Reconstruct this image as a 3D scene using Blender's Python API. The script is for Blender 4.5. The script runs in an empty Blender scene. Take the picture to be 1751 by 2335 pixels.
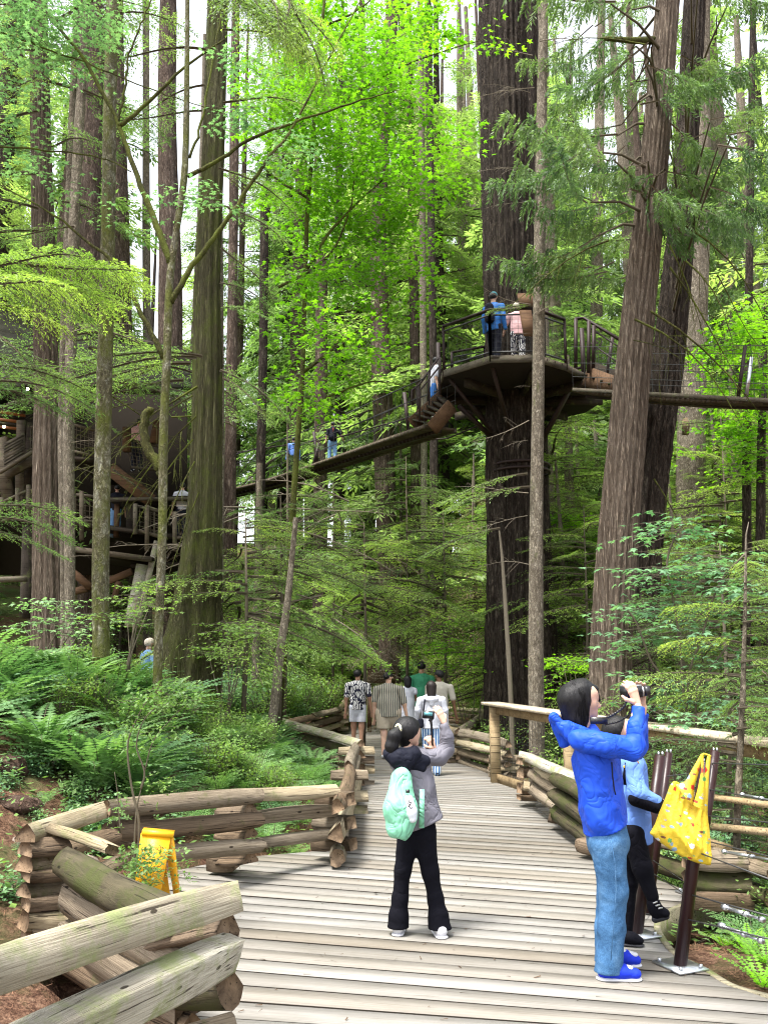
import bpy, math, random
import numpy as np
from mathutils import Vector, Matrix, noise as mnoise
R = math.radians
scene = bpy.context.scene
COL = scene.collection

# ---------------------------------------------------------------- camera
PITCH = math.atan(370/2000)
CAM_H = 1.64
cd = bpy.data.cameras.new('camera'); cam = bpy.data.objects.new('camera', cd); COL.objects.link(cam)
cam.location = (0, 0, CAM_H); cam.rotation_euler = (math.pi/2 + PITCH, 0, 0)
cd.sensor_fit = 'VERTICAL'; cd.sensor_height = 36; cd.lens = 2000/2335*36; cd.clip_end = 2000; cd.clip_start = 0.05
scene.camera = cam
# ---------------------------------------------------------------- world, sun, exposure
SUN_EL, SUN_AZ = R(70), R(-130)          # azimuth measured from +Y towards +X
w = bpy.data.worlds.new('World'); scene.world = w; w.use_nodes = True
nt = w.node_tree; nt.nodes.clear()
sky = nt.nodes.new('ShaderNodeTexSky'); sky.sky_type = 'NISHITA'; sky.sun_disc = False
sky.sun_elevation = SUN_EL; sky.sun_rotation = SUN_AZ; sky.air_density = 1.0; sky.dust_density = 3.0
hs = nt.nodes.new('ShaderNodeHueSaturation'); hs.inputs['Saturation'].default_value = 0.25
bg = nt.nodes.new('ShaderNodeBackground'); bg.inputs['Strength'].default_value = 0.15
ow = nt.nodes.new('ShaderNodeOutputWorld')
nt.links.new(sky.outputs[0], hs.inputs['Color']); nt.links.new(hs.outputs[0], bg.inputs['Color']); nt.links.new(bg.outputs[0], ow.inputs['Surface'])
sd = bpy.data.lights.new('sun', 'SUN'); sd.energy = 2.3; sd.angle = R(12); sd.color = (1, .96, .9)
so = bpy.data.objects.new('sun', sd); COL.objects.link(so)
sdir = Vector((math.sin(SUN_AZ)*math.cos(SUN_EL), math.cos(SUN_AZ)*math.cos(SUN_EL), math.sin(SUN_EL)))
so.rotation_euler = sdir.to_track_quat('Z', 'Y').to_euler(); so.location = (0, 0, 60)
vs = scene.view_settings; vs.view_transform = 'Standard'; vs.look = 'None'; vs.gamma = 1; vs.use_curve_mapping = False
vs.exposure = 1.9
scene.cycles.max_bounces = 8; scene.cycles.transparent_max_bounces = 8; scene.cycles.diffuse_bounces = 3
scene.cycles.transmission_bounces = 5; scene.cycles.glossy_bounces = 2
scene.cycles.sample_clamp_indirect = 8
scene.cycles.denoising_prefilter = 'NONE'; scene.cycles.filter_width = 1.15

# ---------------------------------------------------------------- pixel <-> world
cp, sp = math.cos(PITCH), math.sin(PITCH)
def ray(px, py):
    a = (px-875.5)/2000; b = (1167.5-py)/2000
    d = Vector((a, cp - b*sp, sp + b*cp)); return d/d.y
def at(px, py, Y):
    return Vector((0, 0, CAM_H)) + ray(px, py)*Y
def gz(px, py, z=0.0):
    d = ray(px, py); return Vector((0, 0, CAM_H)) + d*((z-CAM_H)/d.z)
def ppm(Y, z=1.0):                      # photo pixels per metre at distance Y, height z
    return 2000/(Y*cp + (z-CAM_H)*sp)

# ---------------------------------------------------------------- mesh helpers
def tag(o, label=None, cat=None, group=None, kind=None):
    if label: o['label'] = label
    if cat: o['category'] = cat
    if group: o['group'] = group
    if kind: o['kind'] = kind
    return o
def empty(name, loc=(0, 0, 0), rz=0.0, parent=None):
    o = bpy.data.objects.new(name, None); COL.objects.link(o); o.location = loc; o.rotation_euler = (0, 0, rz)
    o.empty_display_size = .1
    if parent is not None: o.parent = parent
    return o
def thing(name, label, cat, loc=(0, 0, 0), group=None, rz=0.0):
    return tag(empty(name, loc, rz), label, cat, group)
def mesh_np(name, V, F, mats, smooth=False, mi=None):
    """V (n,3) array, F list of index arrays each (m,k) (or a list of tuples)"""
    me = bpy.data.meshes.new(name)
    V = np.asarray(V, dtype=np.float32)
    if isinstance(F, np.ndarray): F = [F]
    if len(F) and isinstance(F[0], np.ndarray) and F[0].ndim == 2:
        F = [f for f in F if len(f)]
        loops = np.concatenate([f.ravel() for f in F]).astype(np.int32)
        tot = np.concatenate([np.full(len(f), f.shape[1], dtype=np.int32) for f in F])
    else:
        loops = np.array([i for f in F for i in f], dtype=np.int32)
        tot = np.array([len(f) for f in F], dtype=np.int32)
    st = np.concatenate([[0], np.cumsum(tot)[:-1]]).astype(np.int32)
    me.vertices.add(len(V)); me.vertices.foreach_set('co', V.ravel())
    me.loops.add(len(loops)); me.loops.foreach_set('vertex_index', loops)
    me.polygons.add(len(tot)); me.polygons.foreach_set('loop_start', st); me.polygons.foreach_set('loop_total', tot)
    if smooth: me.polygons.foreach_set('use_smooth', np.ones(len(tot), dtype=bool))
    for m in (mats if isinstance(mats, (list, tuple)) else [mats]): me.materials.append(m)
    if mi is not None: me.polygons.foreach_set('material_index', np.asarray(mi, dtype=np.int32))
    me.update(calc_edges=True)
    return me
def link(name, me, parent=None, loc=(0, 0, 0), rot=(0, 0, 0), scale=(1, 1, 1)):
    o = bpy.data.objects.new(name, me); COL.objects.link(o); o.location = loc; o.rotation_euler = rot; o.scale = scale
    if parent is not None: o.parent = parent
    return o
class MB:
    """collects boxes, tubes ... in world coordinates and links them as ONE mesh"""
    def __init__(s): s.V = []; s.F = []; s.n = 0
    def add(s, V, F):
        s.V.append(np.asarray(V, dtype=float)); s.F += [tuple(int(i)+s.n for i in f) for f in F]; s.n += len(V); return s
    def box(s, p0, p1, w_, h_, up=(0, 0, 1)):          # beam between two points
        p0, p1 = Vector(p0), Vector(p1); ax = (p1-p0).normalized(); u = Vector(up)
        if abs(ax.dot(u)) > .98: u = Vector((0, 1, 0))
        sdv = ax.cross(u).normalized(); u2 = sdv.cross(ax).normalized(); V = []
        for p in (p0, p1):
            for a, b in ((-1, -1), (1, -1), (1, 1), (-1, 1)): V.append(p + sdv*(a*w_/2) + u2*(b*h_/2))
        return s.add(V, [(0, 3, 2, 1), (4, 5, 6, 7), (0, 1, 5, 4), (1, 2, 6, 5), (2, 3, 7, 6), (3, 0, 4, 7)])
    def tube(s, pts, rad, n=8, cap=True):
        P = [Vector(p) for p in pts]; m = len(P)
        rr = rad if hasattr(rad, '__len__') else [rad]*m
        V = []; prev = None
        for i, p in enumerate(P):
            t = (P[min(i+1, m-1)] - P[max(i-1, 0)]).normalized()
            if prev is None: u = t.orthogonal().normalized()
            else:
                u = prev - t*prev.dot(t); u = u.normalized() if u.length > 1e-6 else t.orthogonal().normalized()
            prev = u; v = t.cross(u)
            for k in range(n):
                a = 2*math.pi*k/n; V.append(p + (u*math.cos(a) + v*math.sin(a))*rr[i])
        F = [(i*n+k, i*n+(k+1) % n, (i+1)*n+(k+1) % n, (i+1)*n+k) for i in range(m-1) for k in range(n)]
        if cap: F += [tuple(reversed(range(n))), tuple((m-1)*n+k for k in range(n))]
        return s.add(V, F)
    def poly(s, pts, thick, up=(0, 0, 1)):              # extruded polygon
        u = Vector(up)*thick; n = len(pts)
        V = [Vector(p) for p in pts] + [Vector(p)+u for p in pts]
        return s.add(V, [tuple(reversed(range(n))), tuple(range(n, 2*n))] + [(i, (i+1) % n, n+(i+1) % n, n+i) for i in range(n)])
    def build(s, name, mat, parent=None, origin=None, smooth=False):
        V = np.array([tuple(v) for blk in s.V for v in blk])
        o0 = np.array(origin if origin is not None else (0, 0, 0), dtype=float)
        pw = np.zeros(3)
        if parent is not None:
            q = parent
            while q is not None: pw = pw + np.array(q.location); q = q.parent
        me = mesh_np(name, V-o0, s.F, mat, smooth)
        o = link(name, me, parent, tuple(o0-pw)); return o
def catmull(P, n):
    P = [np.array(p, dtype=float) for p in P]; out = []
    Q = [2*P[0]-P[1]] + P + [2*P[-1]-P[-2]]
    for i in range(1, len(Q)-2):
        for k in range(n):
            t = k/n; a, b, c, d = Q[i-1], Q[i], Q[i+1], Q[i+2]
            out.append(.5*((2*b) + (-a+c)*t + (2*a-5*b+4*c-d)*t*t + (-a+3*b-3*c+d)*t**3))
    out.append(P[-1]); return out

# ---------------------------------------------------------------- material helpers
def newmat(name):
    m = bpy.data.materials.new(name); m.use_nodes = True; t = m.node_tree; t.nodes.clear(); return m, t
def N(t, typ, **kw):
    n = t.nodes.new(typ)
    for k, v in kw.items():
        if k in n.inputs: n.inputs[k].default_value = v
        else: setattr(n, k, v)
    return n
def ramp(t, stops, interp='LINEAR'):
    r = t.nodes.new('ShaderNodeValToRGB'); e = r.color_ramp.elements; r.color_ramp.interpolation = interp
    while len(e) < len(stops): e.new(.5)
    for i, (p, c) in enumerate(stops):
        e[i].position = p; e[i].color = (*c, 1) if len(c) == 3 else c
    return r
def mapping(t, scale, src='Object', loc_rand=False):
    tc = N(t, 'ShaderNodeTexCoord'); mp = N(t, 'ShaderNodeMapping'); mp.inputs['Scale'].default_value = scale
    t.links.new(tc.outputs[src], mp.inputs['Vector'])
    if loc_rand:
        oi = N(t, 'ShaderNodeObjectInfo'); ml = N(t, 'ShaderNodeMath', operation='MULTIPLY'); ml.inputs[1].default_value = 57.0
        cb = N(t, 'ShaderNodeCombineXYZ'); t.links.new(oi.outputs['Random'], ml.inputs[0])
        for k in range(3): t.links.new(ml.outputs[0], cb.inputs[k])
        t.links.new(cb.outputs[0], mp.inputs['Location'])
    return mp
def mix(t, fac, a, b, blend='MIX'):
    m = N(t, 'ShaderNodeMix', data_type='RGBA', blend_type=blend)
    for s_, i in ((fac, 0), (a, 6), (b, 7)):
        if isinstance(s_, (int, float)): m.inputs[i].default_value = s_
        elif isinstance(s_, tuple): m.inputs[i].default_value = (*s_, 1) if len(s_) == 3 else s_
        else: t.links.new(s_, m.inputs[i])
    return m.outputs[2]
def noise(t, vec, scale, detail=4, rough=.6, dist=0.0):
    n = N(t, 'ShaderNodeTexNoise'); n.inputs['Scale'].default_value = scale; n.inputs['Detail'].default_value = detail
    n.inputs['Roughness'].default_value = rough; n.inputs['Distortion'].default_value = dist
    if vec is not None: t.links.new(vec, n.inputs['Vector'])
    return n.outputs['Fac']
def finish(t, color, rough=.8, bump=None, bstr=.5, bdist=.01, spec=.3, metal=0.0, extra=None):
    p = N(t, 'ShaderNodeBsdfPrincipled'); o = N(t, 'ShaderNodeOutputMaterial')
    if isinstance(color, tuple): p.inputs['Base Color'].default_value = (*color, 1)
    else: t.links.new(color, p.inputs['Base Color'])
    if isinstance(rough, (int, float)): p.inputs['Roughness'].default_value = rough
    else: t.links.new(rough, p.inputs['Roughness'])
    p.inputs['Specular IOR Level'].default_value = spec; p.inputs['Metallic'].default_value = metal
    if bump is not None:
        b = N(t, 'ShaderNodeBump'); b.inputs['Strength'].default_value = bstr; b.inputs['Distance'].default_value = bdist
        t.links.new(bump, b.inputs['Height']); t.links.new(b.outputs[0], p.inputs['Normal'])
    t.links.new(p.outputs[0], o.inputs['Surface']); return p
def plain(name, c, rough=.7, spec=.3, metal=0.0, var=.12, scale=9.0, bdist=.003):
    m, t = newmat(name); mp = mapping(t, (1, 1, 1))
    n = noise(t, mp.outputs[0], scale, 4); r = ramp(t, [(.3, tuple(x*(1-var) for x in c)), (.7, tuple(min(1, x*(1+var)) for x in c))])
    t.links.new(n, r.inputs[0]); n2 = noise(t, mp.outputs[0], scale*6, 3)
    finish(t, r.outputs[0], rough, n2, .4, bdist, spec, metal); return m

def wood(name, base, dark, grain=(1.6, 85, 85), moss=None, mossy=.5, rough=.85, knots=True, rand=.25):
    """grain runs along local X"""
    m, t = newmat(name); mp = mapping(t, grain, loc_rand=True)
    g = noise(t, mp.outputs[0], 1.6, 8, .7, .4)
    r = ramp(t, [(.28, dark), (.47, tuple((a*.35+b*.65) for a, b in zip(dark, base))), (.62, base), (.85, tuple(min(1, x*1.18) for x in base))])
    t.links.new(g, r.inputs[0]); col = r.outputs[0]
    mp1 = mapping(t, (.6, 4, 4), loc_rand=True); b2 = noise(t, mp1.outputs[0], 1.3, 3)
    rb = ramp(t, [(.3, (.62, .58, .54)), (.7, (1.12, 1.1, 1.08))]); t.links.new(b2, rb.inputs[0])
    col = mix(t, 1.0, col, rb.outputs[0], 'MULTIPLY')
    mpc = mapping(t, (1.0, 75, 75), loc_rand=True); cr = noise(t, mpc.outputs[0], 1.0, 3, .5)
    rc = ramp(t, [(.345, (.10, .08, .07)), (.365, (1, 1, 1))]); t.links.new(cr, rc.inputs[0])
    col = mix(t, .85, col, rc.outputs[0], 'MULTIPLY')
    if knots:
        mpk = mapping(t, (4, 11, 11), loc_rand=True); vo = N(t, 'ShaderNodeTexVoronoi'); vo.inputs['Scale'].default_value = 1.1
        t.links.new(mpk.outputs[0], vo.inputs['Vector']); rk = ramp(t, [(.085, (.08, .06, .05)), (.11, (1, 1, 1))]); t.links.new(vo.outputs['Distance'], rk.inputs[0])
        col = mix(t, .9, col, rk.outputs[0], 'MULTIPLY')
    oi = N(t, 'ShaderNodeObjectInfo'); rr = ramp(t, [(0, (1-rand, 1-rand*1.1, 1-rand*1.25)), (.25, (1, .93, .84)), (.5, (.95, .95, .94)), (.75, (1.08, 1.02, .95)), (1, (1+rand*.5,)*3)]); t.links.new(oi.outputs['Random'], rr.inputs[0])
    col = mix(t, 1.0, col, rr.outputs[0], 'MULTIPLY')
    if moss:
        mpm = mapping(t, (1, 1, 1), loc_rand=True); mn = noise(t, mpm.outputs[0], 5.0, 6, .7)
        rm = ramp(t, [(.62-.25*mossy, (0, 0, 0)), (.75-.2*mossy, (1, 1, 1))]); t.links.new(mn, rm.inputs[0])
        col = mix(t, rm.outputs[0], col, moss)
    bsum = N(t, 'ShaderNodeMath', operation='ADD'); t.links.new(g, bsum.inputs[0]); t.links.new(rc.outputs[0], bsum.inputs[1])
    finish(t, col, rough, bsum.outputs[0], .8, .012, .2); return m

M = {}
M['rail'] = wood('weathered_rail_wood', (.28, .245, .19), (.06, .045, .033), moss=(.09, .09, .035), mossy=.25)
M['rail_pale'] = wood('pale_split_wood', (.50, .45, .33), (.18, .145, .09), moss=(.22, .22, .10), mossy=.3, rand=.1)
M['rail_grey'] = wood('grey_split_wood', (.50, .49, .42), (.14, .125, .09), moss=(.26, .29, .13), mossy=.55, rand=.1)
M['rail_moss'] = wood('mossy_round_log', (.085, .075, .045), (.02, .017, .01), moss=(.045, .052, .014), mossy=.7, grain=(2, 12, 12), rand=.1)
M['rail_brown'] = wood('brown_split_wood', (.20, .155, .11), (.04, .029, .02), moss=(.08, .08, .03), mossy=.1)
M['end'] = wood('cut_log_end', (.25, .185, .125), (.06, .04, .026), grain=(9, 9, 9), knots=False)
def plankmat():
    m, t = newmat('boardwalk_plank_wood'); oi = N(t, 'ShaderNodeObjectInfo')
    rr = ramp(t, [(0, (.175, .163, .143)), (.2, (.215, .205, .187)), (.4, (.185, .167, .14)), (.55, (.235, .225, .207)), (.7, (.205, .197, .182)), (.85, (.17, .15, .122)), (1, (.25, .24, .218))]); t.links.new(oi.outputs['Random'], rr.inputs[0])
    mp = mapping(t, (1.2, 110, 30), loc_rand=True); g = noise(t, mp.outputs[0], 1.0, 6, .65); rg = ramp(t, [(.3, (.72, .70, .67)), (.5, (1, 1, 1)), (.7, (1.12, 1.12, 1.12))]); t.links.new(g, rg.inputs[0]); c = mix(t, 1.0, rr.outputs[0], rg.outputs[0], 'MULTIPLY')
    mp2 = mapping(t, (1.6, 7, 3), loc_rand=True); n2 = noise(t, mp2.outputs[0], 1.0, 5, .65); r2 = ramp(t, [(.3, (.84, .83, .80)), (.6, (1.05, 1.05, 1.05))]); t.links.new(n2, r2.inputs[0]); c = mix(t, 1.0, c, r2.outputs[0], 'MULTIPLY')
    mp3 = mapping(t, (2.2, 34, 3), loc_rand=True); n3 = noise(t, mp3.outputs[0], 1.0, 4, .6); r3 = ramp(t, [(.66, (1, 1, 1)), (.72, (.38, .35, .31))]); t.links.new(n3, r3.inputs[0]); c = mix(t, .8, c, r3.outputs[0], 'MULTIPLY')
    finish(t, c, .9, g, .5, .004, .15); return m
M['plank'] = plankmat()
M['gap_shade_dirt'] = plain('shade_and_grime_board_edge', (.018, .015, .012), .95, .05)  # gap shade between planks painted onto their side faces, with some grime
M['plank_edge'] = wood('boardwalk_edge_wood', (.30, .28, .20), (.10, .09, .06), moss=(.13, .15, .05), mossy=.6)
M['lumber'] = wood('new_railing_lumber', (.38, .30, .18), (.22, .16, .09), grain=(1, 14, 14), rand=.08, knots=False)
M['cap'] = wood('railing_cap_wood', (.72, .67, .57), (.50, .44, .35), grain=(1, 16, 16), rand=.08, knots=False)
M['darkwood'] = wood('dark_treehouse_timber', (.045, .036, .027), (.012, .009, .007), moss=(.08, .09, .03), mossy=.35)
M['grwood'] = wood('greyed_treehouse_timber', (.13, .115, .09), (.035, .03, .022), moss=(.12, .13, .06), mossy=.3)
M['stringer'] = wood('stair_stringer_wood', (.14, .085, .05), (.06, .035, .02), rand=.05, knots=False)
M['steel'] = plain('dark_brown_steel', (.022, .011, .009), .6, .3, .0)
M['post'] = plain('oxblood_painted_steel_tube', (.022, .007, .007), .35, .3, .0, scale=4)
M['galv'] = plain('galvanised_steel', (.55, .57, .60), .3, .6, .9)
M['cable'] = plain('steel_cable', (.05, .05, .05), .5, .5, .5)
M['yellow'] = plain('yellow_plastic', (.85, .42, .01), .45, .4)
M['ink'] = plain('black_print', (.03, .02, .01), .6)
M['signwood'] = wood('carved_sign_wood', (.13, .085, .05), (.05, .03, .02), grain=(2, 14, 14))

def bark(name, c0, c1, c2, zs=.22, sc=9.0, moss=None, mossamt=.5, bd=.03):
    m, t = newmat(name); mp = mapping(t, (1, 1, zs), loc_rand=True)
    n1 = noise(t, mp.outputs[0], sc, 8, .72, .6)
    n0 = noise(t, mp.outputs[0], sc*1.5, 5, .6, .9)
    rv = ramp(t, [(.36, (.9, .9, .9)), (.47, (.22, .2, .2)), (.51, (.22, .2, .2)), (.62, (1, 1, 1))]); t.links.new(n0, rv.inputs[0])
    r = ramp(t, [(.3, c0), (.5, c1), (.72, c2)]); t.links.new(n1, r.inputs[0])
    col = mix(t, .75, r.outputs[0], rv.outputs[0], 'MULTIPLY')
    mp2 = mapping(t, (1, 1, .5), loc_rand=True); big = noise(t, mp2.outputs[0], 1.4, 5, .65)
    rb = ramp(t, [(.3, (.70, .68, .66)), (.7, (1.2, 1.2, 1.18))]); t.links.new(big, rb.inputs[0]); col = mix(t, 1.0, col, rb.outputs[0], 'MULTIPLY')
    if moss:
        mn = noise(t, mp2.outputs[0], 2.6, 7, .75); rm = ramp(t, [(.66-.32*mossamt, (0, 0, 0)), (.80-.28*mossamt, (1, 1, 1))])
        t.links.new(mn, rm.inputs[0]); col = mix(t, rm.outputs[0], col, moss)
    ad = N(t, 'ShaderNodeMath', operation='ADD'); t.links.new(n1, ad.inputs[0]); t.links.new(rv.outputs[0], ad.inputs[1])
    finish(t, col, .92, ad.outputs[0], .9, bd, .15); return m
M['b_cedar'] = bark('fibrous_cedar_bark', (.08, .058, .042), (.26, .205, .155), (.44, .38, .31), .035, 34, bd=.03)
M['b_fir'] = bark('dark_furrowed_fir_bark', (.018, .0135, .010), (.080, .062, .048), (.19, .16, .13), .17, 13, bd=.07)
M['b_red'] = bark('reddish_scaly_bark', (.05, .034, .025), (.19, .14, .11), (.34, .28, .235), .2, 12, bd=.05)
M['b_grey'] = bark('smooth_grey_brown_bark', (.11, .092, .066), (.27, .235, .18), (.42, .38, .31), .4, 18, moss=(.12, .14, .05), mossamt=.2, bd=.01)
M['b_moss'] = bark('mossy_patched_bark', (.08, .07, .036), (.21, .195, .12), (.54, .54, .46), .5, 12, moss=(.095, .105, .024), mossamt=.72, bd=.02)
M['b_green'] = bark('green_mossy_cedar_bark', (.05, .046, .022), (.13, .125, .06), (.22, .215, .12), .04, 28, moss=(.085, .10, .022), mossamt=.6, bd=.04)
M['twig'] = plain('bare_twig_bark', (.10, .085, .06), .9, .1, scale=20)
M['twig_pale'] = plain('pale_dead_twig', (.17, .145, .11), .9, .1, scale=20)
M['limb_moss'] = bark('mossy_limb_bark', (.04, .04, .015), (.09, .09, .03), (.16, .16, .05), .6, 20, moss=(.10, .12, .02), mossamt=.7, bd=.01)

def leafmat(name, ca, cb, cc, transl=.45, tint=(1.5, 1.7, .6), rough=.5, spec=.35, ns=1.1):
    """leaf colour varies by clump (world-space noise), by leaf and by object"""
    m, t = newmat(name); ge = N(t, 'ShaderNodeNewGeometry')
    n1 = noise(t, ge.outputs['Position'], ns, 3, .6); r = ramp(t, [(.3, ca), (.5, cb), (.7, cc)]); t.links.new(n1, r.inputs[0])
    n2 = noise(t, ge.outputs['Position'], 23, 2, .5); r2 = ramp(t, [(.3, (.65, .7, .65)), (.7, (1.35, 1.3, 1.3))]); t.links.new(n2, r2.inputs[0])
    c = mix(t, 1.0, r.outputs[0], r2.outputs[0], 'MULTIPLY')
    oi = N(t, 'ShaderNodeObjectInfo'); r3 = ramp(t, [(0, (.75, .82, .85)), (1, (1.25, 1.15, 1.0))]); t.links.new(oi.outputs['Random'], r3.inputs[0])
    c = mix(t, 1.0, c, r3.outputs[0], 'MULTIPLY')
    p = N(t, 'ShaderNodeBsdfPrincipled'); p.inputs['Roughness'].default_value = rough; p.inputs['Specular IOR Level'].default_value = spec
    t.links.new(c, p.inputs['Base Color'])
    tr = N(t, 'ShaderNodeBsdfTranslucent'); tc = mix(t, 1.0, c, tint, 'MULTIPLY'); t.links.new(tc, tr.inputs['Color'])
    ms = N(t, 'ShaderNodeMixShader'); ms.inputs[0].default_value = transl; t.links.new(p.outputs[0], ms.inputs[1]); t.links.new(tr.outputs[0], ms.inputs[2])
    o = N(t, 'ShaderNodeOutputMaterial'); t.links.new(ms.outputs[0], o.inputs['Surface']); return m
M['l_hem'] = leafmat('hemlock_needles', (.065, .12, .045), (.12, .20, .07), (.20, .30, .10), .5, (1.3, 1.45, .8))
M['l_young'] = leafmat('young_hemlock_needles', (.12, .20, .055), (.20, .31, .08), (.31, .43, .12), .5, (1.3, 1.45, .7))
M['l_far'] = leafmat('far_conifer_needles', (.11, .18, .065), (.20, .30, .11), (.32, .44, .17), .55, (1.3, 1.45, .8), ns=.35)
M['l_cedar'] = leafmat('cedar_scale_leaves', (.06, .115, .05), (.12, .20, .08), (.21, .31, .13), .5, (1.3, 1.45, .8))
M['l_maple'] = leafmat('bright_maple_leaves', (.11, .265, .024), (.19, .40, .033), (.32, .56, .05), .54, (1.2, 1.4, .4), ns=.8)
M['l_vine'] = leafmat('vine_maple_leaves', (.10, .21, .11), (.17, .31, .16), (.26, .42, .20), .38, (1.2, 1.4, .8), ns=2)
M['l_shrub'] = leafmat('shrub_leaves', (.09, .17, .055), (.16, .27, .075), (.26, .40, .10), .42, (1.3, 1.45, .7), ns=1.4)
M['l_fern'] = leafmat('sword_fern_fronds', (.075, .16, .065), (.135, .26, .10), (.23, .38, .14), .35, (1.3, 1.45, .8), ns=1.5)
M['l_lady'] = leafmat('lady_fern_fronds', (.09, .19, .075), (.15, .29, .11), (.24, .41, .15), .42, (1.3, 1.45, .8), ns=1.5)
M['l_dead'] = leafmat('dry_fir_twigs', (.13, .10, .065), (.20, .16, .11), (.28, .24, .16), .2, (1.2, 1.1, .8))
M['moss'] = plain('moss_cushion', (.14, .15, .025), .95, .1, var=.4, scale=18, bdist=.02)

# ground
def groundmat():
    m, t = newmat('forest_floor'); ge = N(t, 'ShaderNodeNewGeometry'); P = ge.outputs['Position']
    n1 = noise(t, P, 1.1, 8, .7); n2 = noise(t, P, 14, 8, .75); n3 = noise(t, P, .35, 4, .6); n4 = noise(t, P, 60, 3, .6)
    r = ramp(t, [(.30, (.045, .024, .016)), (.48, (.13, .075, .05)), (.60, (.20, .125, .085)), (.75, (.30, .22, .15))]); t.links.new(n2, r.inputs[0])
    r4 = ramp(t, [(.35, (.45, .4, .4)), (.6, (1.25, 1.2, 1.15))]); t.links.new(n4, r4.inputs[0])
    c = mix(t, 1.0, r.outputs[0], r4.outputs[0], 'MULTIPLY')
    rg = ramp(t, [(.5, (0, 0, 0)), (.62, (1, 1, 1))]); t.links.new(n1, rg.inputs[0])
    c = mix(t, rg.outputs[0], c, (.07, .075, .03))
    rf = ramp(t, [(.42, (0, 0, 0)), (.58, (1, 1, 1))]); t.links.new(n3, rf.inputs[0])
    sx = N(t, 'ShaderNodeSeparateXYZ'); t.links.new(P, sx.inputs[0]); mr = N(t, 'ShaderNodeMapRange'); mr.inputs[1].default_value = 12; mr.inputs[2].default_value = 26
    t.links.new(sx.outputs[1], mr.inputs[0]); mm = N(t, 'ShaderNodeMath', operation='MULTIPLY'); t.links.new(mr.outputs[0], mm.inputs[0]); t.links.new(rf.outputs[0], mm.inputs[1])
    c = mix(t, mm.outputs[0], c, (.09, .12, .04))
    finish(t, c, .95, n2, .9, .05, .1); return m
M['ground'] = groundmat()
# ================================================================ terrain
_ctrl = [(-2.2,3,-.12),(-2.6,4.5,-.05),(-3.2,3,.1),(-2.4,5.5,.02),(-2.5,7,.22),(-1.4,8.0,-.02),(-3.4,7,.62),(-4,5,.55),(-5,7.5,1.05),(-3.9,12,1.45),(-2,12,.65),(-.9,11,.0),(-.9,14,-.05),
 (-2.6,18,.5),(-1.6,25,.45),(-6,12,1.75),(-8,9,2.0),(-6,18,1.3),(-9,20,1.3),(-14,14,2.3),(-14,24,2.0),(-4,24,1.1),(-5,30,2.0),(-12,34,4),
 (0,4,-.3),(0,8,-.3),(0,14,-.3),(0.5,20,-.3),(.8,26,-.25),(0,0,-.3),(2,4,-.3),(2.4,7,-.32),(2.2,5.3,-.10),(3.0,5.4,-.16),(2.6,10,-.45),(2.0,14,-.25),(2.6,17,-.3),(3.3,20.3,-.25),(3,26,-.1),
 (4,8,-.6),(5,12,-.95),(8,12,-1.1),(8,20,-.6),(12,8,-1.2),(4,4.5,-.3),(5,2,-.4),(1,31,.7),(-1,34,2.0),(4,34,1.6),(10,34,1.2),(0,42,4.5),(5,46,4.6),(-8,46,6.5),(16,44,3),
 (0,60,10),(-20,60,11),(20,60,8),(-30,30,6),(-30,5,3),(30,5,-1),(30,30,1),(0,-8,-.3),(-12,-8,.3),(12,-8,-.4)]
_C = np.array(_ctrl, dtype=float)
def _phi(r): return np.sqrt(r*r + 1.2)
_A = _phi(np.linalg.norm(_C[:, None, :2]-_C[None, :, :2], axis=2))
_Wt = np.linalg.solve(_A + 0.02*np.eye(len(_C)), _C[:, 2])
def hgt_np(X, Y):
    X = np.asarray(X, dtype=float); Y = np.asarray(Y, dtype=float); sh = X.shape
    x = X.ravel(); y = Y.ravel(); xc = np.clip(x, -32, 32); yc = np.clip(y, -9, 64)
    r = np.sqrt((xc[:, None]-_C[None, :, 0])**2 + (yc[:, None]-_C[None, :, 1])**2)
    z = _phi(r) @ _Wt
    z += .035*np.sin(x*3.1+y*1.7)*np.sin(y*2.3-x) + .02*np.sin(x*7.3)*np.cos(y*6.1)
    return z.reshape(sh)
def hgt(x, y): return float(hgt_np(np.array([x]), np.array([y]))[0])

# ---- boardwalk outline (world metres, z = 0), counter-clockwise
left_px = [(432, 2330), (200, 2228), (62, 2152), (180, 2075), (300, 2015), (400, 1984), (577, 1953), (700, 1942), (795, 1932)]
lw = [gz(*p) for p in left_px] + [Vector((-.42, 10.5, 0)), Vector((-.46, 13.9, 0)), Vector((-2.05, 18.3, 0)), Vector((-1.25, 25.5, 0)), Vector((-1.0, 31, 0))]
right_px = [(1751, 2274), (1660, 2248), (1591, 2207), (1536, 2180), (1505, 2146), (1489, 2114), (1499, 2090), (1526, 2071), (1567, 2056), (1616, 2042)]
rw = [gz(*p) for p in right_px]
NOTCH = rw[:]
rw = [Vector((2.3, -3, 0)), Vector((2.25, 3.2, 0))] + rw + [Vector((2.45, 6.75, 0)), Vector((1.98, 8.4, 0)), Vector((1.9, 11.7, 0)), Vector((2.6, 13.1, 0)), Vector((1.85, 14.6, 0)), Vector((1.45, 17.2, 0)), Vector((2.6, 24, 0)), Vector((2.4, 31, 0))]
DECK = [Vector((-1.9, -3, 0)), Vector((-1.0, 2.5, 0))] + lw[0:] + list(reversed(rw))
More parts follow.
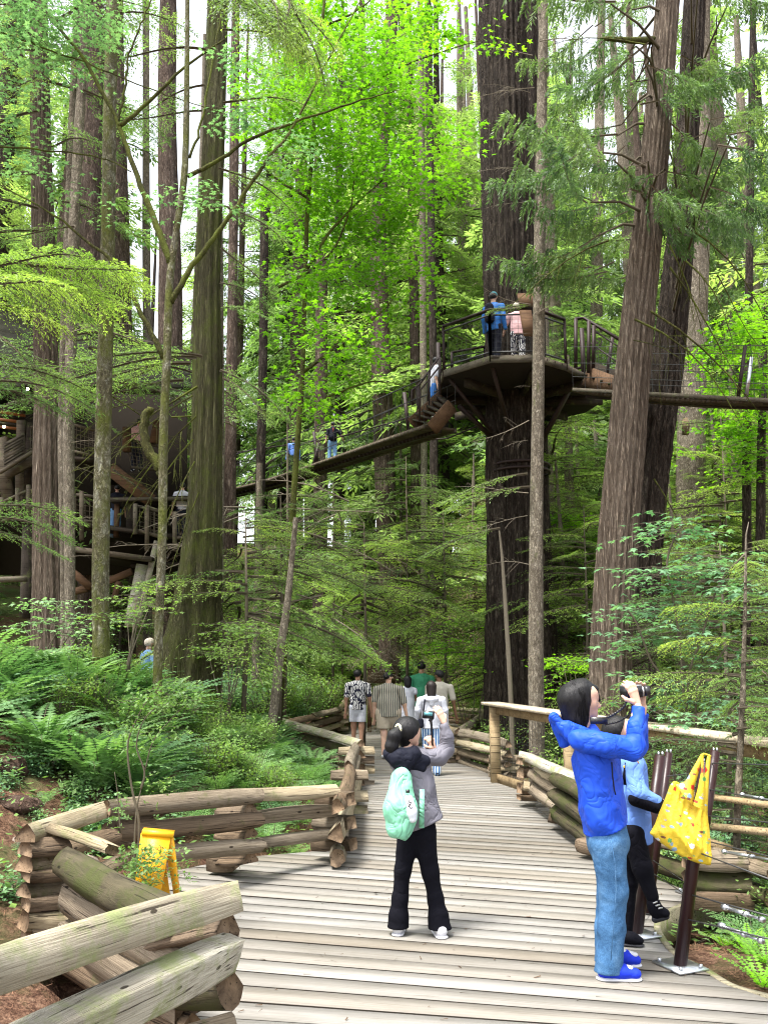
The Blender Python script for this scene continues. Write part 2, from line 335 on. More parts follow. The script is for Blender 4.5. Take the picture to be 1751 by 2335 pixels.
def seg_clip(p, d):
    """interval of the line p + t d inside DECK that holds t nearest 0"""
    ts = []
    n = len(DECK)
    for i in range(n):
        a, b = DECK[i], DECK[(i+1) % n]; e = b-a; den = d.x*e.y - d.y*e.x
        if abs(den) < 1e-9: continue
        t = ((a.x-p.x)*e.y - (a.y-p.y)*e.x)/den; u = ((a.x-p.x)*d.y - (a.y-p.y)*d.x)/den
        if 0 <= u < 1: ts.append(t)
    ts.sort(); best = None
    for k in range(0, len(ts)-1, 2):
        if ts[k+1]-ts[k] > (best[1]-best[0] if best else 0): best = (ts[k], ts[k+1])
    return best
random.seed(5); rng = np.random.default_rng(5)
bw = empty('boardwalk'); bw['kind'] = 'structure'
def bang(D):                                             # board angle at distance D
    return R(np.interp(D, [-3, 4.3, 5.0, 7, 12, 17, 31], [4, -8, -13.5, -17, -20, -9, -4]))
D = -2.8; k = 0
cx = lambda D: np.interp(D, [0, 6, 10, 15, 20, 31], [.3, .4, .6, .6, .3, .5])
while D < 30.6:
    wd = .196 + random.uniform(-.005, .005)
    Vt = []
    ok = True
    for (yy) in (D+.006, D+wd-.006-.002*(D < 7)):
        a = bang(yy); p = Vector((cx(yy), yy, 0)); d = Vector((math.cos(a), math.sin(a), 0))
        iv = seg_clip(p, d)
        if iv is None: ok = False; break
        Vt.append((p+d*iv[0], p+d*iv[1]))
    if ok:
        (a0, a1), (b0, b1) = Vt; zt = random.uniform(-.0025, .0025)
        nseg = 6
        P = []
        for z in (zt, -.045):
            for (q0, q1) in ((a0, a1), (b0, b1)):
                for s in range(nseg+1):
                    v = q0.lerp(q1, s/nseg); P.append((v.x, v.y, z))
        ang = bang(D+wd/2); c0 = Vector(((a0.x+b1.x)/2, (a0.y+b1.y)/2, 0)); ca, sa = math.cos(-ang), math.sin(-ang)
        L = [((x-c0.x)*ca-(y-c0.y)*sa, (x-c0.x)*sa+(y-c0.y)*ca, z) for x, y, z in P]
        n1 = nseg+1; F = []
        for s in range(nseg):
            F.append((s, s+1, n1+s+1, n1+s)); F.append((2*n1+s, 3*n1+s, 3*n1+s+1, 2*n1+s+1))
            F.append((s, 2*n1+s, 2*n1+s+1, s+1)); F.append((n1+s, n1+s+1, 3*n1+s+1, 3*n1+s))
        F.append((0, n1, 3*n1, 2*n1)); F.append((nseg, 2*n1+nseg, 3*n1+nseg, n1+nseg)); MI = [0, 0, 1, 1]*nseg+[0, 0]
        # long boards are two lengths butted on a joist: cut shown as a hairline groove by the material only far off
        me = mesh_np('plank', L, F, [M['plank'], M['gap_shade_dirt']], False, MI); link('plank', me, bw, tuple(c0), (0, 0, ang))
    D += wd
# joists and curved edge board
mb = MB()
for xx in (-.3, .5, 1.3): mb.box((xx, -2.5, -.13), (xx, 30, -.13), .06, .15)
mb.build('joist', M['darkwood'], bw)
mb = MB(); Q = catmull([(p.x, p.y, 0) for p in NOTCH], 5)
V = []; F = []
Qa = [np.array(q) for q in Q]
for i, q in enumerate(Qa):
    tg = Qa[min(i+1, len(Qa)-1)]-Qa[max(i-1, 0)]; nn = np.array((tg[1], -tg[0], 0)); nn /= np.linalg.norm(nn)+1e-9
    for off, z in ((.004, .004), (.044, .004), (.044, -.20), (.004, -.20)): V.append(q+nn*off+np.array((0, 0, z)))
for i in range(len(Qa)-1):
    for j in range(4): F.append((i*4+j, (i+1)*4+j, (i+1)*4+(j+1) % 4, i*4+(j+1) % 4))
mb.add(V, F); mb.build('edge_board', M['plank_edge'], bw)

# ---- terrain sheet, dropped under the deck
def inside_deck(x, y):
    n = len(DECK); c = False; j = n-1
    for i in range(n):
        a, b = DECK[i], DECK[j]
        if ((a.y > y) != (b.y > y)) and (x < (b.x-a.x)*(y-a.y)/(b.y-a.y+1e-12)+a.x): c = not c
        j = i
    return c
xs = np.concatenate([np.linspace(-400, -40, 7), np.linspace(-34, -8.2, 40), np.linspace(-8, 8, 161), np.linspace(8.2, 34, 40), np.linspace(40, 400, 7)])
ys = np.concatenate([np.linspace(-400, -20, 5), np.linspace(-9, 1.8, 18), np.linspace(2, 20, 181), np.linspace(20.3, 66, 110), np.linspace(75, 500, 7)])
X, Y = np.meshgrid(xs, ys); Z = hgt_np(X, Y)
rgn = np.random.default_rng(3); Z += rgn.normal(0, .012, Z.shape)
# the sheet is pushed down wherever the deck covers it
for j in range(X.shape[0]):
    if ys[j] < -4 or ys[j] > 32: continue
    for i in range(X.shape[1]):
        if -4 < xs[i] < 4 and inside_deck(xs[i], ys[j]): Z[j, i] = min(Z[j, i], -.26)
V = np.stack([X.ravel(), Y.ravel(), Z.ravel()], 1); nx, ny = len(xs), len(ys)
ii = (np.arange(ny-1)[:, None]*nx + np.arange(nx-1)[None, :]).ravel()
F = np.stack([ii, ii+1, ii+nx+1, ii+nx], 1)
g = link('ground', mesh_np('ground', V, F, M['ground'], True)); g['kind'] = 'structure'

# ================================================================ log fences
def rail_mesh(L, w_, h_, kind, seed, mats, taper=.0):
    """a rail along local X from 0 to L; profiles: round, split (half log), wedge, slab"""
    rg = np.random.default_rng(seed); nr = 12; rings = max(4, int(L/.22)+1)
    if kind == 'round': prof = [(math.cos(a), math.sin(a)) for a in np.linspace(0, 2*math.pi, nr, endpoint=False)]
    elif kind == 'split': prof = [(-1, -.85), (.9, -.95), (1, -.55), (.62, .45), (.12, 1), (-.22, .9), (-.85, .05)]
    elif kind == 'wedge': prof = [(-1, -1), (.95, -.9), (1, -.45), (.5, .55), (.0, 1), (-.35, .75), (-.95, -.35)]
    else: prof = [(-1, -.9), (-.9, -1), (1, -.95), (1.02, .1), (.88, .95), (-.85, 1), (-1, .75), (-1.03, .0)]
    nr = len(prof)
    prof = np.array(prof)*(1+rg.normal(0, .05, (nr, 1)))
    V = []; F = []; bx, bz = rg.normal(0, .012), rg.normal(0, .010)
    rad = rg.normal(0, .04 if kind != 'slab' else .02, (rings, nr)); rad = (rad + np.roll(rad, 1, 0))*.7 + rg.normal(0, .05 if kind != 'slab' else .02, (1, nr))
    for i in range(rings):
        s = i/(rings-1); b = math.sin(s*math.pi); tp = 1-taper*s
        e = .90 if i in (0, rings-1) else 1
        xx = L*s + (rg.normal(0, .01) if 0 < i < rings-1 else 0)
        for k_ in range(nr):
            f = 1+rad[i, k_]
            V.append((xx + (rg.normal(0, .006) if i in (0, rings-1) else 0), prof[k_, 0]*w_/2*f*tp*e + bx*b*min(L, 1.6), prof[k_, 1]*h_/2*f*tp*e + bz*b*min(L, 1.6)))
    for i in range(rings-1):
        for k_ in range(nr): F.append((i*nr+k_, i*nr+(k_+1) % nr, (i+1)*nr+(k_+1) % nr, (i+1)*nr+k_))
    n0 = len(F); F += [tuple(range(nr)), tuple((rings-1)*nr+k_ for k_ in reversed(range(nr)))]
    mi = [0]*n0 + [1, 1]
    me = mesh_np('rail', V, F, mats, False, mi)
    return me
_rs = [100]
def rail(par, p0, p1, w_=.16, h_=.13, kind='split', mat='rail', roll=0.0, name='rail', taper=.0, end='end'):
    _rs[0] += 1; p0, p1 = Vector(p0), Vector(p1); d = p1-p0; L = d.length
    me = rail_mesh(L, w_, h_, kind, _rs[0], [M[mat], M[end]], taper)
    o = bpy.data.objects.new(name, me); COL.objects.link(o); o.parent = par
    q = d.to_track_quat('X', 'Z'); o.rotation_mode = 'QUATERNION'; from mathutils import Quaternion
    o.rotation_quaternion = q @ Quaternion((1, 0, 0), roll); o.location = p0 - Vector(par.location); return o

lf = thing('log_fence', 'zigzag split-log fence of stacked weathered rails beside the fern bank', 'log fence', gz(140, 2140))
# near section: pale mossy rails rising from the corner of the picture
def rp(a, Da, b, Db, *args, **kw): return rail(lf, at(a[0], a[1], Da), at(b[0], b[1], Db), *args, **kw)
rp((-60, 2235), 2.75, (526, 2050), 4.12, .12, .148, 'slab', 'rail_grey', roll=-.25)
rp((-30, 2425), 2.85, (524, 2165), 4.10, .13, .145, 'slab', 'rail_grey', roll=.35)
rp((150, 2445), 3.3, (522, 2345), 4.10, .14, .15, 'split', 'rail', roll=.2)
rp((525, 2258), 4.12, (330, 2262), 4.55, .15, .165, 'round', 'rail_moss')
rp((522, 2110), 4.12, (330, 2160), 4.75, .13, .12, 'wedge', 'rail_brown', roll=.2)
rp((440, 2345), 4.3, (300, 2290), 4.8, .16, .14, 'split', 'rail_brown')
# second leg, from the near end back to the outer corner
rp((392, 2085), 4.38, (152, 1966), 5.35, .185, .185, 'round', 'rail_moss')
rp((155, 2038), 5.35, (470, 2235), 4.30, .15, .13, 'split', 'rail', roll=.3)
rp((160, 2118), 5.3, (430, 2290), 4.35, .16, .13, 'slab', 'rail', roll=.2)
rp((230, 2105), 5.05, (410, 2225), 4.5, .13, .12, 'split', 'rail_brown', roll=.2)
rp((165, 2190), 5.15, (330, 2290), 4.7, .15, .12, 'split', 'rail_brown', roll=.4)
rp((128, 1892), 5.62, (262, 1940), 5.45, .20, .06, 'slab', 'rail_pale', roll=-.3)
# outer corner stack of cut ends
for (xa, ya, xb, yb, mt, kd, hh) in ((58, 1932, 150, 1925, 'rail_brown', 'split', .10), (57, 1966, 130, 1955, 'rail', 'wedge', .12), (60, 1996, 175, 1985, 'rail_brown', 'slab', .07),
        (56, 2028, 140, 2015, 'rail', 'wedge', .10), (58, 2060, 180, 2048, 'rail_brown', 'slab', .08), (56, 2098, 185, 2090, 'rail_pale', 'slab', .11), (60, 2133, 185, 2128, 'rail_brown', 'slab', .10)):
    rp((xa, ya), 5.42, (xb, yb), 5.62, .17, hh, kd, mt)
# third leg, corner to the round log
rp((62, 1902), 5.4, (238, 1846), 6.5, .15, .12, 'split', 'rail_pale', roll=.1)
rp((95, 1962), 5.5, (262, 1905), 6.45, .13, .10, 'split', 'rail_brown')
rp((130, 2035), 5.6, (280, 1958), 6.4, .13, .10, 'split', 'rail')
rp((242, 1890), 6.5, (345, 1872), 6.75, .16, .11, 'wedge', 'rail_brown')
rp((232, 1925), 6.45, (330, 1912), 6.8, .14, .11, 'round', 'rail_brown')
# fourth leg: round grey logs
rp((243, 1846), 6.45, (592, 1815), 7.52, .15, .145, 'round', 'rail')
rp((262, 1898), 6.5, (592, 1868), 7.52, .15, .135, 'round', 'rail_brown')
rp((300, 1958), 6.6, (594, 1928), 7.5, .14, .125, 'round', 'rail')
for yy in (1843, 1897, 1955): rp((505, yy+1), 7.75, (572, yy), 7.45, .16, .10, 'wedge', 'rail_brown')
rp((480, 1960), 7.8, (540, 1960), 7.75, .2, .16, 'slab', 'rail_brown')
# fifth leg, pale
rp((588, 1812), 7.62, (768, 1802), 8.2, .10, .115, 'split', 'rail_pale')
rp((588, 1865), 7.62, (762, 1848), 8.2, .12, .105, 'slab', 'rail')
rp((590, 1922), 7.62, (762, 1900), 8.2, .12, .085, 'slab', 'rail')
# far-corner stack
for (x0, x1, yy, mt) in ((728, 800, 1822, 'rail_brown'), (722, 802, 1876, 'rail'), (718, 806, 1925, 'rail_brown')): rp((x0, yy), 8.35, (x1, yy), 8.15, .15, .12, 'slab', mt)
# sixth leg runs away up the walk
N4, N5, N6, N7, N8 = Vector((-.40, 8.1, 0)), Vector((-.42, 13.8, 0)), Vector((-2.1, 18.3, .1)), Vector((-1.25, 25.3, .1)), Vector((-1.0, 31.5, .6))
def leg(par, a, b, zs, w_=.15, h_=.14, mats=('rail', 'rail_pale', 'rail_brown'), over=.25, n=1):
    a, b = Vector(a), Vector(b); d = (b-a).normalized()
    for q in range(n):
        p, r_ = a.lerp(b, q/n), a.lerp(b, (q+1)/n)
        for j, z in enumerate(zs):
            o = random.uniform(-.05, .05)
            rail(par, p - d*(over+o) + Vector((0, 0, z+(.02 if q % 2 else 0))), r_ + d*(over-o) + Vector((0, 0, z+random.uniform(-.02, .02)+(.02 if q % 2 else 0))), w_*random.uniform(.9, 1.1), h_*random.uniform(.85, 1.1),
                 random.choice(['split', 'wedge', 'slab', 'round', 'split']), mats[(j+q) % len(mats)], random.uniform(-.3, .3))
def stack(par, p, zs, ang, L=.5, w_=.15, h_=.12):
    for j, z in enumerate(zs):
        d = Vector((math.cos(ang), math.sin(ang), 0))*L/2; q = Vector(p)+Vector((0, 0, z))
        rail(par, q-d, q+d, w_, h_, random.choice(['split', 'wedge', 'slab']), random.choice(['rail', 'rail_brown', 'rail_pale']))
leg(lf, N4, (-.42, 11, 0), (.10, .32, .54), .14, .16)
leg(lf, (-.42, 11, 0), N5, (.16, .38, .58), .14, .15, ('rail_pale', 'rail', 'rail'))
leg(lf, N5, N6, (.06, .26, .46, .62), mats=('rail_brown', 'rail_pale', 'rail_moss', 'rail_grey'))
leg(lf, N6, N7, (.14, .34, .54), n=2)
leg(lf, N7, N8, (.10, .32, .56), mats=('rail_pale', 'rail', 'rail_pale'), n=2)
stack(lf, N5, (.0, .22, .36, .5), .1, .55); stack(lf, N6, (.04, .2, .36), 1.2); stack(lf, N7, (.04, .24, .44), .2); stack(lf, (-.42, 11, 0), (.03, .2, .44), .1, .45)

rf_ = thing('log_fence', 'zigzag split-log fence closing the far end of the boardwalk behind the walkers', 'log fence', (1.4, 17, 0))
leg(rf_, (-.9, 31.3, 0), (1.0, 30.2, 0), (.12, .32, .52), .18, .15); leg(rf_, (1.0, 30.2, 0), (2.75, 25.0, 0), (.05, .25, .45, .6), n=2)
leg(rf_, (2.72, 24.3, 0), (1.45, 17.3, 0), (.10, .34, .58), n=2, mats=('rail', 'rail_brown', 'rail_pale')); leg(rf_, (1.40, 17.2, 0), (1.95, 14.9, 0), (.06, .22, .38, .54), mats=('rail', 'rail', 'rail_pale'))
stack(rf_, (1.4, 17.2, 0), (.02, .2, .42, .56), .5, .5); stack(rf_, (2.7, 24.5, 0), (.05, .3, .5), .1, .7); stack(rf_, (1.95, 14.8, 0), (.0, .16, .3), .0, .5)

rg_ = thing('log_fence', 'low stack of thick mossy split logs running beside the woman in the blue jacket', 'log fence', (1.8, 11.6, 0))
S0, S1, S2, S3 = Vector((1.82, 11.7, 0)), Vector((2.0, 9.9, 0)), Vector((2.18, 8.0, 0)), Vector((2.62, 6.75, 0))
rail(rg_, at(1195, 1722, 12.1), at(1330, 1782, 9.3), .17, .10, 'slab', 'rail_grey', roll=-.2)
rail(rg_, at(1222, 1752, 11.4), at(1330, 1800, 9.2), .15, .12, 'split', 'rail_pale')
rail(rg_, at(1185, 1735, 11.6), at(1228, 1738, 11.7), .2, .10, 'slab', 'rail_pale')
for (a, b, c_, d_, yy, mt, hh) in ((1186, 1232, 11.6, 11.7, 1762, 'rail_brown', .14), (1184, 1240, 11.55, 11.65, 1798, 'rail_brown', .15), (1182, 1250, 11.5, 11.6, 1818, 'rail_brown', .07)):
    rail(rg_, at(a, yy, c_), at(b, yy, d_), .18, hh, 'slab', mt)
rail(rg_, at(1190, 1790, 11.3), at(1206, 1792, 11.3), .14, .12, 'wedge', 'rail_pale')
rail(rg_, at(1212, 1760, 11.4), at(1350, 1838, 8.9), .15, .13, 'wedge', 'rail')
rail(rg_, at(1212, 1792, 11.4), at(1350, 1880, 8.9), .15, .13, 'split', 'rail')
rail(rg_, at(1266, 1775, 10.0), at(1400, 1850, 8.0), .17, .16, 'round', 'rail_moss')
rail(rg_, at(1262, 1812, 10.0), at(1400, 1915, 8.0), .17, .15, 'round', 'rail_moss')
rail(rg_, at(1266, 1846, 9.95), at(1400, 1945, 8.0), .16, .13, 'split', 'rail_moss')
rail(rg_, at(1254, 1862, 9.9), at(1300, 1868, 9.8), .16, .10, 'wedge', 'rail_brown')
rail(rg_, at(1324, 1925, 8.45), at(1365, 1936, 8.3), .18, .12, 'slab', 'rail_brown')
leg(rg_, S2, S3, (.09, .26), .17, .15, ('rail_moss', 'rail', 'rail_moss'))
for j, z in enumerate((.05, .18, .31)): rail(rg_, (2.18, 6.74, z), (2.62, 6.68, z), .19, .13, ('slab', 'wedge', 'split', 'slab')[j], ('rail_brown', 'rail_moss', 'rail', 'rail_moss')[j])

# ================================================================ branch path on the right: post, cap rail, wire panel
hr = thing('wooden_handrail', 'new lumber handrail with a broad pale cap board crossing behind the blue jacket', 'handrail', (1.87, 14.1, 0))
pA, pB = at(1122, 1604, 14.2), at(1762, 1700, 7.6)
dv = (pB-pA); dv.z = 0; dn = dv.normalized(); side = Vector((-dn.y, dn.x, 0))
mb = MB(); mb.box(pA-dn*.1, pB+dn*1.2, .30, .045); mb.build('cap_board', M['cap'], hr, origin=pA)
mb = MB(); mb.box(pA-dn*.05+Vector((0, 0, -.09)), pB+dn*1.2+Vector((0, 0, -.09)), .05, .12); mb.build('top_rail', M['lumber'], hr, origin=pA)
zb = -.12
for s in (.02, .42):
    q = pA.lerp(pB, s); mb = MB(); q2 = q - side*.02; mb.box((q2.x, q2.y, q.z-.03), (q2.x, q2.y, zb), .15, .15); mb.build('post', M['lumber'], hr, origin=(q2.x, q2.y, 0))
mb = MB(); mb.box(Vector((pA.x, pA.y, .06)), Vector((pB.x, pB.y, .06)), .05, .14); mb.build('bottom_rail', M['lumber'], hr, origin=(pA.x, pA.y, 0))
mb = MB(); Lr = dv.length
for i in range(int(Lr/.10)):
    q = pA + dn*(i*.10+.1); mb.tube([(q.x, q.y, .12), (q.x, q.y, pA.z+(pB.z-pA.z)*i*.10/Lr-.14)], .0022, 3, False)
for j in range(8): z = .15+j*.1; mb.tube([(pA.x, pA.y, z), (pB.x, pB.y, z)], .0022, 3, False)
mb.build('wire_panel', M['cable'], hr)
# its walkway
wk = empty('side_path'); wk['kind'] = 'structure'
sdn = Vector((dn.y, -dn.x, 0))
if sdn.y > 0: sdn = -sdn
for i in range(32):
    q = pA + dn*(i*.155-.1); ww = .75
    mb = MB(); mb.box(Vector((q.x, q.y, -.03)) - sdn*.12, Vector((q.x, q.y, -.03)) + sdn*ww, .148, .045); o = mb.build('plank', M['plank'], wk, origin=(q.x, q.y, -.03))
# second, lower rail of the path seen through the hemlock sapling
h2 = thing('wooden_handrail', 'pale lower boards of a second railing glimpsed between the cables behind the young hemlock', 'handrail', at(1500, 1890, 7.3))
for (y0, y1, hh) in ((1800, 1842, .04), (1872, 1902, .05)):
    mb = MB(); mb.box(at(1500, y0, 8.2), at(1800, y1, 7.0), .10, hh); mb.build('board', M['lumber'], h2)

# ================================================================ leaning steel posts, cables, turnbuckles
sp_ = thing('cable_railing', 'oxblood steel tube posts leaning outward on the notched boardwalk edge with tensioned cables', 'cable railing', gz(1560, 2200))
def steel_post(b, Db_z, tpx, w_, base=True):
    p0 = gz(*b); Yt = p0.y + .02; p1 = at(tpx[0], tpx[1], Yt)
    mb = MB(); mb.tube([p0+Vector((0, 0, .01)), p1], w_/2, 20); o = mb.build('post', M['post'], sp_, origin=p0, smooth=False)
    for pl in o.data.polygons: pl.use_smooth = len(pl.vertices) == 4
    bd = MB()
    for dx in (-.012, .014): bd.tube([p1+Vector((dx, 0, -.005)), p1+Vector((dx, 0, .022))], .007, 8)
    bd.build('bolt', M['galv'], sp_, origin=p1)
    if base:
        ax = (NOTCH[3]-NOTCH[0]); ang = math.atan2(ax.y, ax.x); c = Vector((p0.x, p0.y, 0)); u = Vector((math.cos(ang), math.sin(ang), 0)); v = Vector((-u.y, u.x, 0))
        pm = MB(); pm.poly([c+u*a+v*b_+Vector((0, 0, .004)) for a, b_ in ((-.12, -.10), (.12, -.10), (.12, .10), (-.12, .10))], .012); pl_ = pm.build('base_plate', M['galv'], sp_, origin=c)
        for a, b_ in ((-.09, -.07), (.09, -.07), (.09, .07), (-.09, .07)):
            q = c+u*a+v*b_; bm_ = MB(); bm_.tube([(q.x, q.y, .016), (q.x, q.y, .034)], .011, 6); bm_.build('nut', M['galv'], pl_, origin=q)
    return p0, p1
A0, A1 = steel_post((1550, 2206), 0, (1608, 1738), .074)
B0, B1 = steel_post((1452, 2132), 0, (1505, 1722), .072)
C0, C1 = steel_post((1586, 2040), 0, (1630, 1712), .074)
E0, E1 = steel_post((1478, 2085), 0, (1524, 1716), .055, False)
rdir = Vector((1.0, -.12, 0))
mbc = MB()
tb = []
for (st, ex, tp) in (((1560, 1932), (1780, 2015), None), ((1566, 2038), (1780, 2096), (1648, 2067, 1740, 2098)), ((1556, 2094), (1790, 2150), (1640, 2109, 1738, 2147)),
                     ((1622, 1740), (1780, 1745), None), ((1616, 1800), (1790, 1832), (1690, 1812, 1770, 1828)), ((1612, 1860), (1790, 1880), None), ((1600, 1915), (1800, 1965), (1648, 1942, 1765, 1962))):
    p, q = at(st[0], st[1], A0.y+.02 if st[1] > 1915 else C0.y), at(ex[0], ex[1], 4.6 if st[1] > 1915 else 5.4)
    mbc.tube([p, q], .0045, 6)
    if tp: tb.append((at(tp[0], tp[1], p.y+(q.y-p.y)*.35), at(tp[2], tp[3], p.y+(q.y-p.y)*.8)))
mbc.build('cable', M['cable'], sp_)
mbc = MB()
for (a, b) in (((1470, 1950), (1560, 2010)), ((1462, 1975), (1555, 2035)), ((1440, 2078), (1520, 2090)), ((1520, 1770), (1600, 1760)), ((1515, 1850), (1600, 1850))):
    mbc.tube([at(a[0], a[1], B0.y), at(b[0], b[1], C0.y)], .0035, 5)
mbc.build('cable', M['cable'], sp_)
for (p, q) in tb:
    d = (q-p).normalized(); L = (q-p).length; mb = MB()
    mb.tube([p, p+d*.035], .017, 8); mb.tube([p+d*.035, p+d*.07], .008, 8)
    mb.tube([p+d*.07, p+d*L*.55], .011, 8); mb.tube([p+d*L*.55, p+d*L*.62], .016, 6); mb.tube([p+d*L*.62, q], .008, 8); mb.tube([q-d*.03, q], .015, 8)
    mb.build('turnbuckle', M['galv'], sp_, origin=p)

# ================================================================ yellow A-frame sign
ys_ = thing('folding_floor_sign', 'yellow plastic folding caution sign half hidden behind the near log fence', 'floor sign', gz(345, 2090))
sg = MB(); Dg = 5.80
T0, T1, T1b = at(322, 1900, Dg), at(390, 1906, Dg+.03), at(396, 1912, Dg+.10)
B0_, B1_ = at(300, 2075, Dg-.12), at(357, 2085, Dg-.10)
sg.poly([B0_, B1_, T1, T0], .02, (0, 1, 0)); ofr = sg.build('front_panel', M['yellow'], ys_)
sg = MB(); sg.poly([at(372, 1915, Dg+.07), at(330, 1905, Dg+.07), at(322, 2060, Dg+.42), at(392, 2065, Dg+.42)], -.015, (0, 1, 0)); sg.build('rear_panel', M['yellow'], ys_)
sg = MB(); sg.box(T0+Vector((0, .04, .005)), T1+Vector((.01, .04, .005)), .10, .03); sg.build('hinge_top', M['yellow'], ys_)
sg = MB(); sg.box(at(389, 1912, Dg+.06), at(405, 2050, Dg+.22), .035, .03); sg.box(at(384, 1935, Dg+.08), at(398, 2010, Dg+.25), .03, .02); sg.build('side_rim', M['yellow'], ys_)
def txt(s, size, p, rx, rz, mat, par, ext=.001, align='CENTER'):
    c = bpy.data.curves.new('lettering', 'FONT'); c.body = s; c.size = size; c.extrude = ext; c.align_x = align; c.materials.append(mat)
    oc = bpy.data.objects.new('lettering', c); COL.objects.link(oc); dg = bpy.context.evaluated_depsgraph_get()
    me = bpy.data.meshes.new_from_object(oc.evaluated_get(dg)); bpy.data.objects.remove(oc); me.materials.clear(); me.materials.append(mat)
    o = bpy.data.objects.new('lettering', me); COL.objects.link(o); o.parent = par
    pw = Vector((0, 0, 0)); q = par
    while q is not None: pw = pw + Vector(q.location); q = q.parent
    o.location = Vector(p)-pw; o.rotation_euler = (rx, 0, rz); return o
txt('FACE', .045, at(345, 1988, Dg-.085), R(84), R(2), M['ink'], ys_)
txt('CAUTION', .034, at(350, 1940, Dg-.05), R(84), R(2), M['ink'], ys_)
# dark leaf dropped on the boards
fl = MB(); c = gz(857, 2039); fl.add([(c.x-.012, c.y, .006), (c.x, c.y-.02, .02), (c.x+.015, c.y, .008), (c.x, c.y+.02, .012)], [(0, 1, 2, 3)]); tag(fl.build('fallen_leaf', M['b_fir'], origin=c), 'tiny dark curled leaf lying alone on the open planks', 'leaf')

# bits dropped on the boards
gr_ = np.random.default_rng(88); V = []; F = []; n = 0
for _ in range(420):
    y = gr_.uniform(3.8, 13); x = gr_.uniform(-2, 2.2)
    if not inside_deck(x, y): continue
    a = gr_.uniform(0, 6.28); L = gr_.uniform(.008, .045) if _ % 4 else gr_.uniform(.02, .07); d = np.array([math.cos(a)*L, math.sin(a)*L, .002]); s_ = np.array([-math.sin(a), math.cos(a), 0])*gr_.uniform(.001, .008 if _ % 4 else .002); p = np.array([x, y, .005])
    V += [p, p+d, p+d+s_+(0, 0, .003), p+s_]; F.append((n, n+1, n+2, n+3)); n += 4
lt_ = link('board_litter', mesh_np('board_litter', V, F, plain('dropped_needles_and_bark', (.085, .055, .035), .9, .1, var=.5, scale=3))); lt_['kind'] = 'stuff'; lt_['label'] = 'needles and bark crumbs dropped on the boards'
# ================================================================ foliage building blocks (numpy)
def quadleaf(base, dirv, side, L, W):
    """rhombus leaves: base (n,3), dirv (n,3), side (n,3) -> verts (n*4,3)"""
    L = np.asarray(L).reshape(-1, 1); W = np.asarray(W).reshape(-1, 1)
    return np.stack([base, base+dirv*L*.45+side*W*.5, base+dirv*L, base+dirv*L*.45-side*W*.5], 1).reshape(-1, 3)
def nrm(v): return v/(np.linalg.norm(v, axis=-1, keepdims=True)+1e-9)
def bough(seed, L=1.8, nt=22, nl=9, wid=.75, leaf=(.065, .016), droop=.25, tipdroop=.10, lift=.0, wob=.02, jit=.25):
    """flat conifer bough along +X in the XY plane, drooping to -Z.  returns leaf verts (4 per leaf) and twig verts (4 per strip)"""
    g = np.random.default_rng(seed); LV = []; TV = []
    def axis(x): return np.array([x, .05*L*math.sin(x/L*5+seed), lift*x - droop*L*(x/L)**2.2])
    xs_ = np.linspace(0, L, 12)
    for a, b in zip(xs_[:-1], xs_[1:]):
        p, q = axis(a), axis(b); w0 = .014*L*(1-a/L)**.8+.002; w1 = .014*L*(1-b/L)**.8+.002
        TV += [p+(0, w0, 0), q+(0, w1, 0), q-(0, w1, 0), p-(0, w0, 0)]
        TV += [p+(0, 0, w0), q+(0, 0, w1), q-(0, 0, w1), p-(0, 0, w0)]
    for i in range(nt):
        x = L*(.12+.86*(i+g.uniform(-.3, .3))/nt); u = x/L
        prof = (math.sin(min(1, (1-u)*1.6+.05)*math.pi/2)**.8)*(.35+.65*min(1, u*3.0))
        for s in (-1, 1):
            tl = L*wid*.5*prof*g.uniform(.65, 1.15)
            if tl < .05: continue
            an = R(g.uniform(42, 68)); d = np.array([math.cos(an), s*math.sin(an), g.uniform(-.12, .05)]); p0 = axis(x)
            k = np.arange(1, nl+1)/nl; P = p0 + d*tl*k[:, None]; P[:, 2] -= tipdroop*tl*k**2*2; P += g.normal(0, wob*.3, P.shape)
            TV += [p0+(0, 0, .003), P[-1]+(0, 0, .001), P[-1]-(0, 0, .001), p0-(0, 0, .003)]
            dd = nrm(np.gradient(np.vstack([p0, P]), axis=0)[1:])
            sv = nrm(np.cross(dd, [0, 0, 1.0]))
            for s2 in (-1, 1):
                a2 = np.radians(g.uniform(30, 65, nl)); dl = dd*np.cos(a2)[:, None] + sv*s2*np.sin(a2)[:, None]; dl[:, 2] += g.normal(-.12, jit, nl); dl = nrm(dl)
                sl = nrm(np.cross(dl, [0, 0, 1.0]) + g.normal(0, .35, (nl, 3)))
                LV.append(quadleaf(P-dd*tl/nl*g.uniform(0, 1, (nl, 1)), dl, sl, leaf[0]*g.uniform(.6, 1.3, nl)*(1.25-.5*k), leaf[1]*g.uniform(.8, 1.3, nl)))
            LV.append(quadleaf(P[-1:], dd[-1:], sv[-1:], [leaf[0]*1.1], [leaf[1]]))
    return np.vstack(LV), np.array(TV)
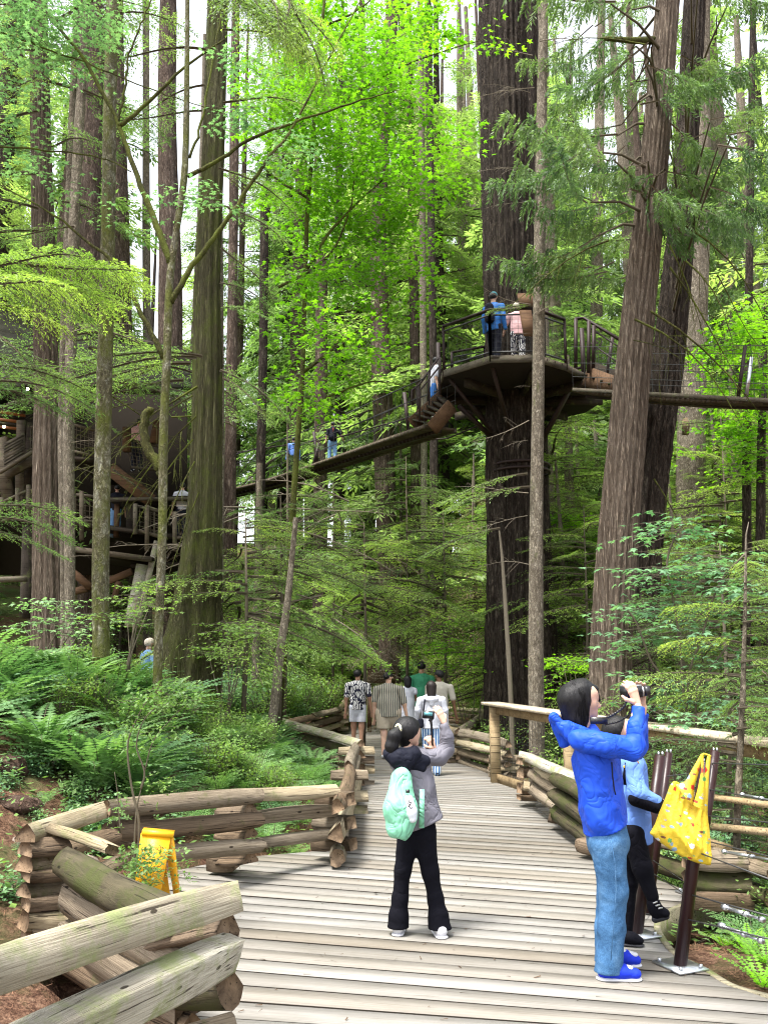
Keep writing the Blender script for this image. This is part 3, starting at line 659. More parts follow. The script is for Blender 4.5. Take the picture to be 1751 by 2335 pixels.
def cedar_spray(seed, L=1.7, nt=16, hang=.55, leaf=(.10, .020), nl=9, dens=1.0):
    """drooping cedar limb: hanging branchlets of flat scale sprays"""
    g = np.random.default_rng(seed); LV = []; TV = []
    def axis(x): u = x/L; return np.array([x, .06*L*math.sin(u*4+seed), -.42*L*u + .30*L*u**3])
    xs_ = np.linspace(0, L, 10)
    for a, b in zip(xs_[:-1], xs_[1:]):
        p, q = axis(a), axis(b); w0 = .016*(1-a/L)+.003; w1 = .016*(1-b/L)+.003
        TV += [p+(0, w0, 0), q+(0, w1, 0), q-(0, w1, 0), p-(0, w0, 0)]; TV += [p+(0, 0, w0), q+(0, 0, w1), q-(0, 0, w1), p-(0, 0, w0)]
    for i in range(nt):
        x = L*(.15+.85*i/nt)
        for s in (-1, 1):
            tl = hang*g.uniform(.5, 1.2)*(1-.35*x/L); p0 = axis(x); k = np.arange(1, nl+1)/nl
            out = np.array([.35+g.uniform(-.2, .2), s*g.uniform(.5, .9), 0]); P = p0 + out*tl*(1-np.exp(-2*k))[:, None]*.7; P[:, 2] -= tl*(k**1.6)*.75
            dd = nrm(np.gradient(np.vstack([p0, P]), axis=0)[1:]); sv = nrm(np.cross(dd, g.normal(0, 1, 3)))
            TV += [p0+(0, 0, .004), P[-1]+(.002, 0, 0), P[-1]-(.002, 0, 0), p0-(0, 0, .004)]
            for s2 in (-1, 1):
                for r_ in range(2):
                    a2 = np.radians(g.uniform(25, 55, nl)); dl = nrm(dd*np.cos(a2)[:, None] + sv*s2*np.sin(a2)[:, None] + g.normal(0, .12, (nl, 3))); sl = nrm(np.cross(dl, g.normal(0, 1, (nl, 3))))
                    LV.append(quadleaf(P-dd*tl/nl*r_*.5, dl, sl, leaf[0]*g.uniform(.6, 1.3, nl), leaf[1]*g.uniform(.8, 1.4, nl)))
    return np.vstack(LV), np.array(TV)
def palm_leaf(n, g, base, dirv, up, size):
    """five-lobed leaves: n leaves; base, dirv (stalk direction), up normals, size (n,) -> verts (n*11), quads 5 per leaf"""
    sd_ = nrm(np.cross(up, dirv)); up = nrm(np.cross(dirv, sd_)); c = base + dirv*(size*.25)[:, None]
    lobes = [(-118, .42), (-58, .82), (0, 1.0), (58, .82), (118, .42)]; val = [(-150, .16), (-88, .34), (-30, .42), (30, .42), (88, .34), (150, .16)]
    pts = []
    def pol(a, r_, dz): a = R(a); return c + (dirv*math.cos(a)*r_ + sd_*math.sin(a)*r_ + up*dz)*(size*.62)[:, None]
    pts = [c] + [pol(a, r_, -.06) for a, r_ in val] + [pol(a, r_, -.16) for a, r_ in lobes]
    V = np.stack(pts, 1).reshape(-1, 3); q = np.array([(0, 1+i, 7+i, 2+i) for i in range(5)])
    F = (q[None] + (np.arange(n)*12)[:, None, None]).reshape(-1, 4); return V, F
def leaf_mesh(name, LV, TV, lm, tm, extraF=None):
    V = np.vstack([LV, TV]) if len(TV) else LV
    nl = len(LV)//4
    FL = np.arange(nl*4).reshape(-1, 4) if extraF is None else extraF
    FT = (np.arange(len(TV)).reshape(-1, 4) + len(LV)) if len(TV) else np.zeros((0, 4), dtype=int)
    mi = np.concatenate([np.zeros(len(FL), dtype=int), np.ones(len(FT), dtype=int)])
    return mesh_np(name, V, [np.vstack([FL, FT])], [lm, tm], False, mi)
def xf(V, rot, loc, sc=1.0): return (V*sc) @ np.array(rot).T + np.array(loc)
def rotm(az, pitch, roll=0): return np.array(Matrix.Rotation(az, 3, 'Z') @ Matrix.Rotation(-pitch, 3, 'Y') @ Matrix.Rotation(roll, 3, 'X'))

# -- prototypes
B_HEM = [bough(s, 1.8, 20, 9, .8) for s in (1, 2, 3)]
B_FAR = [bough(s, 2.4, 11, 4, .75, (.26, .075), .3) for s in (11, 12, 13)]
B_CED = [cedar_spray(s) for s in (21, 22, 23)]
B_CFAR = [cedar_spray(s, 2.4, 10, .8, (.15, .032), 8) for s in (24, 25)]
ME = {}
for i, b in enumerate(B_HEM): ME['hem%d' % i] = leaf_mesh('branch', b[0], b[1], M['l_hem'], M['twig']); ME['young%d' % i] = leaf_mesh('branch', b[0], b[1], M['l_young'], M['twig'])
for i, b in enumerate(B_CED): ME['ced%d' % i] = leaf_mesh('branch', b[0], b[1], M['l_cedar'], M['twig_pale'])
for s in (31, 32): b = bough(s, 1.5, 24, 14, .8, (.040, .014), .22, .25); ME['fine%d' % (s-31)] = leaf_mesh('branch', b[0], b[1], M['l_young'], M['twig'])
# bare dead branch with side twigs
def dead_branch(seed, L=1.6):
    g = np.random.default_rng(seed); mb = MB(); P = [(L*u, .1*L*math.sin(u*3+seed), -.18*L*u*u) for u in np.linspace(0, 1, 6)]; mb.tube(P, [.014, .011, .009, .007, .005, .002], 4, False)
    for i in range(9):
        u = g.uniform(.15, .95); b = Vector((L*u, .1*L*math.sin(u*3+seed), -.18*L*u*u)); s = g.choice([-1, 1]); l = g.uniform(.15, .5)*L*(1.1-u)
        q = b+Vector((l*.6, s*l*.7, -l*g.uniform(.0, .5))); mb.tube([b, b.lerp(q, .5)+Vector((0, 0, .02)), q], [.005, .004, .001], 3, False)
        for j in range(2):
            b2 = b.lerp(q, g.uniform(.3, .9)); q2 = b2+Vector((l*.2, s*l*g.uniform(-.1, .3), -l*g.uniform(0, .3))); mb.tube([b2, q2], [.003, .001], 3, False)
    V = np.array([tuple(v) for blk in mb.V for v in blk]); return V, mb.F
for i in range(3):
    V, F = dead_branch(60+i); ME['dead%d' % i] = mesh_np('dead_branch', V, F, M['twig_pale']); ME['deadm%d' % i] = mesh_np('dead_branch', V, F, M['limb_moss'])

def crown_mesh(name, seed, protos, z0, z1, n, Lf, pitchf, lm, tm, thin=1.0):
    g = np.random.default_rng(seed); LV = []; TV = []
    for i in range(n):
        u = (i+g.uniform(0, 1))/n; z = z0+(z1-z0)*u; az = g.uniform(0, 2*math.pi); L = Lf(u)*g.uniform(.6, 1.15); b = protos[g.integers(len(protos))]
        base = b[0][:, 0].max(); sc = L/base; rm = rotm(az, pitchf(u)+g.normal(0, .12), g.normal(0, .25))
        LV.append(xf(b[0], rm, (0, 0, z), sc)); TV.append(xf(b[1], rm, (0, 0, z), sc))
    return leaf_mesh(name, np.vstack(LV), np.vstack(TV), lm, tm)
# normalised to real metres; far trees, 4 variants
for i in range(4):
    ME['cfar%d' % i] = crown_mesh('crown', 70+i, B_FAR, 5, 27, 62, lambda u: 4.2*(1-u)**.5+.5, lambda u: -.15+.35*u, M['l_far'], M['twig'])
for i in range(2):
    ME['cund%d' % i] = crown_mesh('crown', 80+i, B_FAR, .8, 9.5, 60, lambda u: 2.4*(1-u)**.7+.3, lambda u: -.05+.3*u, M['l_far'], M['twig'])
    ME['chem%d' % i] = crown_mesh('crown', 84+i, B_HEM, 1.0, 8.5, 52, lambda u: 2.3*(1-u)**.7+.3, lambda u: -.02+.3*u, M['l_hem'], M['twig'])
    ME['cyng%d' % i] = crown_mesh('crown', 84+i, B_HEM, 1.0, 8.5, 46, lambda u: 2.5*(1-u)**.7+.3, lambda u: -.02+.3*u, M['l_young'], M['twig'])
    ME['cced%d' % i] = crown_mesh('crown', 88+i, B_CFAR, 6, 22, 80, lambda u: 3.6*(1-.5*u), lambda u: .1, M['l_cedar'], M['twig_pale'])
# dry, half bare understorey of the far slope
b_dry = [(b[0][::1], b[1]) for b in [bough(s, 2.0, 14, 4, .8, (.12, .02), .3) for s in (15, 16)]]
for i in range(2): ME['cdry%d' % i] = crown_mesh('crown', 92+i, b_dry, .6, 9, 55, lambda u: 2.6*(1-.5*u), lambda u: -.1, M['l_dead'], M['twig_pale'])

# ================================================================ trunks
def trunk_mesh(pts, rad, mat, seed, seg=28, ridge=.05, nrid=9, flare=0.0, lump=.03, n=6, origin=(0, 0, 0)):
    """pts: world centre points bottom to top; rad: radii"""
    C = catmull([(*p, r) for p, r in zip(pts, rad)], n); g = np.random.default_rng(seed); m = len(C)
    ph = g.uniform(0, 6.28, 8); V = np.zeros((m, seg, 3)); th = np.linspace(0, 2*math.pi, seg, endpoint=False)
    tot = 0; rid = g.normal(0, 1, (seg,)); prev = None
    for i, c in enumerate(C):
        if i: tot += np.linalg.norm(c[:3]-C[i-1][:3])
        rr = c[3]*(1 + lump*np.sin(th*2+ph[0]+tot*.7) + lump*np.sin(th*3+ph[1]-tot*.5))
        drift = np.interp((th + .25*math.sin(tot*.35+ph[2])) % (2*math.pi), np.append(th, 2*math.pi), np.append(rid, rid[0]))
        rr = rr*(1+ridge*drift*.5 + ridge*np.sin(th*nrid+ph[3]+.5*math.sin(tot*.8)))
        if flare: rr = rr*(1+flare*math.exp(-tot/ .5)*(1+.5*np.sin(th*5+ph[4])))
        rr = rr*(1+g.normal(0, ridge*.18, seg))
        V[i, :, 0] = c[0]+rr*np.cos(th); V[i, :, 1] = c[1]+rr*np.sin(th); V[i, :, 2] = c[2]
    V = V.reshape(-1, 3) - np.array(origin)
    a = (np.arange(m-1)[:, None]*seg + np.arange(seg)[None]).ravel(); b = (np.arange(m-1)[:, None]*seg + (np.arange(seg)[None]+1) % seg).ravel()
    return mesh_np('trunk', V, np.stack([a, b, b+seg, a+seg], 1), mat, True)
_seed = [500]
def tree_px(label, cat, mat, D, P, ext=0.0, name='tree', group=None, **kw):
    """P: list of (px, py, width_px) from bottom to top; trunk is carried on down to the terrain"""
    _seed[0] += 1; pts = []; rad = []
    for (px, py, w_) in P:
        q = at(px, py, D); dist = (q - Vector((0, 0, CAM_H))).length*math.cos(math.atan(math.hypot(px-875.5, py-1167.5)/2000)); pts.append(q); rad.append(w_/2*dist/2000)
    # foot
    q0, q1 = pts[0], pts[1]; sl = (q0-q1)/max(.01, (q1.z-q0.z)); zg = hgt(q0.x, q0.y)-.25
    if q0.z > zg: f = q0 + sl*(q0.z-zg); pts.insert(0, Vector((f.x, f.y, zg))); rad.insert(0, rad[0]*1.04)
    if ext:
        d = (pts[-1]-pts[-2]).normalized(); pts.append(pts[-1]+d*ext); rad.append(rad[-1]*max(.35, 1-ext/26))
    o = thing(name, label, cat, tuple(pts[0]), group)
    link('trunk', trunk_mesh(pts, rad, M[mat], _seed[0], origin=pts[0], **kw), o)
    o['_p'] = 0; del o['_p']
    return o, pts, rad
def crown_on(o, key, loc, sc=1.0, rz=None, name='crown'):
    c = link(name, ME[key], o, tuple(Vector(loc)-Vector(o.location)), (0, 0, random.uniform(0, 6.28) if rz is None else rz), (sc,)*3 if not hasattr(sc, '__len__') else sc); return c
def bough_px(o, key, px, py, D, az, pitch=0.0, sc=1.0, roll=0.0, name='branch'):
    """a bough whose foot projects at px, py; az: 0 = towards picture right, 90 = away"""
    q = at(px, py, D) - Vector(o.location)
    c = link(name, ME[key], o, tuple(q)); c.rotation_euler = (Matrix.Rotation(R(az), 3, 'Z') @ Matrix.Rotation(-R(pitch), 3, 'Y') @ Matrix.Rotation(R(roll), 3, 'X')).to_euler(); c.scale = (sc,)*3; return c
def limb_px(o, P, D, r0, r1, mat='limb_moss', name='branch', n=5, seg=7):
    """P: (px, py) or (px, py, D) polyline"""
    Q = [at(p[0], p[1], p[2] if len(p) > 2 else D) for p in P]; C = [Vector(c) for c in catmull([tuple(q) for q in Q], n)]
    for i, c in enumerate(C[1:-1]): c += Vector((random.gauss(0, .008), 0, random.gauss(0, .008)))
    mb = MB(); mb.tube(C, list(np.linspace(r0, r1, len(C))), seg); ob = mb.build(name, M[mat], o, origin=Q[0], smooth=True); return ob, C
random.seed(11)
T = {}
# --- left group
T['cedar_l'], pc, rc = tree_px('reddish stringy-barked cedar standing before the treehouse, thickest trunk at that edge', 'tree', 'b_cedar', 16, [(115, 1500, 78), (112, 1300, 68), (108, 1000, 58), (105, 820, 52), (100, 600, 48), (94, 300, 42), (88, -20, 38)], 8, name='cedar_tree', ridge=.075, seg=64, n=12, flare=.25, nrid=15)
T['slim_l'], _, _ = tree_px('slim grey-brown trunk rising close beside the reddish cedar by the treehouse', 'tree', 'b_grey', 15.2, [(161, 1480, 20), (160, 1300, 24), (157, 1000, 26), (162, 820, 25), (168, 560, 23), (183, 260, 21), (203, -20, 19)], 6, name='hemlock_tree', ridge=.02, n=8)
T['slim_l2'], _, _ = tree_px('thin dark-knotted stem squeezed between the reddish cedar and its slim neighbour', 'tree', 'b_grey', 15.6, [(147, 1440, 17), (146, 1250, 18), (143, 1000, 20), (150, 700, 18), (160, 400, 16), (176, 0, 14)], 5, name='hemlock_tree', ridge=.02, n=8)
T['red_l'], _, _ = tree_px('furrowed red-barked fir rising behind the treehouse roof', 'tree', 'b_red', 27, [(208, 900, 50), (208, 700, 48), (206, 500, 45), (212, 250, 42), (214, -20, 38)], 8, name='fir_tree', ridge=.07, n=8)
T['moss_l'], _, _ = tree_px('moss-patched trunk with white lichen blotches, leaning slightly in front of the treehouse', 'tree', 'b_moss', 12, [(231, 1560, 41), (232, 1450, 38), (231, 1300, 37), (234, 1100, 35), (238, 900, 34), (243, 700, 33), (247, 500, 32), (250, 300, 30), (257, 0, 26)], 6, name='alder_tree', ridge=.025, n=9, lump=.04)
T['red_l2'], _, _ = tree_px('pinkish furrowed fir showing just past the moss-patched trunk', 'tree', 'b_red', 29, [(282, 950, 44), (281, 750, 40), (278, 560, 34), (272, 300, 30), (268, -20, 26)], 8, name='fir_tree', ridge=.07, n=8)
T['maple_l'], pm_, rm_ = tree_px('slender mossy maple stem with long arching limbs forking across the pale sky gap', 'tree', 'b_moss', 11, [(358, 1600, 21), (362, 1450, 20), (371, 1200, 20), (373, 1000, 21), (381, 820, 19), (388, 640, 17), (404, 520, 15), (421, 400, 15), (426, 250, 13), (428, 0, 10)], 3, name='maple_tree', ridge=.02, n=9, seg=18)
T['pair_l'], _, _ = tree_px('grey-red fir trunk behind the slender mossy maple stem', 'tree', 'b_red', 27, [(388, 1120, 56), (389, 850, 52), (388, 600, 48), (382, 300, 40), (384, -20, 34)], 8, name='fir_tree', ridge=.07, n=8)
T['thin_l'], _, _ = tree_px('thin pole-like trunk standing alone in the pale sky gap', 'tree', 'b_grey', 30, [(336, 1000, 19), (335, 700, 18), (334, 400, 16), (333, -20, 14)], 8, name='fir_tree', ridge=.03, n=6)
T['green_l'], _, _ = tree_px('stout green-mossed cedar with a flaring foot between the treehouse and the hanging bridge', 'tree', 'b_green', 15, [(432, 1520, 140), (448, 1400, 112), (458, 1300, 96), (468, 1150, 74), (471, 1000, 66), (473, 800, 60), (475, 600, 55), (488, 330, 49), (497, -20, 42)], 8, name='cedar_tree', ridge=.07, seg=56, n=10, flare=.3, nrid=11)
T['green_l2'], _, _ = tree_px('narrow pale stem pressed against the side of the stout mossy cedar', 'tree', 'b_grey', 15.4, [(500, 1500, 16), (502, 1200, 16), (504, 900, 15), (503, 650, 13)], 3, name='cedar_tree', ridge=.03, n=6)
# --- middle
T['mid1'], _, _ = tree_px('dark trunk half veiled by the bright maple above the hanging bridge', 'tree', 'b_red', 33, [(871, 900, 44), (868, 800, 43), (864, 500, 34), (880, 200, 30), (898, -20, 28)], 8, name='fir_tree', ridge=.06, n=7)
for i, (lb, D_, P_, mt) in enumerate([
        ('dark straight stem behind the near end of the hanging bridge', 30, [(990, 1300, 20), (988, 900, 18), (983, 500, 17), (975, 0, 15)], 'b_fir'),
        ('pencil-thin trunk between the bright maple and the platform rail', 32, [(967, 1200, 16), (966, 900, 16), (962, 400, 14), (958, -20, 12)], 'b_grey'),
        ('dark stem dropping past the far walker on the hanging bridge', 26, [(588, 1480, 22), (593, 1150, 22), (600, 800, 20), (603, 500, 18)], 'b_fir'),
        ('brown leaning sapling trunk above the dark sword ferns', 14, [(627, 1600, 20), (640, 1480, 19), (655, 1380, 16), (668, 1250, 12)], 'b_grey'),
        ('straight brown stem on the slope beneath the hanging bridge', 22, [(582, 1600, 18), (586, 1400, 17), (590, 1250, 15), (592, 1100, 14)], 'b_grey'),
        ('cluster of red-brown trunks at the foot of the slope by the mossy cedar', 24, [(520, 1500, 34), (523, 1300, 30), (526, 1000, 26), (532, 600, 22), (536, 200, 20)], 'b_red'),
        ('tall pale trunk above the walker with the backpack', 36, [(730, 1200, 30), (733, 800, 28), (735, 600, 26)], 'b_red'),
        ('bare pale pole rising out of the brown slope', 34, [(915, 1420, 8), (914, 1100, 7), (912, 950, 5)], 'b_grey')]):
    T['m%d' % i], _, _ = tree_px(lb, 'tree', mt, D_, P_, 7 if P_[-1][1] < 300 else .5, name='fir_tree', ridge=.04, n=7)
# --- right: the great fir of the platform
T['great'], _, _ = tree_px('giant dark furrowed fir carrying the round lookout platform', 'tree', 'b_fir', 20.4, [(1186, 1700, 168), (1182, 1560, 150), (1180, 1400, 134), (1178, 1200, 126), (1172, 1000, 122), (1168, 850, 120), (1164, 700, 116), (1156, 400, 110), (1148, 150, 104), (1146, -20, 102)], 10, name='giant_fir', ridge=.055, seg=120, n=20, flare=.12, nrid=27)
T['great2'], _, _ = tree_px('second dark fir trunk standing tight behind the giant fir', 'tree', 'b_fir', 22.6, [(1242, 1650, 66), (1238, 1450, 58), (1228, 1200, 52), (1222, 900, 46), (1216, 600, 44), (1210, 300, 42), (1204, -20, 38)], 8, name='fir_tree', ridge=.06, seg=40, n=8)
T['thin_r'], _, _ = tree_px('straight pale grey hemlock trunk with knots and snapped twigs in front of the platform', 'tree', 'b_grey', 15, [(1224, 1700, 36), (1222, 1500, 34), (1222, 1200, 30), (1226, 900, 28), (1229, 600, 26), (1234, 300, 24), (1240, -20, 20)], 5, name='hemlock_tree', ridge=.015, n=10, seg=24)
T['pole_r'], _, _ = tree_px('thin curving whitish dead pole leaning against the giant fir', 'tree', 'twig_pale', 17.5, [(1168, 1700, 11), (1162, 1550, 11), (1153, 1400, 10), (1145, 1280, 7), (1138, 1210, 4)], 0, name='dead_pole', ridge=.01, n=6, seg=10)
T['cedar_r'], CRP, _ = tree_px('tall grey-brown cedar leaning to the side past the end of the platform', 'tree', 'b_cedar', 13.5, [(1385, 1700, 94), (1391, 1550, 88), (1402, 1300, 82), (1422, 1050, 76), (1449, 750, 72), (1466, 600, 67), (1487, 400, 62), (1505, 200, 56), (1524, -20, 48)], 7, name='cedar_tree', ridge=.075, seg=84, n=14, flare=.12, nrid=19)
T['dark_r'], DRP, _ = tree_px('dark deeply furrowed fir leaning behind the tall grey-brown cedar', 'tree', 'b_fir', 17, [(1445, 1640, 92), (1452, 1480, 86), (1466, 1300, 80), (1488, 1050, 74), (1517, 850, 68), (1540, 650, 62), (1556, 480, 56), (1570, 250, 50), (1585, -20, 44)], 8, name='fir_tree', ridge=.08, seg=72, n=16, nrid=17)
T['grey_r'], _, _ = tree_px('upright grey fir with an orange bark scar below the right-hand bridge', 'tree', 'b_grey', 23, [(1574, 1400, 66), (1574, 1200, 62), (1575, 1000, 60), (1582, 800, 54), (1590, 500, 48), (1596, 100, 42)], 8, name='fir_tree', ridge=.05, seg=32, n=8)
T['r5'], _, _ = tree_px('slim dark stem beneath the yellow-green maple at the picture edge', 'tree', 'b_fir', 20, [(1700, 1450, 20), (1702, 1250, 19), (1702, 1000, 19), (1706, 700, 17), (1712, 300, 15)], 4, name='fir_tree', ridge=.04, n=7)
T['r6'], _, _ = tree_px('distant grey trunk seen through branches above the stair of the platform', 'tree', 'b_grey', 30, [(1358, 1300, 30), (1358, 900, 28), (1360, 640, 26), (1366, 300, 22)], 6, name='fir_tree', ridge=.04, n=7)
sc_ = MB(); q = at(1560, 975, 22.35); sc_.poly([q+Vector((a, 0, b)) for a, b in ((-.08, -.2), (.06, -.22), (.10, .05), (.04, .26), (-.06, .2))], -.12, (0, 1, 0)); sc_.build('bark_scar', M['end'], T['grey_r'])

# --- the maple limbs across the sky gap
ml = T['maple_l']; D = 11
MAPLE_LIMBS = []
for P_, r0, r1 in (
        ([(376, 818), (325, 719), (258, 600), (217, 564), (119, 488), (-10, 415)], .040, .008),
        ([(389, 600), (362, 530), (336, 461), (300, 370), (271, 288), (195, 141), (106, 27), (90, -30)], .050, .014),
        ([(271, 288), (330, 242), (423, 152), (512, 90)], .034, .012),
        ([(270, 280), (284, 206), (296, 125), (322, 55), (350, -10)], .020, .010),
        ([(390, 690), (430, 620), (488, 543), (543, 467), (602, 374), (673, 282), (754, 125), (830, -10)], .044, .008),
        ([(428, 402), (490, 370), (575, 315), (694, 271), (825, 228), (905, 205)], .034, .006),
        ([(433, 360), (460, 280), (478, 180), (500, 60), (505, -20)], .020, .008),
        ([(543, 467), (560, 440), (540, 420), (515, 400)], .012, .006),
        ([(0, 334), (130, 345), (230, 360), (300, 392)], .014, .008),
        ([(0, 72), (90, 105), (170, 135), (310, 190), (400, 222), (520, 262)], .014, .006)):
    MAPLE_LIMBS.append(limb_px(ml, P_, D, r0*1.0, r1)[1])
# second small maple at the centre
cm = T['mc'] = thing('maple_tree', 'bright backlit maple spreading luminous yellow-green leaves over the middle of the view', 'tree', (at(640, 1100, 17).x, 17, hgt(at(640, 1100, 17).x, 17)))
foot = Vector(cm.location)
mb = MB(); mb.tube([foot-Vector((0, 0, .2)), at(660, 1300, 17), at(672, 1100, 17), at(690, 850, 17), at(700, 500, 17), at(730, 100, 17), at(760, -200, 17)], [.10, .07, .06, .05, .045, .04, .02], 12); mb.build('trunk', M['limb_moss'], cm, smooth=True)
CL = []
for P_, r0 in (([(635, 655), (705, 618), (760, 570), (798, 477), (806, 412), (800, 300)], .035), ([(690, 850), (780, 780), (860, 720), (930, 640)], .04), ([(697, 620), (760, 520), (850, 430), (960, 340)], .04),
              ([(700, 450), (620, 400), (560, 330)], .03), ([(715, 300), (800, 220), (900, 160), (1000, 120), (1100, 90)], .035), ([(740, 60), (820, 20), (900, -60)], .03), ([(680, 950), (760, 900), (850, 870), (930, 880)], .03)):
    CL.append(limb_px(cm, P_, 17, r0, .008)[1])
M['under'] = plain('shade_darkened_boards', (.018, .014, .010), .9, .1)  # shade of undersides and treehouse interior put into this near-black colour
M['bridgewood'] = wood('bridge_plank_wood', (.10, .078, .055), (.03, .022, .016), rand=.3)
# ================================================================ lookout platform round the giant fir
PZ = at(1118, 812, 18.0).z
pf = thing('lookout_platform', 'many-sided timber lookout platform with steel railings wrapped round the giant dark fir', 'platform', (3.2, 20.3, PZ))
def atz(px, py, z): return gz(px, py, z)
O = [atz(1000, 893, PZ-.12), atz(1012, 846, PZ), atz(1118, 813, PZ), atz(1222, 811, PZ), atz(1290, 832, PZ), atz(1330, 853, PZ)]
for p in O: p.z = PZ
cxy = Vector((3.25, 20.3, PZ))
back = [Vector((2*cxy.x-p.x, 2*cxy.y-p.y, PZ)) for p in (O[1], O[2], O[3], O[4])]
OCT = [O[0], O[1], O[2], O[3], O[4], O[5]] + [Vector((5.3, 21.0, PZ)), back[0], back[1], back[2], back[3]]
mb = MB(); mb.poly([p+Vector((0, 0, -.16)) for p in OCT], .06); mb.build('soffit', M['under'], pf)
# deck boards as planks clipped to the polygon
def clip_x(poly, y):
    xs_ = []
    for i in range(len(poly)):
        a, b = poly[i], poly[(i+1) % len(poly)]
        if (a.y-y)*(b.y-y) < 0: xs_.append(a.x+(b.x-a.x)*(y-a.y)/(b.y-a.y))
    return (min(xs_), max(xs_)) if len(xs_) >= 2 else None
ymin, ymax = min(p.y for p in OCT), max(p.y for p in OCT); yv = ymin+.08
while yv < ymax-.08:
    c = clip_x(OCT, yv)
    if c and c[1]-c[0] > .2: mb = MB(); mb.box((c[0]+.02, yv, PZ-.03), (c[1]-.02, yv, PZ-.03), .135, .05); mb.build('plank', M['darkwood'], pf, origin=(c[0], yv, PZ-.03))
    yv += .145
def rim(a, b): mb = MB(); mb.box(a+Vector((0, 0, -.07)), b+Vector((0, 0, -.07)), .06, .16); mb.build('rim_beam', M['grwood'], pf, origin=a)
for i in range(len(OCT)): rim(OCT[i], OCT[(i+1) % len(OCT)])
def balus(par, a, b, h=1.07, post_h=None, n=0, wire=True, gap=.12, posts=(True, True), endcap=True):
    """steel rail panel between two floor points (may slope)"""
    up = Vector((0, 0, 1)); mb = MB()
    for q, ok in ((a, posts[0]), (b, posts[1])):
        if ok: mp_ = MB(); mp_.box(q+Vector((0, 0, -.12)), q+up*h, .06, .05); mp_.build('post', M['steel'], par, origin=q)
    mb.box(a+up*h, b+up*h, .08, .045); mb.build('handrail', M['steel'], par, origin=a)
    mb = MB(); mb.box(a+up*.1, b+up*.1, .03, .03); mb.box(a+up*(h-.12), b+up*(h-.12), .03, .03)
    L = (b-a).length; k = max(1, int(L/gap))
    for i in range(1, k): q = a.lerp(b, i/k); mb.tube([q+up*.1, q+up*(h-.12)], .0035, 4, False)
    if wire:
        for j in range(1, 8): mb.tube([a+up*(.1+j*.106), b+up*(.1+j*.106)], .0028, 3, False)
    mb.build('wire_panel', M['cable'], par)
PR = OCT
for i in (1, 2, 3): balus(pf, PR[i], PR[i+1])
balus(pf, PR[8], PR[9]); balus(pf, PR[7], PR[8]); balus(pf, PR[9], PR[10])
for i in (0, 5): mp_ = MB(); mp_.box(PR[i]+Vector((0, 0, -.3)), PR[i]+Vector((0, 0, 1.1)), .09, .09); mp_.build('post', M['steel'], pf, origin=PR[i])
# steel braces down to the trunk collar
for (a, b, r_) in ((PR[4]+Vector((.1, .3, -.15)), atz(1243, 992, 0), .07),):
    pass
def strut(a, b, w_=.10): mb = MB(); mb.box(a, b, w_, w_*.8); mb.build('strut', M['steel'], pf, origin=a)
strut(at(1312, 862, 19.3), at(1238, 1000, 20.0)); strut(at(1046, 925, 19.6), at(1118, 995, 20.1)); strut(at(1020, 858, 19.0), at(1120, 985, 19.9), .07); strut(at(1118, 822, 18.2), at(1163, 985, 19.6), .08); strut(at(1076, 915, 20.5), at(1116, 975, 20.6), .07)
strut(at(1300, 868, 21.5), at(1232, 960, 21.0), .08)
mb = MB()
for j, z in enumerate((6.35, 6.5)):
    th = np.linspace(0, 2*math.pi, 25); mb.tube([(3.24+.70*math.cos(a), 20.4+.70*math.sin(a), z) for a in th], .035, 5, False)
mb.build('collar', M['steel'], pf)
for a in np.linspace(0, 2*math.pi, 9)[:-1]:
    mb = MB(); mb.box((cxy.x+.65*math.cos(a), cxy.y+.65*math.sin(a), PZ-.27), (cxy.x+2.0*math.cos(a), cxy.y+1.9*math.sin(a), PZ-.27), .09, .2); mb.build('joist', M['darkwood'], pf)
# sign lectern on the rail
bd_ = MB(); c = at(1202, 684, 17.9); bd_.box(c+Vector((-.20, 0, 0)), c+Vector((.20, 0, .0)), .03, .34); 
ob = tag(bd_.build('notice_board', M['stringer'], None, origin=c), 'brown wooden notice board fixed above the platform rail, seen from its back', 'notice board'); ob.rotation_euler = (R(-12), R(-6), R(8))
c = at(1190, 745, 17.9); b2 = MB(); b2.box(c+Vector((0, 0, -.30)), c+Vector((.03, 0, .35)), .26, .03, (0, 1, 0)); b2.build('mounting_panel', M['stringer'], ob).matrix_parent_inverse = Matrix()

# bench-like inner gate rail seen on the platform
balus(pf, at(1030, 836, 19.6), at(1105, 822, 20.2), .35, wire=False, gap=.1)

# ---- stair going down to the hanging bridge on the near side
st = thing('timber_stair', 'short steep timber stair dropping from the platform to the long hanging bridge', 'stair', at(950, 975, 19.5))
sa0, sb0 = at(1008, 905, 19.6), at(940, 968, 19.2); sa1, sb1 = at(1030, 925, 19.0), at(985, 978, 18.7)
for a, b in ((sa0, sb0), (sa1, sb1)): mb = MB(); mb.box(a, b, .06, .32); mb.build('stringer', M['stringer'], st, origin=a)
for k in range(6): p = sa0.lerp(sb0, (k+.5)/6); q = sa1.lerp(sb1, (k+.5)/6); mb = MB(); mb.box(p+Vector((0, 0, .05)), q+Vector((0, 0, .05)), .2, .04); mb.build('tread', M['darkwood'], st, origin=p)
hrA = [at(1003, 812, 19.6), at(955, 878, 19.4), at(940, 890, 19.4), at(938, 915, 19.4), at(944, 922, 19.4)]
mb = MB(); mb.tube(hrA, .028, 6); mb.build('handrail', M['steel'], st)
mb = MB(); mb.tube([at(1000, 838, 19.0), at(958, 890, 18.8), at(956, 960, 18.8)], .022, 6); mb.build('handrail', M['steel'], st)
for (p, q) in (((953, 880), (953, 968)), ((978, 850), (976, 930)), ((1003, 815), (1003, 900))): mb = MB(); mb.box(at(p[0], p[1], 19.4), at(q[0], q[1], 19.4), .06, .05); mb.build('post', M['steel'], st)
mb = MB()
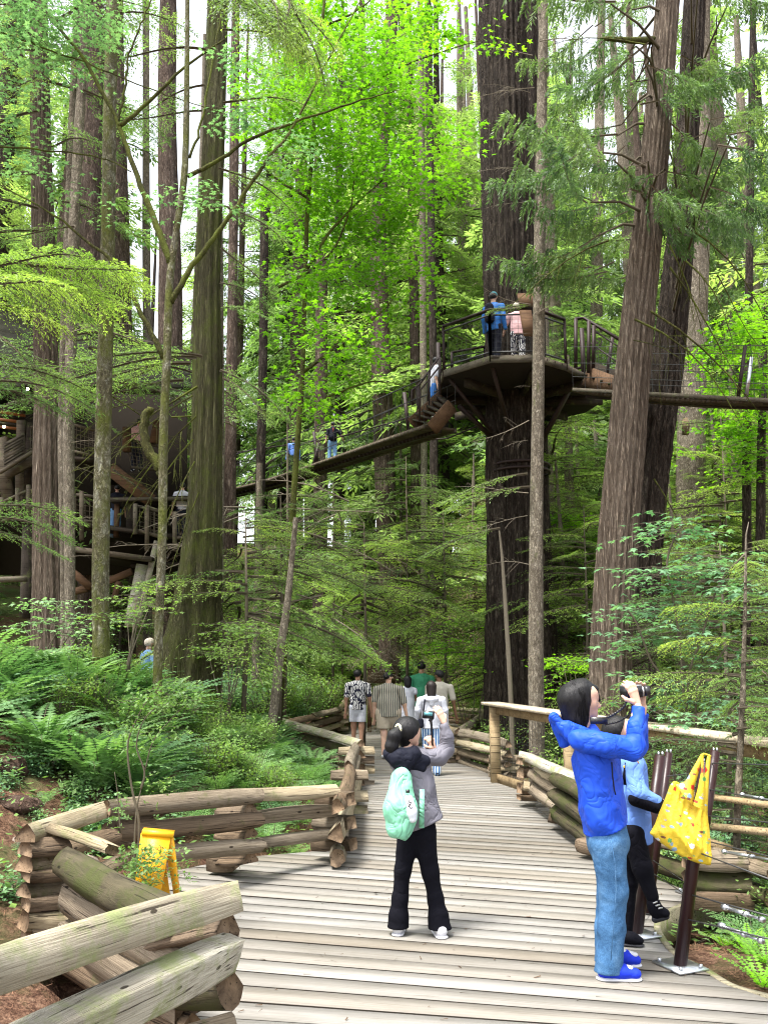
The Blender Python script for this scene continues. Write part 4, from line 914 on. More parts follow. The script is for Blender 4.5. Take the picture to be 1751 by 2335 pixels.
for i in range(12): t = i/11; mb.tube([at(956+46*t, 900-62*t, 19.35), at(956+46*t, 962-58*t, 19.35)], .005, 4, False)
mb.build('baluster', M['cable'], st)
# ---- long hanging bridge
hb = thing('suspension_bridge', 'long narrow plank bridge hanging between the platform and the treehouse', 'suspension bridge', at(1000, 975, 19))
def zz(px): return np.interp(px, [509, 682, 757, 796, 880, 969, 1005], [28, 25.6, 24.5, 23.8, 21.6, 19.5, 18.9])
# line of the near edge (top of the side board), farther edge parallel
cl = [(1003, 976), (920, 1003), (840, 1030), (757, 1058), (682, 1083), (600, 1108), (509, 1128)]
CLw = [at(x, y, float(zz(x))) for x, y in cl]; CC = [Vector(c) for c in catmull([tuple(c) for c in CLw], 10)]
for i in range(len(CC)-1):
    a, b = CC[i], CC[i+1]; d = (b-a); dh = Vector((d.x, d.y, 0)).normalized(); sd_ = Vector((-dh.y, dh.x, 0))
    mb = MB(); m_ = a.lerp(b, .5); mb.box(m_-sd_*.42, m_+sd_*.42, d.length*.93, .05); mb.build('plank', M['bridgewood'], hb, origin=m_)
mb = MB()
for a, b in zip(CC[:-1], CC[1:]): mb.box(a-Vector((0, 0, .07)), b-Vector((0, 0, .07)), .10, .07)
mb.build('under_beam', M['steel'], hb)
for s in (-.40, .40):
    mb = MB()
    P_ = []
    for i, c in enumerate(CC):
        d = CC[min(i+1, len(CC)-1)]-CC[max(i-1, 0)]; dh = Vector((d.x, d.y, 0)).normalized(); P_.append(c+Vector((-dh.y, dh.x, 0))*s+Vector((0, 0, -.06)))
    for a, b in zip(P_[:-1], P_[1:]): mb.box(a+Vector((0, 0, .04)), b+Vector((0, 0, .04)), .05, .07)
    mb.build('side_board', M['grwood'], hb)
    mb = MB()
    for h in (.35, .7, 1.1): mb.tube([p+Vector((0, 0, h+.06)) for p in P_], .009 if h < 1 else .016, 4, False)
    for i in range(0, len(P_), 2): mb.tube([P_[i], P_[i]+Vector((0, 0, 1.16))], .005, 3, False)
    mb.build('cable_netting', M['cable'], hb)
for (p, q, D_) in (((922, 895), (933, 1000), 21.0), ((716, 985), (725, 1068), 25.0), ((728, 1010), (712, 1068), 24.7)): mb = MB(); mb.box(at(p[0], p[1], D_), at(q[0], q[1], D_), .09, .07); mb.build('hanger_post', M['steel'], hb)
# suspension cables
mb = MB()
for P_ in ([(1060, 880, 19.8), (960, 945, 20.5), (760, 1000, 24.5), (480, 1040, 29)], [(1116, 960, 20), (1020, 1000, 20.5), (860, 1010, 26)]):
    mb.tube([at(*p) for p in P_], .02, 5, False)
mb.build('main_cable', M['steel'], hb)
# ---- bridge on the right
rb = thing('suspension_bridge', 'dark plank bridge leaving the platform towards the leaning cedar at the far side', 'suspension bridge', at(1400, 905, 17))
A_, B_ = at(1338, 897, 17.6), at(1800, 925, 13.6); d = B_-A_; dh = Vector((d.x, d.y, 0)).normalized(); sd_ = Vector((-dh.y, dh.x, 0)); n = 42
for i in range(n):
    m_ = A_.lerp(B_, (i+.5)/n)-Vector((0, 0, .06*math.sin(math.pi*i/n))); mb = MB(); mb.box(m_-sd_*.38, m_+sd_*.38, d.length/n*.93, .05); mb.build('plank', M['bridgewood'], rb, origin=m_)
for s in (-.38, .38): mb = MB(); mb.box(A_+sd_*s+Vector((0, 0, .02)), B_+sd_*s+Vector((0, 0, .02)), .05, .07); mb.build('side_board', M['grwood'], rb)
mb = MB(); mb.box(A_-Vector((0, 0, .07)), B_-Vector((0, 0, .07)), .10, .07); mb.build('under_beam', M['steel'], rb)
mb = MB()
for s in (-.38, .38):
    for h in (.3, .6, .95): mb.tube([A_+sd_*s+Vector((0, 0, h)), B_+sd_*s+Vector((0, 0, h))], .008, 4, False)
    for i in range(14): q = A_.lerp(B_, i/13)+sd_*s; mb.tube([q, q+Vector((0, 0, .95))], .004, 3, False)
mb.build('cable_netting', M['cable'], rb)
for (p, q, D_) in (((1698, 790), (1682, 905), 14.6), ((1712, 815), (1700, 905), 14.3)): mb = MB(); mb.box(at(p[0], p[1], D_), at(q[0], q[1], D_), .05, .05); mb.build('post', M['steel'] if D_ > 14.5 else M['galv'], rb)
# stair on the right of the platform
s2 = thing('timber_stair', 'timber stair with angled dark handrails leading off the platform behind the leaning cedar', 'stair', PR[5])
a, b = at(1335, 852, 18.6), at(1425, 885, 17.7); mb = MB(); mb.box(a+Vector((0, 0, -.05)), b+Vector((0, 0, -.05)), .06, .42); mb.build('stringer', M['stringer'], s2, origin=a)
a2, b2_ = at(1340, 838, 19.5), at(1425, 872, 18.6); mb = MB(); mb.box(a2, b2_, .06, .34); mb.build('stringer', M['darkwood'], s2, origin=a2)
for k in range(5): p = a.lerp(b, (k+.5)/5); q = a2.lerp(b2_, (k+.5)/5); mb = MB(); mb.box(p, q, .22, .04); mb.build('tread', M['darkwood'], s2, origin=p)
mb = MB(); mb.tube([at(1310, 727, 18.7), at(1330, 725, 18.7), at(1425, 782, 17.8)], .035, 6); mb.tube([at(1340, 745, 18.7), at(1425, 800, 17.8)], .02, 5); mb.tube([at(1345, 782, 18.7), at(1425, 838, 17.8)], .018, 5); mb.build('handrail', M['steel'], s2)
for (x0, y0, x1, y1) in ((1342, 732, 1341, 850), (1397, 765, 1378, 885), (1312, 727, 1312, 838), (1353, 742, 1352, 838)): mb = MB(); mb.box(at(x0, y0, 18.4), at(x1, y1, 18.4), .07, .05); mb.build('post', M['steel'], s2)
mb = MB()
for i in range(14): t = i/13; mb.tube([at(1345+80*t, 750+52*t, 18.5-.7*t), at(1345+80*t, 835+46*t, 18.5-.7*t)], .004, 3, False)
mb.build('baluster', M['cable'], s2)

# ================================================================ treehouse
th = thing('treehouse', 'dark rambling multi-storey treehouse with a mossy roof and netted balconies', 'treehouse', (at(200, 1250, 22).x, 22, hgt(at(200, 1250, 22).x, 22)))
def P(px, py, D_=22): return at(px, py, D_)
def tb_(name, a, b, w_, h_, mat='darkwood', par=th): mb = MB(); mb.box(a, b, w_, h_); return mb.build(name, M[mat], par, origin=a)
M['roof'] = plain('mossy_shingle_roof', (.009, .009, .005), .95, .1, var=.5, scale=6, bdist=.05)
M['glow'] = newmat('lamp_glow')[0]
t = M['glow'].node_tree; e = N(t, 'ShaderNodeEmission'); e.inputs[0].default_value = (1, .82, .55, 1); e.inputs[1].default_value = 6; oo = N(t, 'ShaderNodeOutputMaterial'); t.links.new(e.outputs[0], oo.inputs[0])
M['ceil'] = plain('lamplit_ceiling_timber', (.22, .075, .02), .6, .3)  # orange lamplight on the rafters painted into their colour
# roofs: layered shingle courses as sloped slabs
for j in range(7):
    t0, t1 = j/7, (j+1)/7
    a0 = P(150, 742, 24.5).lerp(P(120, 880, 20.6), t0); a1 = P(150, 742, 24.5).lerp(P(120, 880, 20.6), t1); b0 = P(452, 815, 24.5).lerp(P(448, 890, 20.6), t0); b1 = P(452, 815, 24.5).lerp(P(448, 890, 20.6), t1)
    mb = MB(); mb.poly([a1, b1, b0, a0], .07); mb.build('shingle_course', M['roof'], th, origin=a0)
for j in range(6):
    t0, t1 = j/6, (j+1)/6; A0_, A1_ = P(-60, 690, 25), P(-60, 900, 20.5); B0__, B1__ = P(140, 745, 25), P(90, 880, 20.5)
    mb = MB(); mb.poly([A0_.lerp(A1_, t1), B0__.lerp(B1__, t1), B0__.lerp(B1__, t0), A0_.lerp(A1_, t0)], .07); mb.build('shingle_course', M['roof'], th, origin=A0_.lerp(A1_, t0))
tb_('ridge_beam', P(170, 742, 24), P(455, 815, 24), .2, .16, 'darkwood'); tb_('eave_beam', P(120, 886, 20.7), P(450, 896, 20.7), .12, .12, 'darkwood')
# rear wall and interior
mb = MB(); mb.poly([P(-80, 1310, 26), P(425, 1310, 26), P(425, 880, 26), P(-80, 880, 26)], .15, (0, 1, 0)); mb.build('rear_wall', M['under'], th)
for j in range(6): tb_('ceiling_rafter', P(-30, 925+j*9, 22+j*.5), P(58, 940+j*8, 22+j*.5), .08, .07, 'ceil' if j % 2 else 'darkwood')
for (px, py, D_) in ((10, 973, 22.2), (64, 887, 20.3)): mb = MB(); mb.tube([P(px-2, py, D_), P(px+2, py, D_)], .035, 8); mb.build('lamp', M['glow'], th)
# posts
for (x0, y0, x1, y1, w_, mt) in ((52, 960, 48, 1150, .22, 'grwood'), (75, 965, 62, 1120, .2, 'darkwood'), (8, 1000, 22, 1140, .3, 'grwood'), (290, 975, 290, 1030, .18, 'stringer'), (362, 960, 352, 1010, .2, 'stringer'), (268, 1150, 266, 1225, .12, 'stringer'), (302, 1140, 302, 1215, .25, 'darkwood')):
    tb_('post', P(x0, y0, 22.5), P(x1, y1, 22.5), w_, w_, mt)
for (x, y0, y1) in ((41, 1114, 1178), (66, 1106, 1178), (187, 1120, 1232), (309, 1149, 1218), (336, 1152, 1257), (399, 1167, 1256), (4, 1135, 1185)):
    mb = MB(); mb.tube([P(x, y0, 21.5), P(x, y1, 21.5)], .055, 10); mb.build('railing_post', M['grwood'], th, origin=P(x, y1, 21.5))
def net(a0, a1, b0, b1, D_, st_=.085, mat='grwood'):
    """netting between top line a0-a1 and bottom line b0-b1 (px)"""
    A0_, A1_, B0__, B1__ = P(*a0, D_), P(*a1, D_), P(*b0, D_), P(*b1, D_); mb = MB(); L = (A1_-A0_).length; H_ = (B0__-A0_).length; n = max(3, int(L/.11)); m = max(3, int(H_/.11))
    for i in range(n+1): mb.tube([A0_.lerp(A1_, i/n), B0__.lerp(B1__, i/n)], .010, 3, False)
    for j in range(m+1): mb.tube([A0_.lerp(B0__, j/m), A1_.lerp(B1__, j/m)], .010, 3, False)
    mb.build('netting', M[mat], th)
    for s, e in ((A0_, A1_), (B0__, B1__)): mb = MB(); mb.tube([s, e], .038, 8); mb.build('rail', M['grwood'], th, origin=s)
net((6, 1145), (60, 1120), (6, 1188), (62, 1170), 21.5); net((72, 1118), (130, 1112), (72, 1172), (130, 1175), 21.5)
net((166, 968), (222, 983), (166, 1028), (222, 1042), 22.2); net((288, 1001), (362, 1018), (300, 1065), (358, 1072), 22.6); net((72, 975), (84, 970), (70, 1026), (84, 1020), 22.2)
net((174, 1128), (216, 1132), (174, 1186), (216, 1190), 21.8); net((309, 1153), (362, 1166), (309, 1208), (362, 1222), 21.6); net((336, 1156), (362, 1164), (336, 1216), (362, 1224), 21.6); net((399, 1172), (430, 1178), (399, 1226), (430, 1226), 21.8)
for j in range(9): tb_('wall_board', P(10, 1016+j*7, 21.8), P(57, 990+j*6.5, 21.8), .03, .10, 'grwood')
tb_('rail', P(0, 1078, 21.7), P(84, 1025, 21.7), .08, .08, 'grwood'); tb_('beam', P(14, 1082, 22.0), P(84, 1045, 22.0), .12, .25, 'grwood')
# floors
for (x0, y0, x1, y1, D_, h_) in ((0, 1188, 80, 1178, 21.9, .2), (165, 1192, 430, 1230, 22, .18), (150, 1045, 225, 1052, 22.6, .2), (245, 1140, 440, 1137, 22.2, .16), (168, 1252, 345, 1276, 21.6, .26), (300, 1290, 415, 1288, 22.5, .15)):
    tb_('floor_beam', P(x0, y0, D_), P(x1, y1, D_), .16, h_*.5, 'grwood' if D_ in (21.6, 22.2) else 'darkwood')
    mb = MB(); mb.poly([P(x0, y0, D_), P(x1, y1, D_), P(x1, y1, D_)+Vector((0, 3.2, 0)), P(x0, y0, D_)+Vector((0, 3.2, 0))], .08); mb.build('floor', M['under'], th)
for (x0, y0, x1, y1, w_) in ((165, 1303, 210, 1340, .18), (250, 1325, 302, 1303, .16), (165, 1350, 200, 1342, .16), (272, 1325, 262, 1365, .13), (130, 1180, 80, 1200, .15)): tb_('brace', P(x0, y0, 22), P(x1, y1, 22), w_, w_, 'stringer')
for (x0, y0, x1, y1, r_) in ((326, 1288, 303, 1400, .16), (359, 1234, 318, 1400, .08), (66, 1200, 60, 1380, .15), (235, 1290, 230, 1400, .14)):
    mb = MB(); mb.tube([P(x0, y0, 22), P(x1, y1, 22), P(x1-(x0-x1)*.15, y1+30, 22)], r_, 10); mb.build('log_post', M['rail_grey'] if x0 > 300 else M['darkwood'], th)
# inner stair
tb_('stringer', P(250, 1068, 22.2), P(346, 1142, 22.2), .08, .35, 'stringer'); tb_('stringer', P(262, 1068, 23.2), P(358, 1140, 23.2), .08, .3, 'darkwood')
for k in range(7): tb_('tread', P(250+96*(k+.5)/7, 1068+74*(k+.5)/7, 22.2), P(262+96*(k+.5)/7, 1068+74*(k+.5)/7, 23.2), .25, .05, 'darkwood')
tb_('rail', P(258, 1070, 21.9), P(352, 1138, 21.9), .05, .05, 'grwood'); tb_('rail', P(0, 1322, 21), P(60, 1320, 21), .2, .12, 'grwood')
# crooked limb by the treehouse
cl_ = T['maple_l']; limb_px(cl_, [(372, 1082), (362, 1060), (340, 1030), (328, 990), (332, 950), (345, 930)], 11.05, .075, .05)
# carved wooden sign beyond the group
cs = thing('carved_sign', 'dark carved wooden sign panel on posts beyond the walking group', 'sign', (at(868, 1620, 26).x, 26, 0))
a, b = at(838, 1534, 26), at(902, 1538, 26); mb = MB(); mb.box(a, b, .08, .56); mb.build('panel', M['signwood'], cs, origin=a)
mb = MB(); mb.box(at(836, 1511, 25.95), at(905, 1517, 25.95), .14, .07); mb.build('top_board', M['rail'], cs)
for x in (843, 898): mb = MB(); q = at(x, 1560, 26.05); mb.box((q.x, q.y, -.2), (q.x, q.y, q.z), .12, .12); mb.build('post', M['signwood'], cs)
M['signtext'] = plain('faded_carved_lettering', (.30, .25, .17), .8)
mb = MB(); rr_ = random.Random(3)
for j in range(5):
    y = 1521+j*6.4; x = 846+(2 if j else 6)
    while x < 892: l = rr_.uniform(2, 6); mb.box(at(x, y, 25.93), at(x+l, y+.2, 25.93), .01, .028 if j else .05); x += l+1.6
mb.build('carved_line', M['signtext'], cs)
# ================================================================ leaves of the maples
def maple_cloud(seed, centres, n, size, lm, tm, flat=.35, name='foliage', tilt=.5):
    """centres: (x, y, z, rx, ry, rz) world ellipsoids filled with small tiers of lobed leaves"""
    g = np.random.default_rng(seed); C = np.array(centres); vol = (C[:, 3]*C[:, 4]*C[:, 5])**.8; pick = g.choice(len(C), n//6+1, p=vol/vol.sum())
    B = []; Dv = []; S = []; TV = []
    for c in C[pick]:
        d = g.normal(0, 1, 3); d = d/np.linalg.norm(d)*g.uniform(.15, 1)**.45
        tier = c[:3] + d*c[3:]; az = g.uniform(0, 6.28); ax = np.array([math.cos(az), math.sin(az), g.uniform(-.25, .1)]); TLn = size*g.uniform(3, 5.5)
        sdv = np.array([-ax[1], ax[0], 0])
        TV += [tier, tier+ax*TLn+(0, 0, .004), tier+ax*TLn, tier-(0, 0, .008)]
        for j in range(6):
            s = (-1)**j; p = tier + ax*TLn*(.25+.15*j); dv = nrm(ax*.6 + sdv*s*g.uniform(.5, 1.1) + np.array([0, 0, g.normal(-.15, .2)]))
            B.append(p+dv*size*.2); Dv.append(dv); S.append(size*g.uniform(.6, 1.25))
    B, Dv, S = np.array(B), np.array(Dv), np.array(S); m = len(B); up = nrm(np.stack([g.normal(0, tilt, m), g.normal(0, tilt, m), np.ones(m)], 1))
    V, F = palm_leaf(m, g, B, Dv, up, S); TV = np.array(TV)
    VV = np.vstack([V, TV]); FT = np.arange(len(TV)).reshape(-1, 4)+len(V)
    return mesh_np(name, VV, [np.vstack([F, FT])], [lm, tm], False, np.concatenate([np.zeros(len(F), int), np.ones(len(FT), int)]))
def blobs(L, D, spread=1.0):
    out = []
    for (px, py, rx, ry) in L:
        q = at(px, py, D+random.uniform(-spread, spread)); s = 1/ppm(D, q.z); out.append((q.x, q.y, q.z, rx*s, max(rx, ry)*s*.8, ry*s))
    return out
random.seed(21)
bl = blobs([(700, 250, 120, 110), (800, 150, 110, 90), (880, 250, 90, 80), (840, 370, 120, 80), (930, 420, 90, 50), (740, 480, 90, 90), (860, 520, 100, 60), (930, 600, 80, 40), (790, 620, 90, 60), (700, 640, 70, 60), (740, 760, 70, 70),
            (820, 800, 60, 60), (780, 860, 60, 30), (880, 100, 80, 60), (960, 60, 80, 60), (620, 200, 60, 60), (660, 420, 60, 70), (1000, 320, 60, 30), (1090, 100, 50, 20), (760, 40, 90, 60), (960, 180, 40, 40), (900, 700, 50, 30), (690, 900, 40, 60)], 17, 1.3)
me = maple_cloud(5, bl, 11500, .17, M['l_maple'], M['twig']); link('foliage', me, cm, tuple(-Vector(cm.location)))
# darker leaves on the slender maple
bl = blobs([(40, 40, 120, 60), (150, 90, 110, 50), (60, 160, 90, 30), (60, 350, 80, 25), (130, 400, 60, 20), (470, 450, 60, 25), (440, 430, 50, 20), (70, 230, 70, 20), (520, 280, 40, 40), (590, 250, 50, 40), (200, 20, 80, 40), (560, 130, 50, 60), (300, 500, 40, 16), (640, 330, 50, 40)], 11, .5)
me = maple_cloud(6, bl, 2600, .11, M['l_vine'], M['twig'], tilt=.3); link('foliage', me, ml, tuple(-Vector(ml.location)))
# maple on the far right
mr = thing('maple_tree', 'yellow-green maple glowing behind the bridge at the picture edge', 'tree', (at(1730, 1200, 19).x, 19, hgt(at(1730, 1200, 19).x, 19)))
mb = MB(); mb.tube([Vector(mr.location)-Vector((0, 0, .3)), at(1732, 1300, 19), at(1735, 1000, 19), at(1745, 700, 19)], [.12, .11, .09, .05], 10); mb.build('trunk', M['b_fir'], mr)
bl = blobs([(1700, 760, 60, 50), (1740, 720, 60, 60), (1640, 800, 40, 30), (1590, 815, 30, 16), (1700, 860, 60, 40), (1720, 960, 60, 60), (1660, 990, 40, 30), (1740, 1040, 50, 40), (1600, 930, 25, 10), (1700, 1080, 40, 20), (1560, 1020, 20, 20)], 18.5, .8)
me = maple_cloud(7, bl, 3000, .17, M['l_maple'], M['twig']); link('foliage', me, mr, tuple(-Vector(mr.location)))
# vine maple right foreground
vm = thing('vine_maple', 'young maple with flat tiers of broad blue-green leaves above the pale handrail', 'small tree', (at(1560, 1700, 9.5).x, 9.5, hgt(at(1560, 1700, 9.5).x, 9.5)))
b0 = Vector(vm.location)
for P_ in ([(1560, 1700), (1556, 1560), (1540, 1400), (1520, 1280), (1555, 1190)], [(1575, 1700), (1565, 1600), (1600, 1450), (1640, 1330), (1700, 1260)], [(1540, 1700), (1520, 1600), (1480, 1500), (1450, 1420), (1420, 1380)], [(1590, 1700), (1585, 1620), (1610, 1540), (1660, 1470)]):
    Q = [at(p[0], p[1], 9.5) for p in P_]; Q[0] = Vector((Q[0].x, 9.5, hgt(Q[0].x, 9.5)-.1)); mb = MB(); mb.tube([Vector(c) for c in catmull([tuple(q) for q in Q], 4)], .011, 6); mb.build('stem', M['twig'], vm, smooth=True)
bl = blobs([(1555, 1185, 45, 10), (1500, 1215, 40, 12), (1580, 1270, 50, 14), (1490, 1300, 50, 14), (1440, 1385, 45, 12), (1560, 1380, 70, 14), (1460, 1440, 45, 14), (1620, 1330, 50, 12), (1690, 1300, 40, 14), (1590, 1450, 50, 18), (1550, 1560, 40, 18), (1640, 1590, 50, 16), (1600, 1640, 40, 14),
            (1500, 1610, 30, 14), (1680, 1400, 40, 20), (1430, 1480, 25, 10), (1660, 1500, 40, 16), (1480, 1545, 30, 10), (1720, 1340, 35, 16)], 9.5, .5)
me = maple_cloud(8, bl, 1700, .13, M['l_vine'], M['twig'], tilt=.22); link('foliage', me, vm, tuple(-b0))
# fresh maple shrubs by the great fir's foot and in the middle distance
def maple_bush(lb, px, py, D, rx, ry, n, size, mat='l_maple', seed=1):
    q = at(px, py, D); z = hgt(q.x, q.y); o = thing('maple_bush', lb, 'shrub', (q.x, q.y, z)); s = 1/ppm(D, q.z); g = random.Random(seed)
    bl = [(q.x+g.uniform(-.7, .7)*rx*s, q.y+g.uniform(-.5, .5), q.z+g.uniform(-.8, .8)*ry*s, rx*s*.4, .4, ry*s*.22) for _ in range(9)]
    mb = MB()
    for b in bl[:6]: mb.tube([Vector((q.x+g.uniform(-.1, .1), q.y, z-.1)), Vector(((q.x+b[0])/2, b[1], (z+b[2])/2+.1)), Vector(b[:3])], [.014, .01, .004], 5)
    mb.build('stem', M['twig'], o)
    link('foliage', maple_cloud(seed, bl, n, size, M[mat], M['twig'], tilt=.3), o, tuple(-Vector(o.location)))
maple_bush('yellow-green maple bush beside the walking group below the slope', 1075, 1470, 21, 110, 70, 900, .13, seed=31)
maple_bush('light green leafy bush lit up between the giant fir and the leaning cedar', 1310, 1540, 17, 70, 60, 700, .12, seed=32)
maple_bush('bright low maple bush beyond the giant fir, under the platform', 1290, 1240, 24, 60, 90, 900, .15, seed=33)
maple_bush('pale broad-leaved bush at the foot of the treehouse', 120, 1400, 13.2, 110, 55, 420, .11, 'l_vine', seed=34)
maple_bush('yellowish thin-leaved bush in front of the mossy trunk', 290, 1380, 11.4, 100, 50, 420, .075, 'l_shrub', seed=35)
maple_bush('pale green low bush beneath the mossy cedar roots', 520, 1460, 14, 70, 60, 700, .09, 'l_shrub', seed=36)

# ================================================================ hemlock boughs that hang into view on the near trees
random.seed(31)
def fan(o, key, L):
    for (px, py, D_, az, pi_, sc) in L: bough_px(o, '%s%d' % (key, random.randrange(2)), px, py, D_, az, pi_, sc, random.uniform(-14, 14))
# bright bough reaching in from the left edge
hl = thing('hemlock_tree', 'hemlock outside the frame reaching bright drooping boughs in over the reddish cedar', 'tree', (-6.2, 9.5, hgt(-6.2, 9.5)))
mb = MB(); mb.tube([(-6.2, 9.5, 1.2), (-6.15, 9.5, 6), (-6.1, 9.5, 12)], [.16, .14, .10], 14); mb.build('trunk', M['b_grey'], hl, origin=(-6.2, 9.5, 1.2))
fan(hl, 'fine', [(-90, 590, 8.5, 5, 8, 1.0), (-60, 605, 8.3, -12, 6, .95), (-80, 620, 8.8, 15, 4, 1.05), (10, 600, 8.4, -2, 4, .95), (60, 608, 8.3, -8, 2, .9), (70, 600, 8.6, 12, 4, .85), (-90, 650, 8.0, -22, 0, .9), (-80, 680, 8.2, -10, -8, .8), (-60, 640, 8.6, 2, -6, .9), (0, 640, 8.1, -22, -6, .75), (-70, 610, 9.0, 25, 4, 1.1), (30, 625, 8.5, -14, -8, .75)])
fan(hl, 'hem', [(-80, 830, 9.4, 5, 2, .8), (-90, 860, 9.2, -8, -2, .9), (-60, 800, 9.6, 12, -6, .8), (-60, 740, 9.6, -14, -25, .8), (-90, 880, 9.5, -15, -4, .8), (-60, 1150, 10.5, 0, 4, .75), (-70, 1180, 10.4, -10, 0, .8), (-80, 1200, 10.6, 10, -4, .7)])
for (a_, b_) in ((Vector((-6.15, 9.5, 5.3)), at(-90, 600, 8.6)), (Vector((-6.15, 9.5, 5.0)), at(-85, 660, 8.1)), (Vector((-6.18, 9.5, 4.2)), at(-80, 840, 9.4)), (Vector((-6.2, 9.5, 3.2)), at(-70, 1170, 10.4))):
    mb = MB(); mb.tube([a_, a_.lerp(b_, .5)+Vector((0, 0, .1)), b_], [.045, .03, .018], 6, False); mb.build('limb', M['twig'], hl)
# top hanging spray
ht = thing('hemlock_tree', 'tall hemlock overhead letting a fringe of yellow-green tips down from the top of the view', 'tree', (-3.4, 8.2, hgt(-3.4, 8.2)))
mb = MB(); mb.tube([(-7.4, 7.2, 1.0), (-7.3, 7.2, 7), (-7.2, 7.2, 13)], [.2, .17, .13], 12); ht.location = (-7.4, 7.2, 1.0); mb.build('trunk', M['b_grey'], ht, origin=(-7.4, 7.2, 1.0))
mb = MB(); mb.tube([(-7.3, 7.2, 8.6), (-4.2, 7.4, 9.0), (-2.6, 7.5, 8.6), (-1.2, 7.5, 8.2)], [.05, .04, .03, .01], 6); mb.build('branch', M['twig'], ht)
fan(ht, 'fine', [(420, -60, 7.5, -20, -30, .9), (470, -80, 7.4, -35, -38, .9), (520, -60, 7.6, -10, -40, .9), (570, -40, 7.4, -50, -45, .8), (600, -20, 7.5, -20, -48, .8), (560, -90, 7.7, 20, -30, .9), (640, -10, 7.5, -70, -50, .7), (500, -20, 7.6, -60, -35, .7), (450, -90, 7.8, 20, -28, .9), (640, -60, 7.4, 40, -50, .8)])
# green cedar hung with hemlock foliage
g5 = T['green_l']
fan(g5, 'hem', [(500, 640, 14.6, -10, -20, .7), (505, 560, 14.6, 10, -35, .8), (500, 700, 14.5, -30, -10, .7), (495, 460, 14.6, 0, -20, .9), (500, 380, 14.6, 20, -10, .9), (440, 830, 14.2, 175, 2, 1.3), (450, 822, 14.0, 188, 0, 1.4), (500, 840, 14.2, -5, -25, .9), (505, 860, 14.1, -25, -30, .8), (460, 815, 13.8, 200, 4, 1.1),
                (505, 230, 14.6, -15, 0, 1.0), (470, 120, 14.6, 190, 0, 1.2), (470, 200, 14.4, 170, -5, 1.0), (505, 60, 14.6, 10, 0, 1.1), (460, 260, 14.4, 200, -8, 1.0)])
fan(T['cedar_l'], 'hem', [(105, 60, 15.8, 180, 0, 1.5), (100, 130, 15.6, 200, -5, 1.5), (110, 40, 15.6, -20, 0, 1.5), (112, 180, 15.4, 20, -8, 1.3), (95, 260, 15.5, 175, -8, 1.4), (110, 330, 15.5, -30, -8, 1.1), (90, 400, 15.5, 190, -5, 1.4), (110, 450, 15.4, 0, -12, 1.0), (95, 530, 15.5, 185, 0, 1.3), (90, 100, 15.6, 230, -5, 1.5), (110, -30, 15.8, -60, 0, 1.6), (80, 480, 15, 240, -5, 1.2)])
fan(T['slim_l'], 'hem', [(200, 40, 15, -10, 0, 1.2), (195, 130, 15, 170, -5, 1.1), (190, 200, 15, 20, -10, 1.0), (205, 0, 15, 190, 0, 1.4), (172, 520, 15, 190, -4, .8)])
for i, (px, py, D_, az, pi_, sc) in enumerate([(165, 1010, 15, 5, 10, .5), (160, 830, 15, 190, -5, .9), (168, 900, 15, 175, 0, .8), (165, 760, 15, 0, 15, .9), (160, 1190, 15, 10, 20, .4), (165, 1270, 15, -5, 10, .35), (150, 1060, 15.4, 10, -10, .5)]):
    bough_px(T['slim_l'], 'dead%d' % (i % 3), px, py, D_, az, pi_, sc, name='dead_branch')
# twiggy thicket before the treehouse
for i, (px, py, D_, az, pi_, sc) in enumerate([(440, 800, 14.3, 185, -20, 1.5), (440, 870, 14.2, 175, -30, 1.6), (445, 900, 14.2, 200, -35, 1.4), (448, 950, 14.2, 180, -45, 1.4), (445, 1000, 14.2, 190, -50, 1.2), (450, 1050, 14.2, 200, -60, 1.2), (452, 1120, 14.1, 195, -65, 1.0)]):
    bough_px(g5, 'deadm%d' % (i % 3), px, py, D_, az, pi_, sc, random.uniform(-40, 40), name='dead_branch')
# pale hemlock trunk twigs
tr = T['thin_r']
for i, (px, py, az, pi_, sc) in enumerate([(1225, 40, 10, 12, 1.6), (1222, 100, 12, 22, 1.5), (1215, 115, 178, 0, 1.3), (1218, 200, 172, 4, 1.5), (1210, 210, 190, 15, .9), (1214, 340, 170, 20, .8), (1210, 385, 182, 4, 1.3), (1225, 390, 12, 25, 1.2), (1208, 462, 185, 0, .9), (1222, 590, 5, -10, 1.2), (1212, 640, 180, 3, .4), (1210, 760, 178, 3, .4), (1212, 690, 188, 20, 1.2),
                                            (1208, 812, 175, 12, .5), (1222, 600, 10, 28, 1.2), (1206, 955, 190, -18, 1.2), (1204, 1005, 180, -5, .5), (1208, 880, 180, 2, .3), (1218, 320, 30, 30, 1.0), (1206, 1115, 175, 8, 1.3), (1204, 1180, 185, -2, 1.0), (1206, 1290, 180, 4, .9), (1222, 720, 8, 35, 1.1)]):
    bough_px(tr, 'dead%d' % (i % 3), px, py, 14.98, az, pi_, sc*.62, random.uniform(-60, 60), name='dead_branch')
fan(tr, 'hem', [(1215, 700, 14.9, 178, 8, .45), (1140, 1205, 14.9, 170, -6, .8), (1205, 1110, 14.9, 182, -4, .9), (1204, 1080, 14.9, 160, -2, .9)])
def tie(o, PTS, q, r0=.022):
    """a limb from the trunk to the foot q of a bough"""
    z = q.z+.25; zs = [p.z for p in PTS]; i = max(0, min(len(PTS)-2, sum(1 for a in zs if a < z)-1)); t = (z-zs[i])/(zs[i+1]-zs[i]+1e-6); p = PTS[i].lerp(PTS[i+1], t)
    mb = MB(); mb.tube([p, p.lerp(q, .5)+Vector((0, 0, .12)), q], [r0*1.5, r0, r0*.55], 5, False); mb.build('limb', M['twig'], o)
